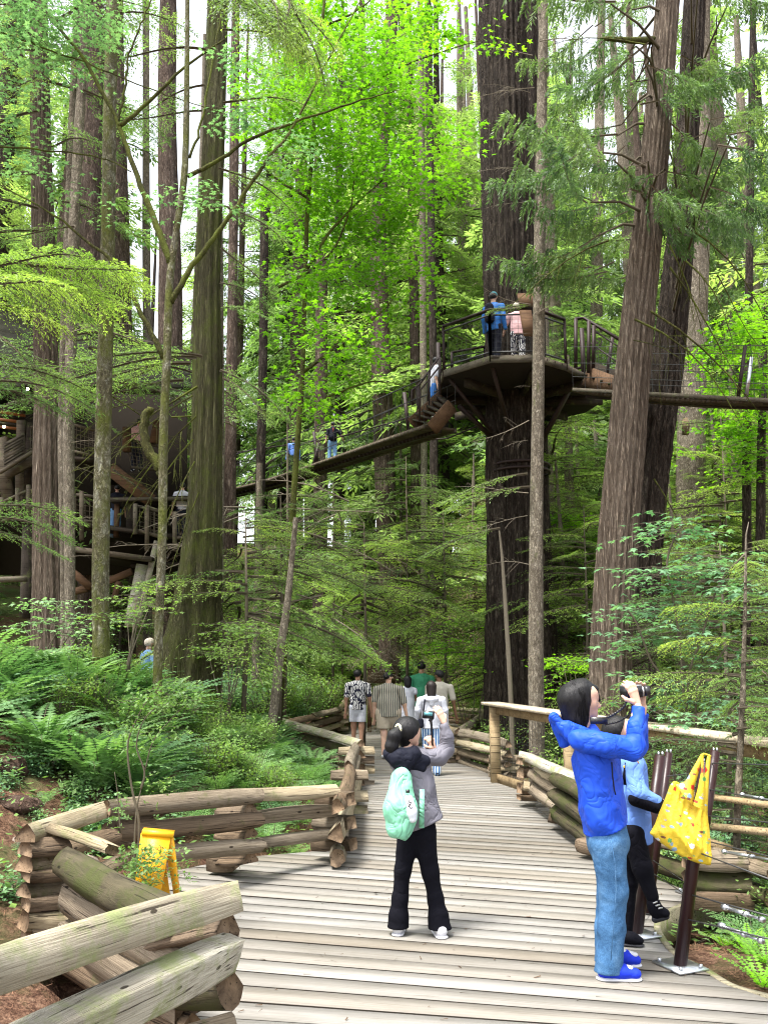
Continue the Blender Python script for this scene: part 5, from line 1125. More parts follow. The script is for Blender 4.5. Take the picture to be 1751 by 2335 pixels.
# right: drooping cedar foliage
cr = T['cedar_r']; g = random.Random(4)
for k in range(44):
    px = g.uniform(1270, 1740); py = g.uniform(-40, 560) if px < 1400 else g.uniform(-60, 500); D_ = g.uniform(11.5, 15.5); tx = 1500 - (py/700*60)
    az = (180 if px < tx else 0) + g.uniform(-55, 55)
    foot_px = px + (60 if px < tx else -60)
    bough_px(cr if px < 1560 else T['dark_r'], 'ced%d' % g.randrange(3), foot_px, py, D_, az, g.uniform(-5, 25), g.uniform(.6, 1.15), g.uniform(-20, 20)); tie(cr if px < 1560 else T['dark_r'], CRP if px < 1560 else DRP, at(foot_px, py, D_))
for k in range(14):
    px = g.uniform(1260, 1460); py = g.uniform(330, 640); bough_px(cr, 'ced%d' % g.randrange(3), px+60, py, g.uniform(13, 15.5), 180+g.uniform(-40, 40), g.uniform(-5, 20), g.uniform(.6, 1.0))
for k, (px, py, az, pi_, sc) in enumerate([(1440, 735, 5, -38, 1.9), (1475, 716, 2, -32, 2.1), (1520, 620, -5, -50, 1.8), (1560, 520, 0, -45, 1.8), (1530, 560, 20, -60, 1.5), (1480, 1100, 5, -45, 1.2), (1440, 780, 10, -20, 1.0), (1400, 560, 180, -20, 1.6), (1480, 90, 180, 2, 1.5), (1560, 600, -20, -60, 1.5), (1455, 1350, 0, -30, .8), (1620, 640, 0, -50, 1.4)]):
    bough_px(cr, 'deadm%d' % (k % 3), px, py, 12.9, az, pi_, sc*.75, random.uniform(-60, 60), name='dead_branch')
mb = MB(); mb.tube([at(1490, 92, 13.5), at(1440, 92, 13.3), at(1378, 88, 13.1)], [.07, .055, .035], 8); mb.build('snapped_limb', M['limb_moss'], cr)

# hemlock sapling at the right edge
hs_ = thing('hemlock_sapling', 'young hemlock with light drooping sprays behind the cables', 'small tree', (at(1672, 2060, 7.5).x, 7.5, -.45))
Q = [at(x_, y_, 7.5) for x_, y_ in ((1668, 2050), (1680, 1850), (1692, 1600), (1698, 1400), (1700, 1220), (1706, 1190))]; Q[0].z = -.5
mb = MB(); mb.tube(Q, [.034, .032, .026, .017, .008, .003], 8); mb.build('trunk', M['b_grey'], hs_, smooth=True)
g = random.Random(8)
for k in range(46):
    t = k/46; py = 1240 + t*690; px = 1700 - (py-1240)*.045; az = g.uniform(-75, 200); sc = .34+.55*min(1, t*1.6) if t < .7 else .5
    bough_px(hs_, 'fine%d' % g.randrange(2) if t < .62 else 'hem%d' % g.randrange(3), px, py, 7.5, az, 16-18*t, sc*g.uniform(.7, 1.1)*.85, g.uniform(-15, 15))
# hemlock saplings in the middle
def sapling(lb, px, py0, py1, D_, n, L, key='hem', seed=1, pitch=(14, -8), az=None):
    g = random.Random(seed); q = at(px, py0, D_); z = hgt(q.x, q.y); o = thing('hemlock_sapling', lb, 'small tree', (q.x, q.y, z)); top = at(px, py1, D_)
    mb = MB(); mb.tube([(q.x, q.y, z-.2), ((q.x+top.x)/2+.05, q.y, (z+top.z)/2), top], [.05, .035, .008], 8); mb.build('trunk', M['twig'], o, smooth=True)
    for k in range(n):
        t = (k+.5)/n; p = Vector((top.x, top.y, top.z)).lerp(Vector((q.x, q.y, max(z+.3, q.z))), t)
        c = link('branch', ME['%s%d' % (key, g.randrange(2 if key == 'fine' else 3))], o, tuple(p-Vector(o.location)))
        a = g.uniform(0, 360) if az is None else g.uniform(*az)
        c.rotation_euler = (Matrix.Rotation(R(a), 3, 'Z') @ Matrix.Rotation(-R(pitch[0]+(pitch[1]-pitch[0])*t+g.uniform(-6, 6)), 3, 'Y') @ Matrix.Rotation(R(g.uniform(-15, 15)), 3, 'X')).to_euler()
        c.scale = (L*(.35+.65*min(1, t*1.5))*g.uniform(.7, 1.15)/1.8,)*3
sapling('feathery hemlock spreading tiers below the walker with the backpack', 640, 1420, 1130, 16.5, 24, 2.2, seed=3)
sapling('light-tipped hemlock in the middle of the slope above the carved sign', 830, 1400, 1190, 21, 26, 2.8, 'young', seed=4)
sapling('wide airy hemlock beside the stout mossy cedar', 560, 1440, 1180, 14.8, 26, 2.2, 'young', seed=5)
sapling('hemlock leaning towards the giant fir over the walking group', 1010, 1420, 1160, 22, 26, 2.7, 'young', seed=6)
sapling('dark hemlock directly under the middle of the hanging bridge', 760, 1350, 1100, 26, 24, 3.0, seed=7)
sapling('hemlock whose sprays brush the hanging bridge near the stairs', 925, 1300, 1040, 23, 20, 2.4, seed=8)
sapling('slim hemlock between the stout cedar and the far bridge walker', 655, 1300, 900, 20, 16, 1.3, seed=9)
sapling('soft green hemlock behind the handrail and leaning cedar', 1330, 1560, 1150, 19.5, 34, 2.6, 'young', seed=10)
sapling('shaded hemlock low behind the broad-leaved young maple', 1640, 1640, 1240, 12.5, 30, 2.2, seed=12)
sapling('hemlock with pale new tips under the right-hand bridge', 1640, 1300, 900, 22, 36, 3.0, 'young', seed=13)
sapling('hemlock on the slope behind the giant fir\'s foot', 1290, 1500, 950, 27, 40, 3.6, 'young', seed=14)

# ================================================================ background forest
random.seed(77); g = random.Random(77); gp = 'tall firs filling the forest beyond'
farm = {}
def far_trunk(i, H, r):
    pts = [(0, 0, -.5), (g.uniform(-.2, .2), 0, H*.3), (g.uniform(-.4, .4), 0, H*.65), (g.uniform(-.6, .6), 0, H)]
    return trunk_mesh(pts, [r*1.15, r, r*.75, r*.3], M[('b_red', 'b_fir', 'b_grey')[i % 3]], 900+i, seg=12, n=5, ridge=.05)
FT_ = [far_trunk(i, 38, .42+.05*(i % 3)) for i in range(6)]
n_far = 0
spots = []
while len(spots) < 92:
    D_ = g.uniform(25, 74); px = g.uniform(-250, 2000); x = (px-875.5)/2000*D_*1.02
    if D_ < 37 and 250 < px < 1120: continue
    if 255 < px < 420 and D_ < 60: continue         # the pale sky gap
    if any((x-a)**2+(D_-b)**2 < 6.5 for a, b in spots): continue
    spots.append((x, D_))
for k, (x, y) in enumerate(spots):
    o = thing('fir_tree', 'tall fir trunk with high boughs deep in the forest behind the clearing', 'tree', (x, y, hgt(x, y)-.1), gp, g.uniform(0, 6.28))
    sc = g.uniform(.7, 1.15); link('trunk', FT_[k % 6], o, scale=(sc*g.uniform(.6, 1.0),)*2+(sc,))
    pxx = 875.5 + x/y/1.02*2000
    if not ((250 < pxx < 420 and g.random() < .5) or g.random() < .04):
        link('crown', ME['cfar%d' % (k % 4)], o, scale=(sc, sc, sc*(1.35 if y > 36 and pxx > 600 else 1)))
gp2 = 'young conifers crowding the understorey of the far slope'
for k in range(64):
    D_ = g.uniform(24, 52); px = g.uniform(-200, 1950); x = (px-875.5)/2000*D_
    if D_ < 27 and 900 < px < 1250: continue
    sc = g.uniform(.5, 1.25)
    if D_ < 40 and 420 < px < 1060: sc = min(sc, .62-.1*(px < 760)-.1*(D_ > 30))
    z = hgt(x, D_); o = thing('young_conifer', 'young conifer with loose light boughs growing among the far trunks', 'tree', (x, D_, z), gp2, g.uniform(0, 6.28))
    key = 'cund%d' % (k % 2)
    mid = 420 < px < 1120
    if mid and k % 3: key = 'cdry%d' % (k % 2)
    link('crown', ME[key], o, scale=(sc,)*3)
    mb = MB(); mb.tube([(0, 0, -.3), (0, 0, 5), (0, 0, 9.6)], [.07, .05, .01], 6); V = np.array([tuple(v) for b in mb.V for v in b]); link('trunk', mesh_np('trunk', V, mb.F, M['twig_pale' if k % 2 else 'twig']), o, scale=(sc,)*3)
# bigger understorey on the right behind everything, brighter
for k in range(30):
    D_ = g.uniform(22, 34); px = g.uniform(1180, 1900); x = (px-875.5)/2000*D_; o = thing('hemlock_tree', 'leafy hemlock layered in the bright wood right of the giant fir', 'tree', (x, D_, hgt(x, D_)), 'hemlocks layered beyond the platform', g.uniform(0, 6.28)); sc = g.uniform(.9, 1.7)
    link('crown', ME['cyng%d' % (k % 2)] if k % 3 else ME['cund0'], o, scale=(sc,)*3); link('trunk', FT_[2], o, scale=(sc*.3, sc*.3, sc*.25))
for k in range(9):
    D_ = g.uniform(33, 42); px = (1210, 1300, 1420, 1500, 1620, 1690, 1780, 1250, 1560)[k]; x = (px-875.5)/2000*D_*1.1; o = thing('cedar_tree', 'grey-green cedar hanging its foliage high behind the platform', 'tree', (x, D_, hgt(x, D_)), 'cedars behind the platform', g.uniform(0, 6.28))
    link('crown', ME['cced%d' % (k % 2)], o); link('trunk', FT_[k % 6], o, scale=(.7, .7, .75))

# ================================================================ ferns
def fern_mesh(seed, nf, L, pin, w_, lm, arch=.5, segs=22, bi=False):
    g = np.random.default_rng(seed); LV = []; TV = []
    for f in range(nf):
        az = 2*math.pi*(f+g.uniform(-.3, .3))/nf; l = L*g.uniform(.75, 1.15); el = g.uniform(.75, 1.25); ca, sa = math.cos(az), math.sin(az)
        u = np.linspace(0, 1, segs); r = l*(u*math.cos(el)+.35*u**2); z = l*(math.sin(el)*u - arch*u**2.2); P = np.stack([r*ca, r*sa, z], 1); P[:, 2] += .02
        T_ = nrm(np.gradient(P, axis=0)); S_ = nrm(np.cross(T_, [0, 0, 1.0])); 
        for k in range(segs-1):
            ww = .004*(1-k/segs); TV += [P[k]+S_[k]*ww, P[k+1]+S_[k+1]*ww, P[k+1]-S_[k+1]*ww, P[k]-S_[k]*ww]
        wf = w_*np.sin(np.clip(u*1.05+.08, 0, 1)*math.pi)**.55*l
        for s in (-1, 1):
            idx = slice(2, segs); d = nrm(S_[idx]*s + T_[idx]*.35 + np.array([0, 0, -.15]) + g.normal(0, .07, (segs-2, 3))); B = P[idx]
            if not bi:
                sv = nrm(T_[idx]); LV.append(quadleaf(B, d, sv, wf[idx], np.full(segs-2, l/segs*1.05)*pin))
            else:
                up = nrm(np.cross(d, T_[idx]))
                for j in range(5):
                    for s3 in (-1, 1):
                        b2 = B + d*(wf[idx]*(.1+.18*j))[:, None]; d2 = nrm(d*.5+T_[idx]*s3+up*g.normal(0, .15, (segs-2, 1)))
                        LV.append(quadleaf(b2, d2, nrm(d), wf[idx]*.24*(1-.14*j), wf[idx]*.14))
                LV.append(quadleaf(B+d*(wf[idx]*.75)[:, None], d, nrm(T_[idx]), wf[idx]*.28, wf[idx]*.12))
    return leaf_mesh('fronds', np.vstack(LV), np.array(TV), lm, M['twig'])
for i in range(3): ME['fern%d' % i] = fern_mesh(200+i, 15+i*2, .85, 1.0, .11, M['l_fern'])
for i in range(3): ME['lady%d' % i] = fern_mesh(210+i, 9+i, .70, 1.0, .19, M['l_lady'], .55, 13, True)
for i in range(2): ME['yfern%d' % i] = fern_mesh(220+i, 10, .55, 1.0, .12, leafmat('fresh_fern', (.12, .30, .03), (.18, .40, .04), (.26, .5, .06), .45), .35, 18)
def shrub_mesh(seed, n, size, lm, H=.8, Wd=.6):
    g = np.random.default_rng(seed); LV = []; TV = []
    for s in range(n):
        az = g.uniform(0, 6.28); d = np.array([math.cos(az)*g.uniform(.2, .9), math.sin(az)*g.uniform(.2, .9), 1.0]); l = H*g.uniform(.5, 1.1); k = np.linspace(0, 1, 8)
        P = d*l*k[:, None]*np.array([Wd, Wd, 1]); P[:, 2] -= .25*l*k**2; P += g.normal(0, .012, P.shape)
        for a in range(7): TV += [P[a]+(.004, 0, 0), P[a+1]+(.003, 0, 0), P[a+1]-(.003, 0, 0), P[a]-(.004, 0, 0)]
        for q in range(3):
            for a in range(2, 8):
                off = g.normal(0, .06, 3); dl = nrm(g.normal(0, 1, 3)*np.array([1, 1, .35])); sl = nrm(np.cross(dl, [0, 0, 1.0])+g.normal(0, .25, 3)); b = P[a]+off
                LV.append(quadleaf(b[None], dl[None], sl[None], [size*g.uniform(.7, 1.3)], [size*.6*g.uniform(.8, 1.2)]))
    return leaf_mesh('foliage', np.vstack(LV), np.array(TV), lm, M['twig'])
for i in range(3): ME['shr%d' % i] = shrub_mesh(230+i, 60, .05, M['l_shrub'])
for i in range(2): ME['shd%d' % i] = shrub_mesh(240+i, 60, .055, M['l_vine'], .6, .9)
for i in range(2): ME['low%d' % i] = shrub_mesh(250+i, 22, .045, M['l_vine'], .22, 1.1)
random.seed(41); g = random.Random(41)
PP = np.array([(p.x, p.y) for p in DECK])
def near_deck(x, y, m): 
    a = np.array([x, y]); d = PP[1:]-PP[:-1]; t = np.clip(((a-PP[:-1])*d).sum(1)/((d*d).sum(1)+1e-9), 0, 1); return np.linalg.norm(PP[:-1]+d*t[:, None]-a, axis=1).min() < m
def scatter(n, region, keys, name, label, cat, group, sc, part='fronds', clear=.3, tiltr=.15, D0=0):
    c = 0; tries = 0
    while c < n and tries < n*40:
        tries += 1; x, y = region(g)
        if inside_deck(x, y) or near_deck(x, y, clear): continue
        o = thing(name, label, cat, (x, y, hgt(x, y)-.03), group, g.uniform(0, 6.28)); s = g.uniform(*sc); o.rotation_euler[0] = g.uniform(-tiltr, tiltr); o.rotation_euler[1] = g.uniform(-tiltr, tiltr)
        link(part, ME[g.choice(keys)], o, scale=(s,)*3); c += 1
def reg(*boxes):
    def f(g): b = g.choice(boxes); return g.uniform(b[0], b[1]), g.uniform(b[2], b[3])
    return f
def pxreg(px0, px1, D0, D1):
    def f(g): D_ = g.uniform(D0, D1); return (g.uniform(px0, px1)-875.5)/2000*D_, D_
    return f
scatter(44, pxreg(-60, 420, 8.6, 12.5), ['fern0', 'fern1', 'fern2'], 'sword_fern', 'dark arching sword fern on the bank below the mossy trunks', 'fern', 'sword ferns on the bank', (.85, 1.35))
scatter(14, pxreg(560, 720, 13.5, 18), ['fern0', 'fern1', 'fern2'], 'sword_fern', 'dark sword fern beside the zigzag of the far fence', 'fern', 'sword ferns by the far fence', (.8, 1.2))
scatter(100, pxreg(330, 790, 8.4, 14), ['lady0', 'lady1', 'lady2'], 'lady_fern', 'feathery light green lady fern massed behind the log fence', 'fern', 'lady ferns behind the log fence', (.6, 1.0), clear=.25)
scatter(16, pxreg(100, 330, 6.6, 8.2), ['lady0', 'lady1', 'lady2'], 'lady_fern', 'small light fern on the bare brown bank', 'fern', 'small ferns on the bare bank', (.35, .6), clear=.35)
scatter(90, pxreg(200, 640, 10.2, 14.5), ['shr0', 'shr1', 'shr2'], 'huckleberry_bush', 'fine-leaved green huckleberry bush on the fern bank', 'shrub', 'huckleberry bushes on the bank', (.45, .95), 'foliage')
scatter(110, pxreg(380, 1120, 17, 31), ['shr0', 'shr1', 'shr2', 'shd0'], 'leafy_bush', 'leafy green bush carpeting the foot of the far slope', 'shrub', 'bushes at the foot of the slope', (1.0, 1.9), 'foliage')
scatter(70, pxreg(420, 1100, 30, 46), ['shr0', 'shr1', 'lady0', 'shd0'], 'slope_plant', 'low green plant dotting the brown slope', 'shrub', 'plants on the brown slope', (1.5, 3.0), 'foliage')
scatter(26, pxreg(-100, 330, 9.5, 17), ['shd0', 'shd1', 'shr0'], 'salal_bush', 'dark leafy salal bush below the treehouse', 'shrub', 'salal below the treehouse', (.6, 1.0), 'foliage')
scatter(26, pxreg(-50, 420, 5.9, 8.6), ['low0', 'low1'], 'ground_plant', 'small leafy plant sprouting from the brown litter', 'plant', 'small plants in the litter', (.5, 1.1), 'foliage', clear=.2)
scatter(60, pxreg(1120, 1900, 12, 26), ['shr0', 'shr2', 'shd0', 'shd1'], 'leafy_bush', 'leafy bush in the hollow beyond the handrail', 'shrub', 'bushes in the hollow', (.9, 1.8), 'foliage')
scatter(40, pxreg(1480, 1850, 6.2, 11), ['fern0', 'fern1', 'shd0', 'shr1', 'lady1'], 'hollow_plant', 'green fern or shrub growing below the cables', 'plant', 'plants below the cables', (.6, 1.1), 'foliage', clear=.35)
for k, (px, py, D_, sc, rz) in enumerate([(1735, 2205, 5.3, .62, .3), (1745, 2140, 5.6, .6, 1.3), (1700, 2075, 6.1, .5, 2.0), (1640, 2010, 6.6, .4, 4), (1740, 2020, 6.3, .6, 5)]):
    p = at(px, py, D_); o = thing('young_fern', ['fresh yellow-green fern hugging the boardwalk corner', 'yellow-green fern just above the corner fern by the cables', 'small fresh fern under the turnbuckles', 'tiny fern sprig where the log stack meets the litter', 'fresh fern behind the lower cables'][k], 'fern', (p.x, p.y, hgt(p.x, p.y)-.02), None, rz); link('fronds', ME['yfern%d' % (k % 2)], o, scale=(sc,)*3)

scatter(16, pxreg(1490, 1800, 7.4, 9.6), ['shr0', 'shd0', 'lady0', 'lady1', 'fern0'], 'hollow_plant', 'green plant crowding in front of the lower boards beyond the cables', 'shrub', 'plants crowding beyond the cables', (.7, 1.15), 'foliage', clear=.3)
# slender shrub rising through the fence at the left
ss = thing('huckleberry_sapling', 'slender twiggy huckleberry sapling poking up through the near log fence', 'shrub', gz(312, 2110))
D_ = 5.9
for P_, r0 in (([(312, 2105), (308, 1950), (312, 1850), (322, 1800)], .013), ([(312, 1990), (318, 1880), (300, 1790), (292, 1700), (312, 1640), (340, 1590)], .011), ([(322, 1800), (330, 1760), (312, 1700), (330, 1640), (372, 1600)], .008), ([(330, 1760), (350, 1690), (390, 1640), (420, 1610)], .005), ([(275, 1900), (270, 1820), (262, 1760)], .006)):
    Q = [at(p[0], p[1], D_) for p in P_]; mb = MB(); C_ = [Vector(c) for c in catmull([tuple(q) for q in Q], 5)]; mb.tube(C_, list(np.linspace(r0, r0*.3, len(C_))), 6); mb.build('stem', M['twig'], ss, smooth=True)
gr = np.random.default_rng(9); LV = []; TV = []
def leafclump(px, py, rx, ry, n, D_, size):
    for _ in range(n):
        a = gr.uniform(0, 6.28); r_ = gr.uniform(0, 1)**.6; q = np.array(at(px+rx*r_*math.cos(a), py+ry*r_*math.sin(a), D_+gr.normal(0, .18))); dl = nrm(gr.normal(0, 1, 3)*np.array([1, 1, .4])); tw = q - dl*size*2
        TV.extend([tw, q+(0, 0, .001), q-(0, 0, .001), tw+(0, 0, -.002)])
        for j in range(3):
            d2 = nrm(dl+gr.normal(0, .5, 3)); sl = nrm(np.cross(d2, [0, 0, 1.0])+gr.normal(0, .2, 3)); LV.append(quadleaf((q-dl*size*.7*j)[None], d2[None], sl[None], [size*gr.uniform(.7, 1.2)], [size*.65]))
for c in ((330, 1955, 62, 34, 120, 5.5, .032), (320, 2000, 50, 34, 90, 5.5, .032), (400, 1960, 35, 40, 34, 5.75, .028), (400, 1580, 70, 30, 70, 6.0, .035), (330, 1600, 80, 40, 90, 6.0, .035), (300, 1680, 60, 40, 50, 6.0, .032), (390, 1660, 50, 30, 40, 6.0, .03), (270, 1850, 30, 40, 28, 5.8, .03), (360, 1800, 40, 40, 30, 5.9, .028), (420, 2010, 25, 25, 12, 5.6, .026)): leafclump(*c)
link('foliage', leaf_mesh('foliage', np.vstack(LV), np.array(TV), M['l_shrub'], M['twig']), ss, tuple(-Vector(ss.location)))

# rocks, moss mounds, stump, litter
def lump(name, label, cat, p, sx, sy, sz, mat, seed, amp=.18):
    g_ = np.random.default_rng(seed); nu, nv = 18, 12; V = []; F = []
    for j in range(nv):
        v = j/(nv-1)*math.pi
        for i in range(nu):
            u = i/nu*2*math.pi; d = Vector((math.sin(v)*math.cos(u), math.sin(v)*math.sin(u), math.cos(v))); f = 1+amp*(mnoise.noise(d*2+Vector((seed, 0, 0)))*1.4+mnoise.noise(d*5+Vector((seed, 3, 0)))*.6)
            V.append((d.x*sx*f, d.y*sy*f, d.z*sz*f))
    for j in range(nv-1):
        for i in range(nu): F.append((j*nu+i, (j+1)*nu+i, (j+1)*nu+(i+1) % nu, j*nu+(i+1) % nu))
    return tag(link(name, mesh_np(name, V, F, M[mat], True), None, tuple(p)), label, cat)
M['rock'] = plain('bank_rock', (.20, .16, .13), .9, .2, var=.4, scale=12, bdist=.02)
M['rootwad'] = bark('torn_root_mass', (.06, .035, .025), (.19, .12, .09), (.36, .27, .22), 1, 9, moss=(.10, .11, .03), mossamt=.3, bd=.06)
for k, (nm, lb, ct, px, py, D_, sx, sy, sz, mt) in enumerate([('rock', 'flat tan rock lying on the bare bank', 'rock', 68, 1835, 7.2, .16, .12, .06, 'rock'), ('moss_mound', 'yellow-green moss mound above the leaning rails', 'moss mound', 150, 1785, 7.6, .15, .15, .12, 'moss'),
        ('moss_mound', 'smaller moss cushion just below the larger moss mound', 'moss mound', 165, 1835, 7.0, .13, .12, .08, 'moss'), ('root_mass', 'torn brown root mass at the edge of the bank', 'stump', 20, 1680, 8.3, .2, .16, .12, 'rootwad'),
        ('root_mass', 'mossy earthy hump beneath the torn root mass', 'stump', 45, 1760, 7.7, .2, .16, .08, 'rootwad'), ('rock', 'dark low stone beside the moss cushion', 'rock', 195, 1830, 7.1, .14, .12, .08, 'rock'),
        ('fallen_log', 'dark fallen log end under the huckleberry bushes', 'log', 540, 1555, 13.2, .35, .2, .13, 'b_fir')]):
    p = at(px, py, D_); p.z = max(hgt(p.x, p.y)+sz*.25, p.z-sz*.3) if nm != 'x' else p.z; p.z = hgt(p.x, p.y)+sz*.3; lump(nm, lb, ct, p, sx, sy, sz, mt, 50+k)
# needle and stick litter
gr = np.random.default_rng(19); V = []; F = []; n = 0
cnt = 0
while cnt < 3800:
    if cnt % 3 == 0: x, y = gr.uniform(2.0, 4.4), gr.uniform(4.2, 7.2)
    else: x, y = gr.uniform(-4.8, -1.2), gr.uniform(3.2, 9.5)
    cnt += 1
    if inside_deck(x, y): continue
    z = hgt(x, y)+gr.uniform(.004, .03); a = gr.uniform(0, 6.28); L = gr.uniform(.03, .12); d = np.array([math.cos(a)*L, math.sin(a)*L, gr.normal(0, .012)]); s = np.array([-math.sin(a), math.cos(a), 0])*gr.uniform(.0012, .004); p = np.array([x, y, z])
    V += [p, p+d, p+d+s, p+s]; F.append((n, n+1, n+2, n+3)); n += 4
lt = link('needle_litter', mesh_np('needle_litter', V, F, plain('dry_needles', (.24, .13, .08), .9, .1, var=.5, scale=3))); lt['kind'] = 'stuff'; lt['label'] = 'reddish dry needles and sticks scattered on the soil'
V = []; LVV = []; gr = np.random.default_rng(20); c = 0
for _ in range(9000):
    D_ = gr.uniform(7, 34) if _ % 2 else gr.uniform(6, 14); px = gr.uniform(-100, 1000) if _ % 4 else gr.uniform(1150, 1850); x = (px-875.5)/2000*D_
    if inside_deck(x, D_): continue
    LVV.append((x, D_))
LVV = np.array(LVV); Zz = hgt_np(LVV[:, 0], LVV[:, 1]); m = len(LVV); B = np.stack([LVV[:, 0], LVV[:, 1], Zz+gr.uniform(.02, .16, m)], 1); dl = nrm(gr.normal(0, 1, (m, 3))*np.array([1, 1, .3])); sl = nrm(np.cross(dl, [0, 0, 1.0])+gr.normal(0, .25, (m, 3)))
sz = .03+.0035*LVV[:, 1]*gr.uniform(.6, 1.3, m)
gc = link('ground_cover', leaf_mesh('ground_cover', quadleaf(B, dl, sl, sz*1.3, sz*.8), np.zeros((0, 3)), M['l_shrub'], M['twig'])); gc['kind'] = 'stuff'; gc['label'] = 'small green leaves covering the forest floor'

# boughs draped over the treehouse roof, and brown twiggy growth
random.seed(61)
for (px, py, D_, az, pi_, sc) in [(150, 760, 20.0, -20, -5, 1.6), (200, 790, 19.8, 10, -8, 1.7), (280, 800, 19.9, -10, -5, 1.7), (340, 830, 19.9, 15, -8, 1.5), (120, 830, 19.7, -30, -5, 1.6), (420, 870, 19.4, 190, -5, 1.6), (240, 860, 19.6, 0, -10, 1.6), (330, 880, 19.6, -20, -10, 1.5), (180, 880, 19.6, 180, -8, 1.4), (60, 790, 19.8, 0, -8, 1.6), (20, 850, 19.5, 20, -12, 1.5), (90, 860, 19.5, 185, -5, 1.4), (380, 800, 20, 170, -4, 1.5), (300, 760, 21, 190, -4, 1.5)]:
    bough_px(T['red_l'], 'hem%d' % random.randrange(3), px, py, D_, az, pi_, sc, random.uniform(-20, 20))
for k in range(13): bough_px(T['pair_l'], 'deadm%d' % (k % 3), random.uniform(170, 430), random.uniform(850, 1080), random.uniform(18, 20), random.uniform(150, 390), random.uniform(-50, 10), random.uniform(.9, 1.5), random.uniform(-60, 60), name='dead_branch')
for k in range(26): bough_px(T['m5'], 'dead%d' % (k % 3), random.uniform(480, 800), random.uniform(1120, 1420), random.uniform(17, 22), random.uniform(0, 360), random.uniform(-20, 20), random.uniform(.9, 1.7), random.uniform(-60, 60), name='dead_branch')
for k, px in enumerate((940, 1000, 1050, 1100, 980, 1060, 560, 620, 830, 900)):
    D_ = 34+k*2.3; x = (px-875.5)/2000*D_*1.1; o = thing('fir_tree', 'green-crowned fir closing the view behind the bright maple', 'tree', (x, D_, hgt(x, D_)), 'firs closing the view behind the maple', k*.9); link('trunk', FT_[k % 6], o, scale=(.5, .5, .9)); link('crown', ME['cfar%d' % (k % 4)], o, scale=(1.0, 1.0, 1.05))

# bright young growth right of and behind the giant fir
for k, (px, D_, sc) in enumerate([(1275, 23.5, .9), (1320, 26, 1.1), (1250, 28, 1.2), (1480, 24, 1.0), (1530, 21, .8), (1640, 25, 1.1), (1700, 23, .9), (1360, 29, 1.3), (1590, 29, 1.2), (1430, 28, 1.2), (1760, 27, 1.1), (1080, 29, 1.0)]):
    x = (px-875.5)/2000*D_*1.02; o = thing('hemlock_tree', 'pale green young hemlock filling the gap under the platform', 'tree', (x, D_, hgt(x, D_)), 'young hemlocks under the platform', k*1.3); link('crown', ME['cyng%d' % (k % 2)], o, scale=(sc,)*3); link('trunk', FT_[2], o, scale=(sc*.2, sc*.2, sc*.23))
# ================================================================ figures: smooth-blended bodies meshed with surface nets
def V3(p): return np.array(tuple(p), dtype=float)
def sdf_grid(prims, cell, k=.03, disp=None, cuts=()):
    lo = np.min([np.minimum(p[0]-p[1], p[2]-p[3]) for p in prims], 0)-cell*3; hi = np.max([np.maximum(p[0]+p[1], p[2]+p[3]) for p in prims], 0)+cell*3
    n = np.ceil((hi-lo)/cell).astype(int)+1; F = np.full(n, 1.0)
    ax = [lo[i]+cell*np.arange(n[i]) for i in range(3)]
    for (a, ra, b, rb, fl) in prims:
        l = np.minimum(a-ra, b-rb)-k-cell*2; h = np.maximum(a+ra, b+rb)+k+cell*2
        s = [slice(max(0, int((l[i]-lo[i])/cell)), min(n[i], int((h[i]-lo[i])/cell)+2)) for i in range(3)]
        X = np.stack(np.meshgrid(ax[0][s[0]], ax[1][s[1]], ax[2][s[2]], indexing='ij'), -1); A, B, f = a, b, 1.0
        if fl is not None:
            d, f = V3(fl[0]), fl[1]; d = d/np.linalg.norm(d); c = (a+b)/2
            X = X + d*(((X-c)@d)[..., None])*(1/f-1); A = a+d*((a-c)@d)*(1/f-1); B = b+d*((b-c)@d)*(1/f-1)
        ba = B-A; bb = max(1e-9, ba@ba); t = np.clip(((X-A)@ba)/bb, 0, 1)
        D = np.linalg.norm(X-A-t[..., None]*ba, axis=-1)-(ra+(rb-ra)*t)
        if fl is not None: D = D*(.5+.5*f)
        G = F[s[0], s[1], s[2]]; hh = np.maximum(k-np.abs(G-D), 0)/k; F[s[0], s[1], s[2]] = np.minimum(G, D)-hh*hh*k*.25
    if disp is not None or cuts:
        X = np.stack(np.meshgrid(*ax, indexing='ij'), -1)
        if disp is not None: F = F+disp(X)
        for (pn, pp) in cuts: pn = V3(pn); pn = pn/np.linalg.norm(pn); F = np.maximum(F, (X-V3(pp))@pn)
    return F, lo, cell
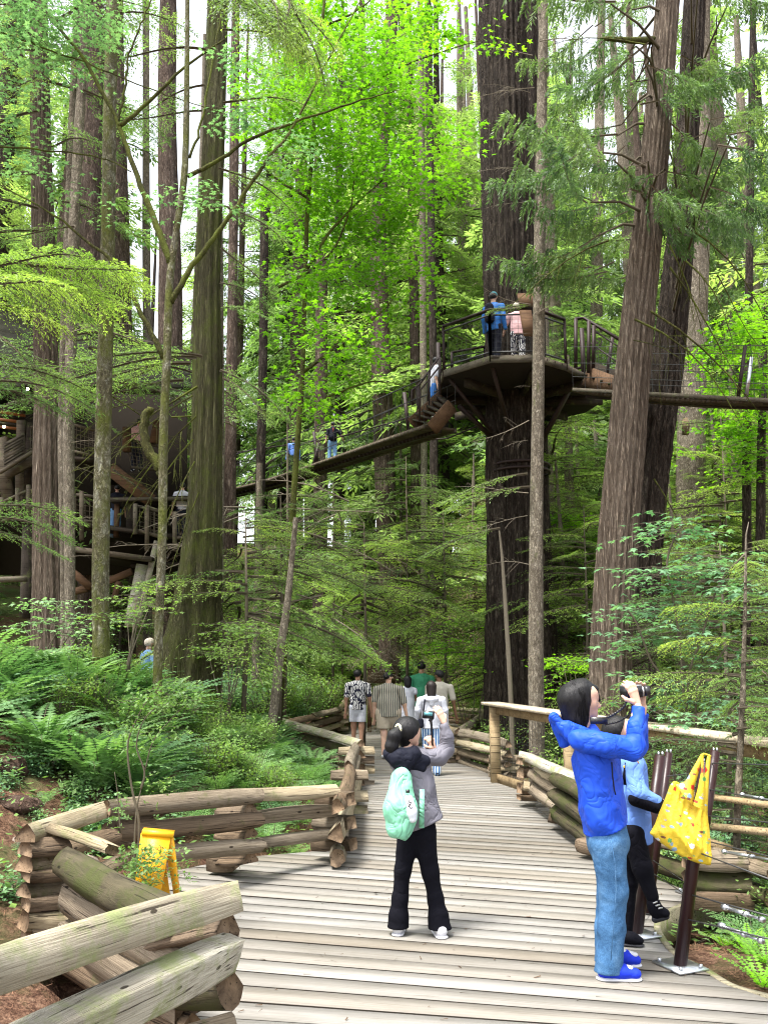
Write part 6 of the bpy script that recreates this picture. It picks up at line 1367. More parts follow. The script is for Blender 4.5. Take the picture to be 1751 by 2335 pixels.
def surf_nets(F, lo, cell):
    ins = F < 0; n = np.array(F.shape)-1; c = [(i, j, k) for i in (0, 1) for j in (0, 1) for k in (0, 1)]
    sub = lambda A, o: A[o[0]:o[0]+n[0], o[1]:o[1]+n[1], o[2]:o[2]+n[2]]
    cnt = sum(sub(ins, o).astype(int) for o in c); act = (cnt > 0) & (cnt < 8); idx = -np.ones(n, dtype=int); ijk = np.argwhere(act); idx[tuple(ijk.T)] = np.arange(len(ijk))
    pos = np.zeros((len(ijk), 3)); w_ = np.zeros(len(ijk))
    for o in c:
        for a in range(3):
            if o[a]: continue
            o2 = list(o); o2[a] = 1; fa = F[tuple((ijk+o).T)]; fb = F[tuple((ijk+o2).T)]; m = (fa < 0) != (fb < 0); t = np.where(m, fa/(fa-fb+1e-12), 0)
            p = np.array(o, float)[None]+0*ijk; p[:, a] = t; pos += p*m[:, None]; w_ += m
    V = (ijk+pos/np.maximum(w_, 1)[:, None])*cell+lo; Q = []
    for a in range(3):
        b, c_ = (a+1) % 3, (a+2) % 3; sh = [slice(None)]*3; s0 = list(sh); s1 = list(sh); s0[a] = slice(0, -1); s1[a] = slice(1, None)
        e = ins[tuple(s0)] != ins[tuple(s1)]; E = np.argwhere(e); E = E[(E[:, b] > 0) & (E[:, c_] > 0) & (E[:, b] < n[b]) & (E[:, c_] < n[c_])]
        if not len(E): continue
        def vi(db, dc): q = E.copy(); q[:, b] -= db; q[:, c_] -= dc; return idx[tuple(q.T)]
        q = np.stack([vi(1, 1), vi(0, 1), vi(0, 0), vi(1, 0)], 1); fl = ~ins[tuple(E.T)]; q[fl] = q[fl][:, ::-1]; Q.append(q)
    return V, np.vstack(Q)
def wrinkle(amp, freq=(9, 9, 14), seed=0, warp=1.0, dirs=6, sharp=1.0):
    g = np.random.default_rng(seed); K = g.normal(0, 1, (dirs, 3))*np.array(freq); ph = g.uniform(0, 6.28, dirs); K2 = g.normal(0, 1, (3, 3))*np.array(freq)*.5
    def f(X):
        Wp = X + warp*.03*np.sin(X@K2.T+1.3); s = 0
        for k_, p in zip(K, ph): s = s+(1-np.abs(np.sin((Wp@k_)+p)))**1.5
        return -(s/dirs-.35)*amp*2
    return f
class Layer:
    def __init__(s, name, mat, cell=.012, k=.035, disp=None): s.name, s.mat, s.cell, s.k, s.disp = name, mat, cell, k, disp; s.groups = [[]]; s.cells = [cell]; s.cuts = [[]]; s.ks = [k]
    def new(s, cell, k=None): s.groups.append([]); s.cells.append(cell); s.cuts.append([]); s.ks.append(k or s.k); return s
    def add(s, a, ra, b=None, rb=None, flat=None): b = a if b is None else b; rb = ra if rb is None else rb; s.groups[-1].append((V3(a), ra, V3(b), rb, flat)); return s
    def chain(s, pts, rads, flat=None):
        for i in range(len(pts)-1): s.add(pts[i], rads[i], pts[i+1], rads[i+1], flat)
        return s
    def cut(s, n_, p): s.cuts[-1].append((n_, p)); return s
    def build(s, par):
        o0 = V3(par.location); VV = []; QQ = []; n = 0
        for g_, c, cu, kk in zip(s.groups, s.cells, s.cuts, s.ks):
            if not g_: continue
            F, lo, cl = sdf_grid(g_, c, kk, s.disp, cu); V, Q = surf_nets(F, lo, cl); VV.append(V-o0); QQ.append(Q+n); n += len(V)
        m = M[s.mat] if isinstance(s.mat, str) else s.mat
        return link(s.name, mesh_np(s.name, np.vstack(VV), np.vstack(QQ), m, True), par)
def hand(L, wrist, fdir, nrm_, s=1.0, curl=.5, thumb=1, cell=.004, spread=.12):
    """wrist point, finger direction, palm normal (towards what it holds); thumb=+-1 side"""
    W, f, n_ = V3(wrist), nrm(V3(fdir)), V3(nrm_); n_ = nrm(n_-f*(n_@f)); sd_ = np.cross(f, n_)*thumb; L.new(cell, .008)
    L.add(W-f*.05*s, .024*s, W, .022*s, (n_, .75))
    for u in (-1, -.33, .33, 1): L.add(W+f*.01*s+sd_*u*.012*s, .015*s, W+f*.075*s+sd_*u*.026*s, .0115*s, (n_, .8))
    for u, l in ((1, .062), (.33, .074), (-.33, .070), (-1, .055)):
        b = W+f*.082*s+sd_*u*.028*s; d = nrm(f+sd_*u*spread); p = b; cr = 0
        for seg, r_ in ((.45, .0095), (.32, .0085), (.25, .0075)):
            cr += curl*(.9 if seg < .45 else .5); dd = d*math.cos(cr)+n_*math.sin(cr); q = p+dd*l*seg*s; L.add(p, r_*s, q, (r_-.0008)*s); p = q
    t0 = W+f*.022*s+sd_*.028*s; t1 = t0+(sd_*.75+f*.6+n_*.35)*.040*s; t2 = t1+(sd_*.1+f*.75+n_*.6)*.032*s; L.add(t0, .014*s, t1, .011*s); L.add(t1, .0105*s, t2, .0085*s)
def skinmat(name, c):
    m, t = newmat(name); mp = mapping(t, (1, 1, 1)); n = noise(t, mp.outputs[0], 14, 4); r = ramp(t, [(.3, tuple(x*.9 for x in c)), (.7, tuple(x*1.08 for x in c))]); t.links.new(n, r.inputs[0])
    p = finish(t, r.outputs[0], .5, noise(t, mp.outputs[0], 300, 2), .15, .001, .35); p.inputs['Subsurface Weight'].default_value = .12; p.inputs['Subsurface Radius'].default_value = (.02, .008, .004); p.inputs['Subsurface Scale'].default_value = .5; return m
def cloth(name, c, rough=.75, sc=7, var=.1, bd=.006, weave=400, spec=.25, tr=0):
    m, t = newmat(name); mp = mapping(t, (1, 1, 1)); n = noise(t, mp.outputs[0], sc, 5, .6); r = ramp(t, [(.3, tuple(x*(1-var) for x in c)), (.7, tuple(min(1, x*(1+var)) for x in c))]); t.links.new(n, r.inputs[0])
    n2 = noise(t, mp.outputs[0], 7, 2, .5, 1.0); ab = ramp(t, [(.30, (1, 1, 1)), (.46, (.4, .4, .4)), (.5, (0, 0, 0)), (.58, (.5, .5, .5)), (.75, (1, 1, 1))]); t.links.new(n2, ab.inputs[0]); finish(t, r.outputs[0], rough, ab.outputs[0], .55, bd, spec); return m
def hairmat(name, c):
    m, t = newmat(name); mp = mapping(t, (60, 60, 5)); n = noise(t, mp.outputs[0], 1.5, 5, .7, .3); r = ramp(t, [(.3, tuple(x*.5 for x in c)), (.7, tuple(x*1.8 for x in c))]); t.links.new(n, r.inputs[0]); finish(t, r.outputs[0], .5, n, .8, .006, .3); return m
M['skin_l'] = skinmat('fair_skin', (.58, .36, .26)); M['skin_m'] = skinmat('tan_skin', (.36, .20, .13)); M['skin_d'] = skinmat('brown_skin', (.20, .10, .06))
M['hair'] = hairmat('black_hair', (.005, .0045, .005)); M['hair_b'] = hairmat('dark_brown_hair', (.010, .006, .005)); M['hair_w'] = hairmat('pale_hair', (.5, .44, .36))
M['blue'] = cloth('royal_blue_shell', (.010, .065, .52), .6, spec=.25, bd=.012)
M['paleblue'] = cloth('pale_blue_shell', (.12, .24, .62), .55, bd=.012); M['black'] = cloth('black_knit', (.005, .005, .008), .85, spec=.08); M['navy'] = cloth('black_navy_shell', (.009, .010, .018), .7, bd=.012, spec=.12)
M['greyj'] = cloth('grey_shell', (.15, .145, .17), .6, bd=.014); M['mint'] = cloth('mint_nylon', (.20, .52, .34), .5, spec=.4, bd=.02); M['white'] = cloth('white_cotton', (.50, .51, .57), .8)
M['whiter'] = cloth('white_rubber', (.6, .6, .63), .5); M['cream'] = cloth('cream_linen', (.42, .39, .33), .85); M['green'] = cloth('green_linen', (.04, .22, .12), .85, bd=.015); M['khaki'] = cloth('beige_chino', (.34, .29, .22), .85)
M['pink'] = cloth('pink_cotton', (.72, .45, .45), .85); M['orange'] = cloth('orange_trim', (.85, .40, .02), .6); M['tblue'] = cloth('mid_blue_shell', (.02, .13, .42), .6)
M['bluesh'] = cloth('blue_suede_shoe', (.008, .03, .50), .7); M['gum'] = cloth('dark_rubber_sole', (.03, .03, .035), .7); M['plastic'] = plain('black_camera_body', (.015, .015, .016), .35, .5); M['glassb'] = plain('lens_glass', (.02, .02, .05), .05, .8); M['silver'] = plain('silver_camera_trim', (.5, .5, .5), .3, .5, .8)
def denim():
    m, t = newmat('washed_blue_denim'); mp = mapping(t, (1, 1, 1)); n = noise(t, mp.outputs[0], 5, 6, .7, .5); r = ramp(t, [(.28, (.022, .065, .145)), (.5, (.05, .13, .26)), (.72, (.11, .22, .37))]); t.links.new(n, r.inputs[0])
    mp2 = mapping(t, (1, 1, .5)); n2 = noise(t, mp2.outputs[0], 260, 2); r2 = ramp(t, [(.35, (.7, .75, .8)), (.65, (1.25, 1.2, 1.15))]); t.links.new(n2, r2.inputs[0]); c = mix(t, 1.0, r.outputs[0], r2.outputs[0], 'MULTIPLY')
    finish(t, c, .85, noise(t, mp.outputs[0], 16, 3, .55, 1.2), .45, .010, .15); return m
M['denim'] = denim(); M['denim2'] = cloth('light_denim', (.16, .30, .50), .85)
def stripes(name, c1, c2, freq, w_=.5, warp=.02, axis='X'):
    m, t = newmat(name); mp = mapping(t, (1, 1, 1)); sx = N(t, 'ShaderNodeSeparateXYZ'); nz = N(t, 'ShaderNodeTexNoise'); nz.inputs['Scale'].default_value = 4; t.links.new(mp.outputs[0], nz.inputs['Vector'])
    mm = N(t, 'ShaderNodeMixRGB'); mm.inputs[0].default_value = warp; t.links.new(mp.outputs[0], mm.inputs[1]); t.links.new(nz.outputs['Color'], mm.inputs[2]); t.links.new(mm.outputs[0], sx.inputs[0])
    a = N(t, 'ShaderNodeMath', operation='MULTIPLY'); a.inputs[1].default_value = freq; t.links.new(sx.outputs['XYZ'.index(axis)], a.inputs[0]); s = N(t, 'ShaderNodeMath', operation='SINE'); t.links.new(a.outputs[0], s.inputs[0])
    r = ramp(t, [(.5-.08, c1), (.5+.08, c2)]); b = N(t, 'ShaderNodeMath', operation='MULTIPLY_ADD'); b.inputs[1].default_value = .5; b.inputs[2].default_value = w_; t.links.new(s.outputs[0], b.inputs[0]); t.links.new(b.outputs[0], r.inputs[0]); finish(t, r.outputs[0], .85, nz.outputs['Fac'], .4, .02, .2); return m
M['stripe'] = stripes('striped_shirt_cloth', (.04, .05, .055), (.42, .38, .30), 175); M['stripeb'] = stripes('blue_striped_cloth', (.02, .10, .28), (.50, .58, .68), 150)
def floral():
    m, t = newmat('black_white_leaf_print'); mp = mapping(t, (1, 1.0, 1.3)); w_ = N(t, 'ShaderNodeTexWave', wave_type='BANDS'); w_.inputs['Scale'].default_value = 9; w_.inputs['Distortion'].default_value = 9; w_.inputs['Detail'].default_value = 1.2; w_.inputs['Detail Scale'].default_value = .9; t.links.new(mp.outputs[0], w_.inputs['Vector'])
    n = noise(t, mp.outputs[0], 8, 2); r1 = ramp(t, [(.66, (0, 0, 0)), (.70, (1, 1, 1))]); t.links.new(w_.outputs['Fac'], r1.inputs[0]); r2 = ramp(t, [(.42, (0, 0, 0)), (.45, (1, 1, 1))]); t.links.new(n, r2.inputs[0])
    c = mix(t, 1.0, r1.outputs[0], r2.outputs[0], 'MULTIPLY'); c = mix(t, c, (.012, .012, .03), (.78, .77, .75)); finish(t, c, .8); return m
M['floral'] = floral()
def shoe(par, heel, toe, w_, mat, h=.085, sole='whiter', lace=None, lift=0.0):
    a, b = V3(heel), V3(toe); d = nrm(b-a); L = Layer('shoe', mat, .007, .02); z = np.array([0, 0, 1.0])
    L.add(a+d*.035+z*(.045+lift), w_*.95, a+d*np.linalg.norm(b-a)*.55+z*.045, w_, (z, .95)); L.add(a+d*.055+z*(.05+lift), w_*.8, a+d*.06+z*(h-.032+lift), w_*.66); L.add(a+d*np.linalg.norm(b-a)*.5+z*.05, w_*.92, b-d*.035+z*.036, w_*.82, (z, .75))
    L.cut((-d*lift/.25)+(0, 0, -1) if False else (0, 0, -1), a+z*.016); o = L.build(par)
    s = Layer('sole', sole, .007, .01); s.add(a+d*.03+z*(.010+lift*.9), w_*1.04, b-d*.035+z*.010, w_*.93, (z, .28)); s.build(par)
    if lace is not None:
        q = Layer('laces', lace, .006, .01); c = a+d*np.linalg.norm(b-a)*.38; q.add(c+z*.082, w_*.62, c+d*.075+z*.064, w_*.6, (z, .5)); q.build(par)
    return o
# ---------------------------------------------------------------- woman in the royal blue jacket
random.seed(3)
Yw = gz(1390, 2222).y; K = 1/ppm(Yw, .9)
def A(px, py, dy=0.0): return V3(at(px, py, Yw+dy))
w1 = thing('person', 'woman with a black bob in a royal blue hooded jacket and jeans raising a camera', 'person', (gz(1385, 2222).x, Yw, 0))
b = Layer('body', 'skin_l', .014, .05)
b.add(A(1352, 1705), .075, A(1375, 1860), .08, ((0, 1, 0), 1)).add(A(1382, 1900), .09).chain([A(1385, 1900, -.08), A(1398, 2030, -.08), A(1388, 2190, -.08)], [.06, .045, .035]).chain([A(1390, 1900, .09), A(1395, 2030, .10), A(1390, 2170, .10)], [.06, .045, .035])
b.chain([A(1330, 1692, -.16), A(1438, 1712, -.17), A(1453, 1612, -.10)], [.045, .038, .028]).chain([A(1345, 1692, .16), A(1450, 1706, .13), A(1464, 1612, .06)], [.045, .038, .028])
b.add(A(1322, 1645), .052, A(1338, 1680), .058)
b.new(.006, .022)
b.add(A(1312, 1588), .083, A(1330, 1586), .082, ((0, 1, 0), .88)).add(A(1330, 1605), .070, A(1346, 1620), .040, ((0, 1, 0), .85)).add(A(1346, 1618), .036, A(1354, 1631), .018, ((0, 1, 0), 1.0)).add(A(1322, 1610), .06, A(1322, 1650), .050)
b.add(A(1352, 1585), .026, A(1356, 1591), .018, ((0, 1, 0), 1)).add(A(1350, 1605, -.03), .026, A(1350, 1605, .03), .026)
b.new(.0035, .009); b.add(A(1357, 1596), .0075, A(1366, 1610), .0105, ((0, 1, 0), .9)).add(A(1360, 1612), .012, A(1352, 1606), .02).add(A(1358, 1621, -.010), .0075, A(1358, 1621, .010), .0075).add(A(1357.5, 1626, -.009), .0075, A(1357.5, 1626, .009), .0075).add(A(1346, 1618), .034, A(1352, 1629), .020)
hand(b, A(1453, 1606, -.09), A(1441, 1572, -.09)-A(1453, 1606, -.09), (-.55, .8, .25), .98, .42, 1, .0035)
hand(b, A(1462, 1606, .03), A(1458, 1572, .03)-A(1462, 1606, .03), (-.3, -.9, .1), .95, .5, -1, .004)
b.build(w1)
for s in (-1,):
    e = Layer('eye', 'hair', .003, .004); e.add(A(1350, 1595, -.056), .0055, A(1357, 1596, -.040), .0045, ((0, 0, 1), .55)); e.add(A(1347, 1586, -.058), .0045, A(1357, 1584, -.036), .0035, ((0, 0, 1), .6)); e.build(w1)
ml_ = Layer('lips', cloth('lip_skin', (.42, .14, .12), .45), .003, .004); ml_.add(A(1360.5, 1623, -.008), .0045, A(1357, 1624, -.018), .003); ml_.build(w1)
h = Layer('hair', 'hair', .007, .03, wrinkle(.003, (40, 40, 4), 4))
h.add(A(1312, 1589), .094, A(1319, 1583), .088, ((0, 1, 0), .95)).add(A(1305, 1598), .088, A(1308, 1630), .075, ((0, 1, 0), 1)).add(A(1308, 1595, -.055), .058, A(1320, 1644, -.055), .034, ((0, 1, 0), .6)).add(A(1320, 1640, -.055), .032, A(1334, 1664, -.06), .010, ((0, 1, 0), .6)).add(A(1318, 1595, .055), .060, A(1330, 1644, .055), .036, ((0, 1, 0), .6))
h.add(A(1332, 1566), .048, A(1355, 1571), .020).add(A(1328, 1572, -.045), .032, A(1335, 1598, -.062), .010).add(A(1355, 1572, .02), .02, A(1366, 1598, .045), .008).add(A(1338, 1600, -.060), .010, A(1335, 1640, -.062), .012)
h.build(w1)
wr = wrinkle(.013, (13, 13, 18), 12)
j = Layer('jacket', 'blue', .008, .045, wr)
fx = ((1, 0, .15), .74)
j.add(A(1346, 1702, -.08), .088, A(1350, 1702, .08), .088).add(A(1358, 1740), .160, A(1370, 1830), .158, fx).add(A(1372, 1840), .160, A(1386, 1925), .172, fx).add(A(1322, 1672), .055, A(1346, 1668), .05).add(A(1390, 1735), .060, A(1402, 1860), .062).add(A(1333, 1735), .062, A(1362, 1890), .062).add(A(1345, 1735, -.10), .07, A(1365, 1870, -.10), .08)
j.cut(-np.cross(A(1433, 1871)-A(1336, 1906), (0, 1, 0)), A(1336, 1906))
j.new(.007, .03); j.chain([A(1322, 1688, -.155), A(1380, 1700, -.20), A(1441, 1712, -.17)], [.066, .064, .058]).chain([A(1441, 1712, -.17), A(1452, 1660, -.13), A(1455, 1618, -.10)], [.057, .052, .042])
j.chain([A(1350, 1688, .16), A(1452, 1706, .14), A(1464, 1620, .06)], [.066, .056, .042])
j.cut(A(1455, 1608, -.1)-A(1452, 1650, -.12), A(1454, 1611, -.1))
o = j.build(w1)
g_ = np.random.default_rng(7); mb = MB(); hc = A(1315, 1590)
for i in range(420):
    ph = g_.uniform(1.1, 5.02); jit = g_.uniform(-.002, .005); st = g_.uniform(0, .5); pts = []
    zend = A(0, 1668 if ph > 3.2 and ph < 5.9 else 1650)[2]+g_.normal(0, .008); sx_ = .098+jit; 
    for th_ in np.linspace(st, 1.62, 6): pts.append(hc+np.array([math.cos(ph)*math.sin(th_)*sx_+.006, math.sin(ph)*math.sin(th_)*sx_*.93, math.cos(th_)*(.098+jit)]))
    last = pts[-1]; cxx = np.array([hc[0]+.012, hc[1], 0]); rr_ = last-cxx; 
    for u in (.35, .7, 1.0): q = last.copy(); q[2] = last[2]+(zend-last[2])*u; q[0] += -rr_[0]*.22*u*u+g_.normal(0, .002); q[1] += -rr_[1]*.22*u*u+g_.normal(0, .002); pts.append(q)
    mb.tube([Vector(p) for p in pts], [.0012]*7+[.001, .0004], 3, False)
for i in range(200):
    ph = g_.uniform(-1.35, 1.2); pts = []; k_ = abs(ph); zend = A(0, 1582 if k_ < .45 else (1582+50*(k_-.45)/.5 if k_ < .95 else 1640))[2]+g_.normal(0, .006); jit = g_.uniform(-.001, .005); c0 = hc+np.array([.006, 0, .004])
    for th_ in np.linspace(g_.uniform(0, .3), 1.12, 6): pts.append(c0+np.array([math.cos(ph)*math.sin(th_)*(.098+jit), math.sin(ph)*math.sin(th_)*(.090+jit), math.cos(th_)*(.096+jit)]))
    last = pts[-1]
    for u in (.5, 1.0): q = last.copy(); q[2] = last[2]+(zend-last[2])*u; q[0] += .004*u-(.020*u if k_ > .6 else 0)+g_.normal(0, .002); q[1] += math.copysign(.008*u, ph); pts.append(q)
    mb.tube([Vector(p) for p in pts], [.0014]*7+[.0005], 3, False)
mb.build('hair_strands', M['hair'], w1)
hd = Layer('hood', 'blue', .007, .03, wrinkle(.008, (14, 14, 14), 5))
hd.add(A(1263, 1634, -.06), .018, A(1296, 1676, -.085), .036).add(A(1263, 1634, .06), .018, A(1296, 1676, .085), .036).add(A(1263, 1634, -.06), .022, A(1263, 1634, .06), .022).add(A(1282, 1664, -.04), .034, A(1282, 1664, .04), .034).add(A(1274, 1652), .026, A(1292, 1688), .034).add(A(1262, 1640), .03, A(1283, 1696), .025).add(A(1296, 1655, -.08), .028, A(1345, 1672, -.085), .024)
hd.build(w1)
for (a_, b2) in (((1398, 1745), (1402, 1800)),):
    mb = MB(); mb.tube([Vector(A(x, y, -.196)) for x, y in ((1394, 1738), (1396, 1770), (1400, 1802), (1403, 1812))], .004, 6); mb.build('pocket_zip', M['navy'], w1)
jn = Layer('jeans', 'denim', .007, .03, wrinkle(.007, (11, 11, 13), 21))
jn.add(A(1380, 1880), .135, A(1385, 1915), .142, ((1, 0, 0), .85)).chain([A(1384, 1925, -.085), A(1398, 2030, -.085), A(1394, 2110, -.085), A(1386, 2225, -.085)], [.098, .077, .072, .078]).chain([A(1388, 1925, .085), A(1392, 2040, .09), A(1385, 2120, .09), A(1388, 2225, .09)], [.096, .076, .072, .078])
jn.cut((-.12, 0, -1), (0, 0, .045)); jn.cuts[-1] = [((-.0, 0, -1), (0, 0, .040))]; jn.build(w1)
z0 = 0
n1, n2 = gz(1360, 2228), gz(1455, 2229); shoe(w1, (n1.x, Yw-.085, 0), (n2.x-.0, Yw-.105, 0), .045, 'bluesh', lace='whiter')
f1_, f2_ = gz(1385, 2202), gz(1459, 2202); shoe(w1, (f1_.x, f1_.y, 0), (f2_.x, f2_.y-.02, 0), .045, 'bluesh', lace='whiter')
# seam of the jeans
mb = MB(); mb.tube([Vector(A(x, y, d)) for x, y, d in ((1392, 1915, -.19), (1402, 1970, -.185), (1404, 2030, -.178), (1398, 2110, -.172), (1392, 2190, -.178))], .0025, 4); mb.build('seam', M['denim'], w1)
# camera (held: its own thing)
cm_ = thing('camera', 'compact silver and black camera held up in the raised hands of the woman in blue', 'camera', tuple(A(1446, 1577, -.02)))
o0 = Vector(cm_.location); dx = Vector((1, 0, .06)).normalized()
mb = MB(); mb.box(o0-dx*.055+Vector((0, -.02, 0)), o0+dx*.015+Vector((0, .02, 0)), .10, .065); mb.build('body', M['plastic'], cm_)
mb = MB(); mb.box(o0-dx*.05+Vector((0, -.02, .034)), o0+dx*.01+Vector((0, .02, .034)), .095, .012); mb.build('top_plate', M['silver'], cm_)
mb = MB(); mb.tube([o0+dx*.01, o0+dx*.055], [.028, .028], 18); mb.tube([o0+dx*.055, o0+dx*.085], [.031, .031], 18); le = mb.build('lens', M['plastic'], cm_)
mb = MB(); mb.tube([o0+dx*.04, o0+dx*.05], .0295, 18); mb.build('lens_ring', M['silver'], le)
mb = MB(); mb.tube([o0+dx*.085, o0+dx*.087], .024, 18); mb.build('front_glass', M['glassb'], le)
mb = MB()
sp1 = [Vector(c) for c in catmull([A(1432, 1582, -.07), A(1424, 1608, -.10), A(1400, 1628, -.11), A(1372, 1640, -.10), A(1350, 1646, -.10)], 5)]
for a_, b2 in zip(sp1[:-1], sp1[1:]): mb.box(a_, b2, .003, .012, (0, 0, 1))
sp1 = [Vector(c) for c in catmull([A(1438, 1592, .05), A(1436, 1625, .03), A(1410, 1645, -.02), A(1378, 1652, -.07)], 5)]
for a_, b2 in zip(sp1[:-1], sp1[1:]): mb.box(a_, b2, .003, .010, (0, 0, 1))
mb.build('strap', M['plastic'], cm_)
mb = MB(); mb.box(Vector(A(1346, 1643, -.115)), Vector(A(1383, 1643, -.10)), .018, .038); mb.build('strap_pad', M['plastic'], cm_)
# ---------------------------------------------------------------- child in pale blue, kicking
Yc = gz(1434, 2158).y; 
def B_(px, py, dy=0.0): return V3(at(px, py, Yc+dy))
c1 = thing('person', 'child in a pale blue jacket and black leggings kicking a leg out behind the woman', 'person', (gz(1440, 2158).x, Yc, 0))
b = Layer('body', 'skin_l', .012, .04); b.add(B_(1440, 1745), .08, B_(1444, 1880), .09).add(B_(1425, 1690), .04, B_(1432, 1735), .045).chain([B_(1440, 1895, -.05), B_(1462, 1980, -.08), B_(1486, 2040, -.1)], [.06, .045, .03]).chain([B_(1436, 1895, .07), B_(1432, 2010, .07), B_(1424, 2125, .07)], [.06, .045, .03]).chain([B_(1440, 1750, -.09), B_(1455, 1812, -.14), B_(1500, 1832, -.16)], [.035, .03, .022])
b.new(.007, .02); b.add(B_(1408, 1668), .074, B_(1414, 1666), .072).add(B_(1412, 1684), .052, B_(1418, 1698), .025).add(B_(1425, 1676), .008, B_(1428, 1682), .009)
hand(b, B_(1502, 1833, -.16), (1, 0, -.1), (0, .6, -.8), .75, .5, 1, .005); b.build(c1)
h = Layer('hair', 'hair', .008, .03); h.add(B_(1404, 1664), .088, B_(1406, 1662), .085).add(B_(1398, 1672, .0), .07, B_(1398, 1710), .05); h.cut((.85, -.1, -.35), B_(1412, 1668)); h.build(c1)
j = Layer('jacket', 'paleblue', .009, .04, wrinkle(.010, (12, 12, 14), 33)); j.add(B_(1438, 1750), .10, B_(1440, 1810), .105, ((0, 1, 0), 1.0)).add(B_(1440, 1810), .105, B_(1448, 1935), .115).add(B_(1436, 1745, -.08), .06, B_(1436, 1745, .08), .06).chain([B_(1440, 1752, -.09), B_(1450, 1808, -.14), B_(1494, 1830, -.16)], [.06, .055, .042]).cut((.12, 0, -1), B_(1440, 1925)); j.build(c1)
bk = Layer('sleeve_panel', 'black', .008, .02); bk.chain([B_(1448, 1822, -.165), B_(1496, 1842, -.175)], [.045, .035]); bk.chain([B_(1500, 1832, -.16), B_(1506, 1834, -.16)], [.036, .034]); bk.build(c1)
for (x0, y0, x1, y1) in ((1423, 1745, 1440, 1770), (1444, 1725, 1453, 1742)): mb = MB(); mb.box(Vector(B_(x0, y0, -.125)), Vector(B_(x1, y1, -.13)), .01, .022, (0, 0, 1)); mb.build('backpack_strap_trim', M['orange'], c1)
for (x0, y0, x1, y1) in ((1430, 1740, 1424, 1790), (1450, 1740, 1458, 1775)): mb = MB(); mb.box(Vector(B_(x0, y0, -.118)), Vector(B_(x1, y1, -.128)), .012, .04, (0, 0, 1)); mb.build('backpack_strap', M['black'], c1)
l = Layer('leggings', 'black', .009, .03); l.add(B_(1438, 1890), .095).chain([B_(1442, 1900, -.05), B_(1464, 1980, -.08), B_(1486, 2044, -.10)], [.078, .058, .040]).chain([B_(1436, 1900, .07), B_(1432, 2010, .07), B_(1424, 2140, .07)], [.075, .055, .042]); l.build(c1)
sk = Layer('sock', cloth('grey_sock', (.3, .3, .3)), .008, .01); sk.chain([B_(1485, 2044, -.10), B_(1489, 2054, -.10)], [.036, .034]); sk.build(c1)
s = Layer('shoe', 'black', .007, .02); s.add(B_(1489, 2060, -.10), .042, B_(1496, 2082, -.10), .036).add(B_(1493, 2072, -.10), .040, B_(1515, 2082, -.12), .030, ((0, 0, 1), .9)); s.build(c1)
s = Layer('sole', 'gum', .006, .01); s.add(B_(1493, 2096, -.10), .022, B_(1519, 2090, -.12), .018); s.build(c1)
for k_ in range(3): mb = MB(); mb.box(Vector(B_(1488+k_*6, 2060+k_*6, -.145)), Vector(B_(1498+k_*6, 2056+k_*7, -.145)), .004, .008, (0, 0, 1)); mb.build('shoe_strap', M['silver'], c1)
f1_ = gz(1425, 2160); shoe(c1, (f1_.x-.03, f1_.y+.05, 0), (f1_.x+.12, f1_.y+.0, 0), .038, 'black', sole='gum')
# ---------------------------------------------------------------- yellow tote hung on the post
bg_ = thing('tote_bag', 'bulging yellow shopping bag with a small scattered print hanging on the steel post', 'bag', tuple(at(1560, 1900, A0.y-.09)))
Yb = A0.y-.10
def G(px, py, dy=0.0): return V3(at(px, py, Yb+dy))
def totemat():
    m, t = newmat('yellow_printed_nylon'); mp = mapping(t, (1, 1, 1)); base = ramp(t, [(.3, (.62, .42, .02)), (.7, (.72, .53, .04))]); t.links.new(noise(t, mp.outputs[0], 12, 4), base.inputs[0]); col = base.outputs[0]
    for sc, th_, cols, off in ((17, .27, [(.55, .03, .02), (.20, .32, .45), (.10, .30, .08), (.75, .75, .70), (.55, .10, .03)], 0), (15, .20, [(.30, .45, .55), (.50, .05, .03), (.35, .45, .15), (.35, .35, .4), (.20, .08, .04)], 5.3)):
        mp2 = mapping(t, (1, .25, 1)); mp2.inputs['Location'].default_value = (off, off, off); mp2.inputs['Rotation'].default_value = (0, .7+off, 0); sq = N(t, 'ShaderNodeVectorMath', operation='MULTIPLY'); sq.inputs[1].default_value = (1, 1, 1) if off == 0 else (1, 1, 1.9)
        t.links.new(mp2.outputs[0], sq.inputs[0]); v = N(t, 'ShaderNodeTexVoronoi'); v.inputs['Scale'].default_value = sc; v.inputs['Randomness'].default_value = .75; t.links.new(sq.outputs[0], v.inputs['Vector'])
        n = noise(t, mp.outputs[0], 160, 2); ad = N(t, 'ShaderNodeMath', operation='MULTIPLY_ADD'); ad.inputs[1].default_value = .28; t.links.new(n, ad.inputs[0]); t.links.new(v.outputs['Distance'], ad.inputs[2])
        r = ramp(t, [(th_+.13, (1, 1, 1)), (th_+.16, (0, 0, 0))]); t.links.new(ad.outputs[0], r.inputs[0]); sx = N(t, 'ShaderNodeSeparateColor'); t.links.new(v.outputs['Color'], sx.inputs[0]); rc = ramp(t, [(i/5, c) for i, c in enumerate(cols)], 'CONSTANT'); t.links.new(sx.outputs[0], rc.inputs[0]); col = mix(t, r.outputs[0], col, rc.outputs[0])
    p = finish(t, col, .5, noise(t, mp.outputs[0], 30, 4, .6, 1.0), .6, .01, .35); return m
M['tote'] = totemat()
OUT = [(1530, 1788), (1518, 1818), (1504, 1852), (1494, 1880), (1482, 1901), (1500, 1917), (1530, 1939), (1560, 1957), (1590, 1968), (1619, 1974), (1623, 1955), (1618, 1900), (1613, 1850), (1608, 1800), (1605, 1770), (1600, 1790), (1592, 1820), (1583, 1838), (1574, 1822), (1560, 1797), (1548, 1784), (1538, 1781)]
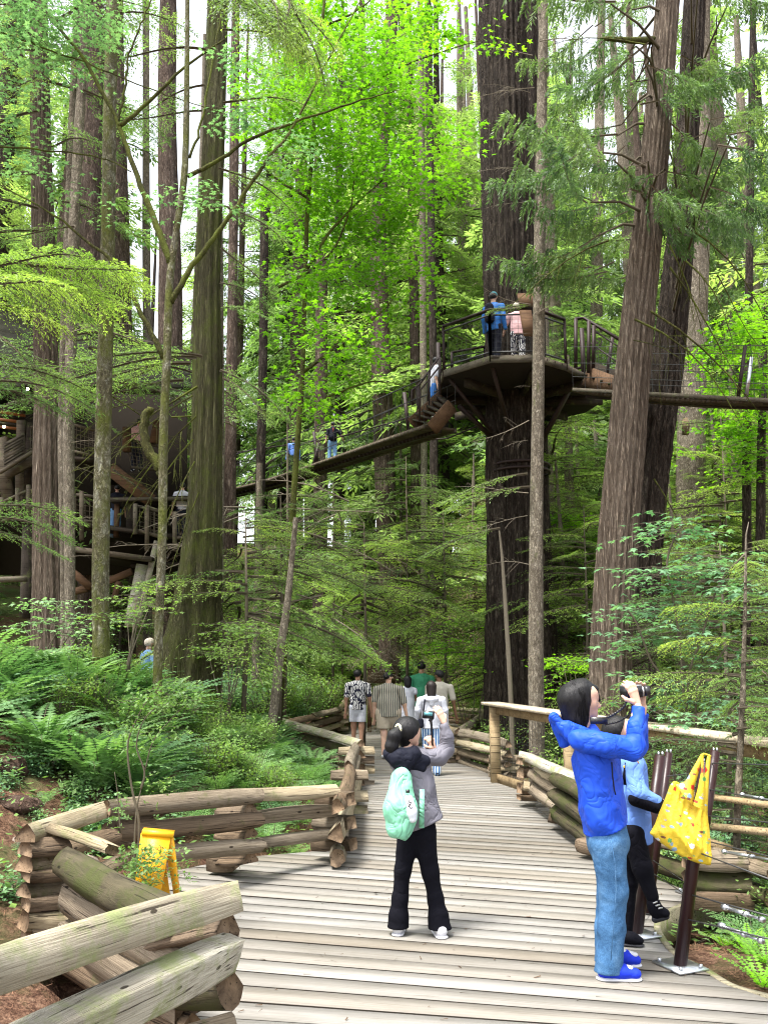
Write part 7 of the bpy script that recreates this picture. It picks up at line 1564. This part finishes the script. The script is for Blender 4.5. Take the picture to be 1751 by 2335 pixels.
def bag_mesh():
    P2 = np.array([[G(*p)[0], G(*p)[2]] for p in OUT]); y0 = Yb+.01; c = .005; lo = np.array([P2[:, 0].min()-.03, y0-.11, P2[:, 1].min()-.03]); hi = np.array([P2[:, 0].max()+.03, y0+.09, P2[:, 1].max()+.03])
    n = np.ceil((hi-lo)/c).astype(int); xs_, ys_, zs_ = [lo[i]+c*np.arange(n[i]) for i in range(3)]; X, Z = np.meshgrid(xs_, zs_, indexing='ij'); Q = np.stack([X, Z], -1).reshape(-1, 2)
    d = np.full(len(Q), 9.0); ins = np.zeros(len(Q), bool)
    for i in range(len(P2)):
        a, b = P2[i], P2[(i+1) % len(P2)]; t = np.clip(((Q-a)@(b-a))/((b-a)@(b-a)), 0, 1); d = np.minimum(d, np.linalg.norm(Q-a-t[:, None]*(b-a), axis=1))
        cr = ((a[1] > Q[:, 1]) != (b[1] > Q[:, 1])) & (Q[:, 0] < (b[0]-a[0])*(Q[:, 1]-a[1])/(b[1]-a[1]+1e-12)+a[0]); ins ^= cr
    d = np.where(ins, d, -d).reshape(X.shape); low = np.clip((P2[:, 1].max()-Z)/(P2[:, 1].max()-P2[:, 1].min()), 0, 1)
    T_ = np.where(d > 0, (.012+.075*low)*np.sqrt(np.clip(d/.09, 0, 1)), d*1.0)
    fold = .010*np.abs(np.sin(X*38+np.sin(Z*9)*1.6+Z*11))+.006*np.abs(np.sin(X*75-Z*21+np.sin(Z*17)))
    T_ = T_-np.where(d > 0, fold*np.clip(d/.03, 0, 1), 0)+np.where(d > 0, .004, 0)
    F = np.abs(ys_[None, :, None]-y0)-T_[:, None, :]
    V, Qd = surf_nets(F, lo, c); return mesh_np('bag_body', V-V3(bg_.location), Qd, M['tote'], True)
link('bag_body', bag_mesh(), bg_)
def ribbon(name, pts, wd, mat, par):
    C = [Vector(c) for c in catmull([tuple(p) for p in pts], 5)]; mb = MB()
    for a_, b2 in zip(C[:-1], C[1:]): mb.box(a_, b2, .004, wd, (0, -.3, 1) if abs((b2-a_).normalized().z) < .9 else (1, 0, 0))
    return mb.build(name, M[mat], par)
def flatstrip(name, L_, R__, mat, par, dy=.004):
    n = len(L_); V = [Vector(p) for p in L_]+[Vector(p) for p in R__]+[Vector(p)+Vector((0, dy, 0)) for p in L_]+[Vector(p)+Vector((0, dy, 0)) for p in R__]; F = []
    for i in range(n-1): F += [(i, i+1, n+i+1, n+i), (2*n+i, 3*n+i, 3*n+i+1, 2*n+i+1), (i, 2*n+i, 2*n+i+1, i+1), (n+i, n+i+1, 3*n+i+1, 3*n+i)]
    mb = MB(); mb.add(V, F); return mb.build(name, M[mat], par)
flatstrip('handle', [G(1596, 1722, -.02), G(1580, 1750, -.03), G(1562, 1782, -.03), G(1540, 1790, -.03)], [G(1603, 1724, -.02), G(1594, 1755, -.03), G(1582, 1795, -.03), G(1580, 1840, -.05)], 'tote', bg_)
flatstrip('handle', [G(1598, 1722, -.045), G(1598, 1760, -.05), G(1590, 1800, -.06), G(1580, 1835, -.06)], [G(1604, 1722, -.045), G(1603, 1765, -.05), G(1606, 1800, -.06), G(1605, 1850, -.06)], 'tote', bg_)
flatstrip('handle', [G(1612, 1724, -.02), G(1606, 1760, -.03), G(1602, 1800, -.04), G(1600, 1840, -.05)], [G(1620, 1724, -.02), G(1616, 1765, -.03), G(1614, 1810, -.04), G(1612, 1860, -.05)], 'tote', bg_)
mb = MB(); mb.tube([Vector(G(1598, 1722, -.04)), Vector(G(1604, 1719, .0)), Vector(G(1614, 1722, .0)), Vector(G(1619, 1724, -.02))], .006, 6); mb.build('loop', M['tote'], bg_)
# ---------------------------------------------------------------- girl with the mint bag
Yg = gz(950, 2132).y
def C_(px, py, dy=0.0): return V3(at(px, py, Yg+dy))
g1 = thing('person', 'girl with a black ponytail in a grey jacket and flared leggings holding up a phone', 'person', (gz(950, 2132).x, Yg, 0))
b = Layer('body', 'skin_l', .012, .04)
b.add(C_(935, 1740), .08, C_(948, 1870), .06).add(C_(928, 1700), .038, C_(932, 1735), .045).chain([C_(932, 1900), C_(918, 1985), C_(909, 2105)], [.05, .036, .024]).chain([C_(964, 1900), C_(981, 1990), C_(997, 2090, -.02)], [.05, .034, .022]).chain([C_(965, 1728), C_(1016, 1716, .08), C_(1012, 1655, .06)], [.035, .032, .022]).chain([C_(905, 1735), C_(925, 1765, .16), C_(984, 1708, .16)], [.035, .03, .02])
b.new(.006, .02); b.add(C_(928, 1668), .080, C_(932, 1668, .02), .078).add(C_(938, 1684, .02), .055, C_(944, 1694, .04), .03).add(C_(947, 1686), .014, C_(948, 1690), .009, ((1, 0, 0), .6))
hand(b, C_(1012, 1648, .05), C_(1001, 1620, .05)-C_(1014, 1650, .05), (-.6, .6, .1), .82, .35, -1, .004); hand(b, C_(990, 1708, .14), C_(986, 1694, .14)-C_(992, 1708, .14), (-.5, .8, .2), .75, .9, 1, .004); b.build(g1)
h = Layer('hair', 'hair', .006, .02, wrinkle(.002, (40, 40, 6), 41)); h.add(C_(926, 1664), .089, C_(930, 1663, .02), .086).add(C_(920, 1680), .06, C_(925, 1692), .045).chain([C_(910, 1662, -.07), C_(899, 1678, -.09), C_(893, 1702, -.09), C_(892, 1724, -.09), C_(889, 1736, -.09)], [.028, .043, .042, .026, .008]); h.cut((.78, .25, -.57), C_(938, 1684)); h.build(g1)
mb = MB(); th_ = np.linspace(0, 6.283, 13); q0 = C_(908, 1663, -.085); mb.tube([Vector(q0+.030*np.array([math.cos(a)*.5, -.3*math.cos(a), math.sin(a)])) for a in th_], .009, 8, False); mb.build('scrunchie', cloth('pale_scrunchie', (.75, .72, .45)), g1, smooth=True)
j = Layer('jacket', 'greyj', .008, .04, wrinkle(.012, (9, 9, 14), 43)); fy = ((0, 1, 0), .68)
j.add(C_(934, 1738), .118, C_(948, 1800), .128, fy).add(C_(948, 1800), .128, C_(966, 1890), .142, fy).add(C_(912, 1730), .06, C_(960, 1728), .068); j.cut(-np.cross(C_(1001, 1868)-C_(936, 1894), (0, 1, 0)), C_(936, 1894))
j.new(.007, .03); j.chain([C_(962, 1728), C_(1000, 1724, .05), C_(1018, 1706, .08)], [.058, .052, .050]).chain([C_(1018, 1706, .08), C_(1019, 1680, .07), C_(1013, 1656, .06)], [.050, .046, .034]).chain([C_(902, 1735), C_(925, 1765, .16), C_(980, 1712, .16)], [.05, .048, .032]); j.build(g1)
yk = Layer('yoke', 'navy', .007, .02, wrinkle(.006, (12, 12, 12), 44)); yk.add(C_(945, 1730, -.055), .055, C_(968, 1735, -.04), .040).add(C_(938, 1740, -.06), .05, C_(962, 1752, -.055), .03); yk.build(g1)
hd = Layer('hood', 'navy', .007, .03, wrinkle(.010, (12, 12, 12), 45)); hd.add(C_(888, 1722, -.08), .040, C_(918, 1752, -.11), .045).add(C_(885, 1715, -.06), .022, C_(905, 1725, -.10), .05).add(C_(918, 1728, -.10), .065, C_(940, 1722, -.08), .055).add(C_(915, 1764, -.11), .018, C_(928, 1738, -.10), .055).add(C_(945, 1710, -.05), .03, C_(950, 1722, -.05), .03); hd.build(g1)
l = Layer('leggings', 'black', .008, .03, wrinkle(.004, (9, 9, 20), 46)); l.add(C_(942, 1888), .105, C_(958, 1888), .10, fy).chain([C_(932, 1905), C_(918, 1985), C_(912, 2050), C_(909, 2090), C_(907, 2135)], [.078, .052, .050, .060, .082]).chain([C_(966, 1905), C_(981, 1988), C_(993, 2050), C_(999, 2090, -.02), C_(1004, 2140, -.03)], [.082, .054, .050, .062, .090]); l.cuts[-1] = [((.0, 0, -1), (0, 0, .045))]; l.build(g1)
p = gz(905, 2132); shoe(g1, (p.x+.0, p.y-.05, 0), (p.x+.03, p.y+.16, 0), .040, 'whiter', sole='whiter'); p = gz(1002, 2140); shoe(g1, (p.x+.02, p.y-.03, 0), (p.x-.02, p.y+.18, 0), .040, 'whiter')
mb = MB(); mb.box(Vector(C_(962, 1800, -.125)), Vector(C_(961, 1888, -.135)), .004, .032, (1, 0, 0)); mb.build('light_stripe', M['mint'], g1)
sk_ = thing('drawstring_backpack', 'mint green nylon sack hanging on the back of the filming girl', 'backpack', tuple(C_(905, 1850, -.2)))
s = Layer('sack', 'mint', .007, .05, wrinkle(.016, (16, 16, 6), 51)); s.add(C_(912, 1775, -.14), .062, C_(908, 1840, -.19), .082, ((0, 1, 0), .8)).add(C_(906, 1845, -.19), .088, C_(908, 1880, -.19), .082, ((0, 1, 0), .8)).add(C_(926, 1775, -.13), .04, C_(922, 1860, -.18), .075, ((0, 1, 0), .8)).add(C_(901, 1895, -.19), .045, C_(912, 1890, -.19), .06); s.build(sk_)
ww_ = Layer('bottle_pocket', cloth('clear_bottle_sleeve', (.70, .74, .80), .3, spec=.6), .006, .02, wrinkle(.005, (30, 30, 10), 52)); ww_.chain([C_(932, 1822, -.23), C_(937, 1850, -.235), C_(940, 1866, -.235)], [.028, .036, .030]); ww_.build(sk_)
mb = MB(); mb.box(Vector(C_(925, 1804, -.24)), Vector(C_(934, 1804, -.24)), .03, .018); mb.build('bottle_cap', M['plastic'], sk_)
def stroke(pts, r_=.003, dy=-.272): mb.tube([Vector(C_(x, y, dy)) for x, y in pts], r_, 6)
mb = MB(); stroke([(931, 1824), (933, 1828)]); stroke([(929, 1832), (936, 1829), (938, 1831)]); stroke([(938, 1830), (934, 1836), (930, 1840)]); stroke([(931, 1835), (935, 1833), (933, 1840), (937, 1844), (940, 1841)], .0026); mb.build('brush_character', M['ink'], sk_)
ph = thing('phone_gimbal', 'black phone on a slim grip stick held up by the filming girl', 'phone', tuple(C_(978, 1630, .05)))
mb = MB(); mb.box(Vector(C_(964, 1629, .04)), Vector(C_(990, 1631, .04)), .02, .05); mb.build('phone', M['plastic'], ph); mb = MB(); mb.box(Vector(C_(967, 1627, .026)), Vector(C_(986, 1629, .026)), .004, .022); mb.build('screen', plain('teal_screen', (.10, .28, .30), .2), ph)
mb = MB(); mb.tube([Vector(C_(982, 1638, .05)), Vector(C_(984, 1660, .08)), Vector(C_(986, 1704, .14))], [.010, .007, .008], 8); mb.build('grip', M['plastic'], ph); mb = MB(); mb.tube([Vector(C_(980, 1638, .05)), Vector(C_(985, 1643, .05))], .018, 10); mb.build('joint', M['plastic'], ph)

# ---------------------------------------------------------------- smaller figures from one posed template
def walker(label, base, H, yaw, top, bottom, hairm='hair', skin='skin_m', girth=1.0, sw=1.0, arms=((.06, -.40), (.06, -.40)), legs=(.05, -.05), head_turn=0.0, short_sleeve=True, shorts=False, long_hair=0, lean=0.0, shoes='whiter', dress=False, cell=.016, cap=None, hemz=.50, hood=False, elbows=None):
    """base: feet point; yaw: facing direction (0 = away from the camera).  arms: (out, down) of elbow/hand in H; legs: stride along the facing"""
    bx = V3(base); cy, sy = math.cos(yaw), math.sin(yaw); r_ = np.array([cy, sy, 0]); f = np.array([-sy, cy, 0]); z = np.array([0, 0, 1.0])
    def q(a, b_, c): return bx + r_*a*H + f*(b_+lean*max(0, c-.5))*H + z*c*H
    o = thing('person', label, 'person', tuple(bx)); b = Layer('body', skin, cell, .05)
    hip = .115*girth*.72; sh = .115*sw
    b.add(q(0, 0, .78), .05*H, q(0, 0, .55), .07*H*girth**.7, (f, .7)).add(q(0, 0, .83), .032*H, q(0, 0, .88), .032*H).add(q(-sh*.9, 0, .79), .024*H, q(sh*.9, 0, .79), .024*H)
    A_ = []
    for s, (ao, ad), i in ((-1, arms[0], 0), (1, arms[1], 1)):
        shp = q(s*sh, 0, .788); el = q(s*(sh+ao*.5), -.01 if elbows is None else elbows[i], .80+ad*.45); wr_ = q(s*(sh+ao), .03 if elbows is None else elbows[i]+.08, .80+ad); A_.append((shp, el, wr_)); b.chain([shp, el, wr_], [.026*H*girth**.4, .021*H*girth**.4, .015*H])
    L_ = []
    for s, st_ in ((-1, legs[0]), (1, legs[1])):
        hp = q(s*.048*girth, 0, .52); kn = q(s*.05, st_*.6+.015, .28); an = q(s*.05, st_-.01, .045); L_.append((hp, kn, an)); b.chain([hp, kn, an], [.052*H*girth**.7, .034*H, .021*H])
    b.new(max(.008, cell*.6), .02); ht = np.array([math.cos(yaw+head_turn+math.pi/2), math.sin(yaw+head_turn+math.pi/2), 0]); hc = q(0, .005, .935)
    b.add(hc-ht*.008*H, .047*H, hc+z*.004*H, .046*H).add(hc-z*.022*H+ht*.012*H, .034*H, hc-z*.04*H+ht*.022*H, .016*H).add(hc+ht*.050*H-z*.008*H, .006*H, hc+ht*.055*H-z*.014*H, .007*H); hr_ = np.array([ht[1], -ht[0], 0])
    for s in (-1, 1): b.add(hc+hr_*s*.046*H-z*.008*H, .009*H)
    if H > 1 and cell < .02:
        for (shp, el, wr_) in A_: hand(b, wr_, (wr_-el), f*.6-r_*0.1, H/1.75*.95, .35, 1, .007)
    b.build(o)
    h = Layer('hair', hairm, max(.008, cell*.7), .02); h.add(hc-ht*.012*H+z*.006*H, .0535*H, hc+ht*.004*H+z*.014*H, .050*H)
    if long_hair: h.add(hc-ht*.02*H, .056*H, hc-ht*.03*H-z*long_hair*H, .050*H); h.cut(ht*.9-z*.3, hc+ht*.012*H-z*.01*H)
    else: h.cut(-z*.9+ht*.45, hc-z*.012*H+ht*.006*H)
    h.build(o)
    if cap: c = Layer('cap', cap, .01, .02); c.add(hc+z*.02*H, .056*H, hc+z*.024*H, .052*H); c.cut(-z, hc+z*.012*H); c.build(o)
    t_ = Layer('dress' if dress else 'shirt', top, cell*.75, .045, wrinkle(.008, (10, 10, 12), int(H*100)))
    t_.add(q(0, 0, .755), .100*H*sw**.6, q(0, 0, .62), .094*H*girth**.8, (f, .70)).add(q(0, 0, .62), .094*H*girth**.8, q(0, 0, (.30 if dress else .47)), (.11 if dress else .098)*H*girth**.8, (f, .78)).add(q(-sh, 0, .788), .038*H, q(0, 0, .812), .040*H).add(q(0, 0, .812), .040*H, q(sh, 0, .788), .038*H); t_.cut(-z, q(0, 0, hemz if not dress else .25)); 
    t_.new(cell*.75, .03)
    for (shp, el, wr_) in A_:
        if short_sleeve: t_.add(shp, .039*H*girth**.25, shp+(el-shp)*.85, .037*H*girth**.25)
        else: t_.chain([shp, el, wr_-(wr_-el)*.08], [.040*H, .036*H, .025*H])
    t_.build(o)
    if hood: hh = Layer('hood', top, .01, .03); hh.add(q(-.045, -.055, .80), .03*H, q(.045, -.055, .80), .03*H).add(q(0, -.06, .745), .028*H, q(0, -.055, .79), .045*H); hh.build(o)
    if bottom:
        u = Layer('shorts' if shorts else 'trousers', bottom, cell*.75, .035, wrinkle(.006, (8, 8, 12), 3))
        u.add(q(0, 0, .52), .080*H*girth**.8, q(0, 0, .48), .078*H*girth**.8, (f, .8))
        for hp, kn, an in L_:
            if shorts: u.add(hp, .058*H*girth**.7, hp+(kn-hp)*.80, .056*H*girth**.7)
            else: u.chain([hp, kn, an], [.056*H*girth**.6, .045*H, .043*H])
        if shorts: u.cut(-z, q(0, 0, .335))
        u.build(o)
    for hp, kn, an in L_: e = Layer('shoe', shoes, .010, .02); a0 = an.copy(); a0[2] = bx[2]+.05; e.add(a0-f*.02*H, .022*H, a0+f*.07*H-z*.01, .018*H, (z, .8)); e.cut(-z, (0, 0, bx[2]+.004)); e.build(o)
    return o, q
def bpx(px, py, z=0): return gz(px, py, z)
b0 = bpx(815, 1708); walker('man in a black and white leaf-print shirt and white shorts walking away', (b0.x, b0.y, 0), 1.76, 0, 'floral', 'white', girth=1.05, sw=1.1, shorts=True, arms=((.03, -.36), (.05, -.34)), legs=(.06, -.04), head_turn=-.5, hemz=.485)
b0 = bpx(886, 1728); walker('heavy-set bearded man in a striped short-sleeved shirt and beige shorts glancing sideways', (b0.x, b0.y, 0), 1.70, -.1, 'stripe', 'khaki', skin='skin_l', girth=1.6, sw=1.28, shorts=True, arms=((.03, -.36), (.08, -.40)), legs=(-.12, .10), head_turn=-1.15, hemz=.47)
b0 = bpx(930, 1706); walker('dark-haired woman in a pale dress glimpsed between the striped and green shirts', (b0.x, b0.y, 0), 1.62, .1, 'white', None, skin='skin_m', sw=.85, dress=True, arms=((.02, -.36), (.02, -.10)), long_hair=.07)
b0 = bpx(962, 1700); walker('tall man in a loose green long-sleeved shirt, head above the others', (b0.x, b0.y, 0), 1.95, 0, 'green', 'cream', skin='skin_m', girth=1.05, sw=1.05, short_sleeve=False, arms=((.03, -.33), (.03, -.36)), hemz=.46)
b0 = bpx(1003, 1724); walker('man with dark beard in a cream short-sleeved shirt with a wristband', (b0.x, b0.y, 0), 1.74, -.05, 'cream', 'black', skin='skin_d', girth=1.1, sw=1.12, arms=((.02, -.36), (.07, -.36)), head_turn=.9, hemz=.47)
b0 = bpx(985, 1768); hw, q = walker('woman with dark hair in a white hooded top and blue striped trousers', (b0.x, b0.y, 0), 1.54, 0, 'white', 'stripeb', hairm='hair_b', skin='skin_l', sw=1.05, girth=1.15, short_sleeve=False, arms=((.05, -.26), (.05, -.28)), long_hair=.085, hood=True, legs=(.05, -.06), shoes='navy', elbows=(.0, .0), hemz=.49)
sb = thing('shoulder_bag', 'small dark navy shoulder bag at the hip of the woman in the white hooded top', 'bag', tuple(q(-.10, -.06, .55))); s = Layer('bag_body', 'navy', .01, .02); s.add(q(-.12, -.07, .57), .05, q(-.12, -.07, .53), .055, ((0, 1, 0), .5)); s.build(sb)
mb = MB(); mb.box(Vector(q(-.10, -.085, .60)), Vector(q(-.075, -.075, .80)), .006, .03, (1, 0, 0)); mb.build('strap', M['navy'], sb)
# platform visitors
b0 = at(1128, 822, 18.6); b0.z = PZ; mp1, q = walker('man in a blue jacket and teal cap with a black backpack standing on the platform', b0, 1.74, -.5, 'tblue', 'navy', skin='skin_l', short_sleeve=False, cap=cloth('teal_cap', (.04, .16, .18)), girth=1.1, cell=.02, arms=((.03, -.33), (.03, -.33)), hemz=.46)
bp = thing('backpack', 'black backpack on the man in blue up on the platform', 'backpack', tuple(q(0, -.1, .7))); s = Layer('pack', 'navy', .014, .03); s.add(q(-.02, -.10, .76), .10, q(-.02, -.10, .60), .11, ((0, 0, 1), 1)); s.build(bp)
b0 = at(1182, 822, 18.9); b0.z = PZ; walker('pale-haired woman in a pink top and dark patterned trousers reading the board on the platform', b0, 1.66, .0, 'pink', 'floral', hairm='hair_w', skin='skin_l', short_sleeve=True, cell=.02, arms=((.07, -.26), (.07, -.26)), elbows=(.03, .03), lean=.06)
b0 = at(990, 958, 20.2); walker('partly hidden person in a pale top and blue shorts climbing the stair to the platform', b0, 1.6, -1.4, 'white', M['tblue'], skin='skin_l', shorts=True, cell=.022, lean=.1)
# bridge walkers
b0 = at(758, 1056, 24.6); hb1, q = walker('person in light jeans and dark top with a big backpack crossing the hanging bridge', b0, 1.24, .3, 'navy', 'denim2', skin='skin_l', girth=1.1, cell=.024, arms=((.05, -.33), (.16, -.24)), legs=(.08, -.06))
bp = thing('backpack', 'dark backpack with a red patch on the walker crossing the hanging bridge', 'backpack', tuple(q(0, -.1, .7))); s = Layer('pack', 'navy', .02, .03); s.add(q(-.02, -.10, .78), .10, q(-.02, -.10, .60), .12); s.build(bp); mb = MB(); mb.box(Vector(q(-.03, -.19, .70)), Vector(q(-.03, -.19, .78)), .12, .02, (1, 0, 0)); mb.build('patch', cloth('red_patch', (.35, .03, .03)), bp)
b0 = at(668, 1084, 25.9); walker('second person on the hanging bridge in a light blue top, half hidden by twigs', b0, 1.20, .3, M['paleblue'], 'navy', skin='skin_l', cell=.026, short_sleeve=False)
# person on the upper path and in the treehouse
b0 = at(337, 1545, 17.0); walker('grey-haired person in a denim-blue top beyond the mossy stems on the upper path', (b0.x, 17.0, at(337, 1462, 17).z-1.55), 1.62, -.8, M['denim2'], 'navy', hairm='hair_w', skin='skin_l', short_sleeve=True, cell=.02)
b0 = at(412, 1228, 22.6); walker('faint figure in pale blue standing on the lower treehouse balcony', b0, 1.5, .4, 'white', 'navy', skin='skin_l', cell=.028)
b0 = at(262, 1226, 23.2); walker('small dark-clad figure on the treehouse landing behind the mossy trunk', b0, 1.45, .2, 'navy', 'denim2', skin='skin_l', cell=.028)
b0 = at(312, 1075, 23.4); walker('figure in a pinkish top leaning at the upper treehouse railing', b0, 1.5, .6, 'pink', 'navy', skin='skin_l', cell=.028)
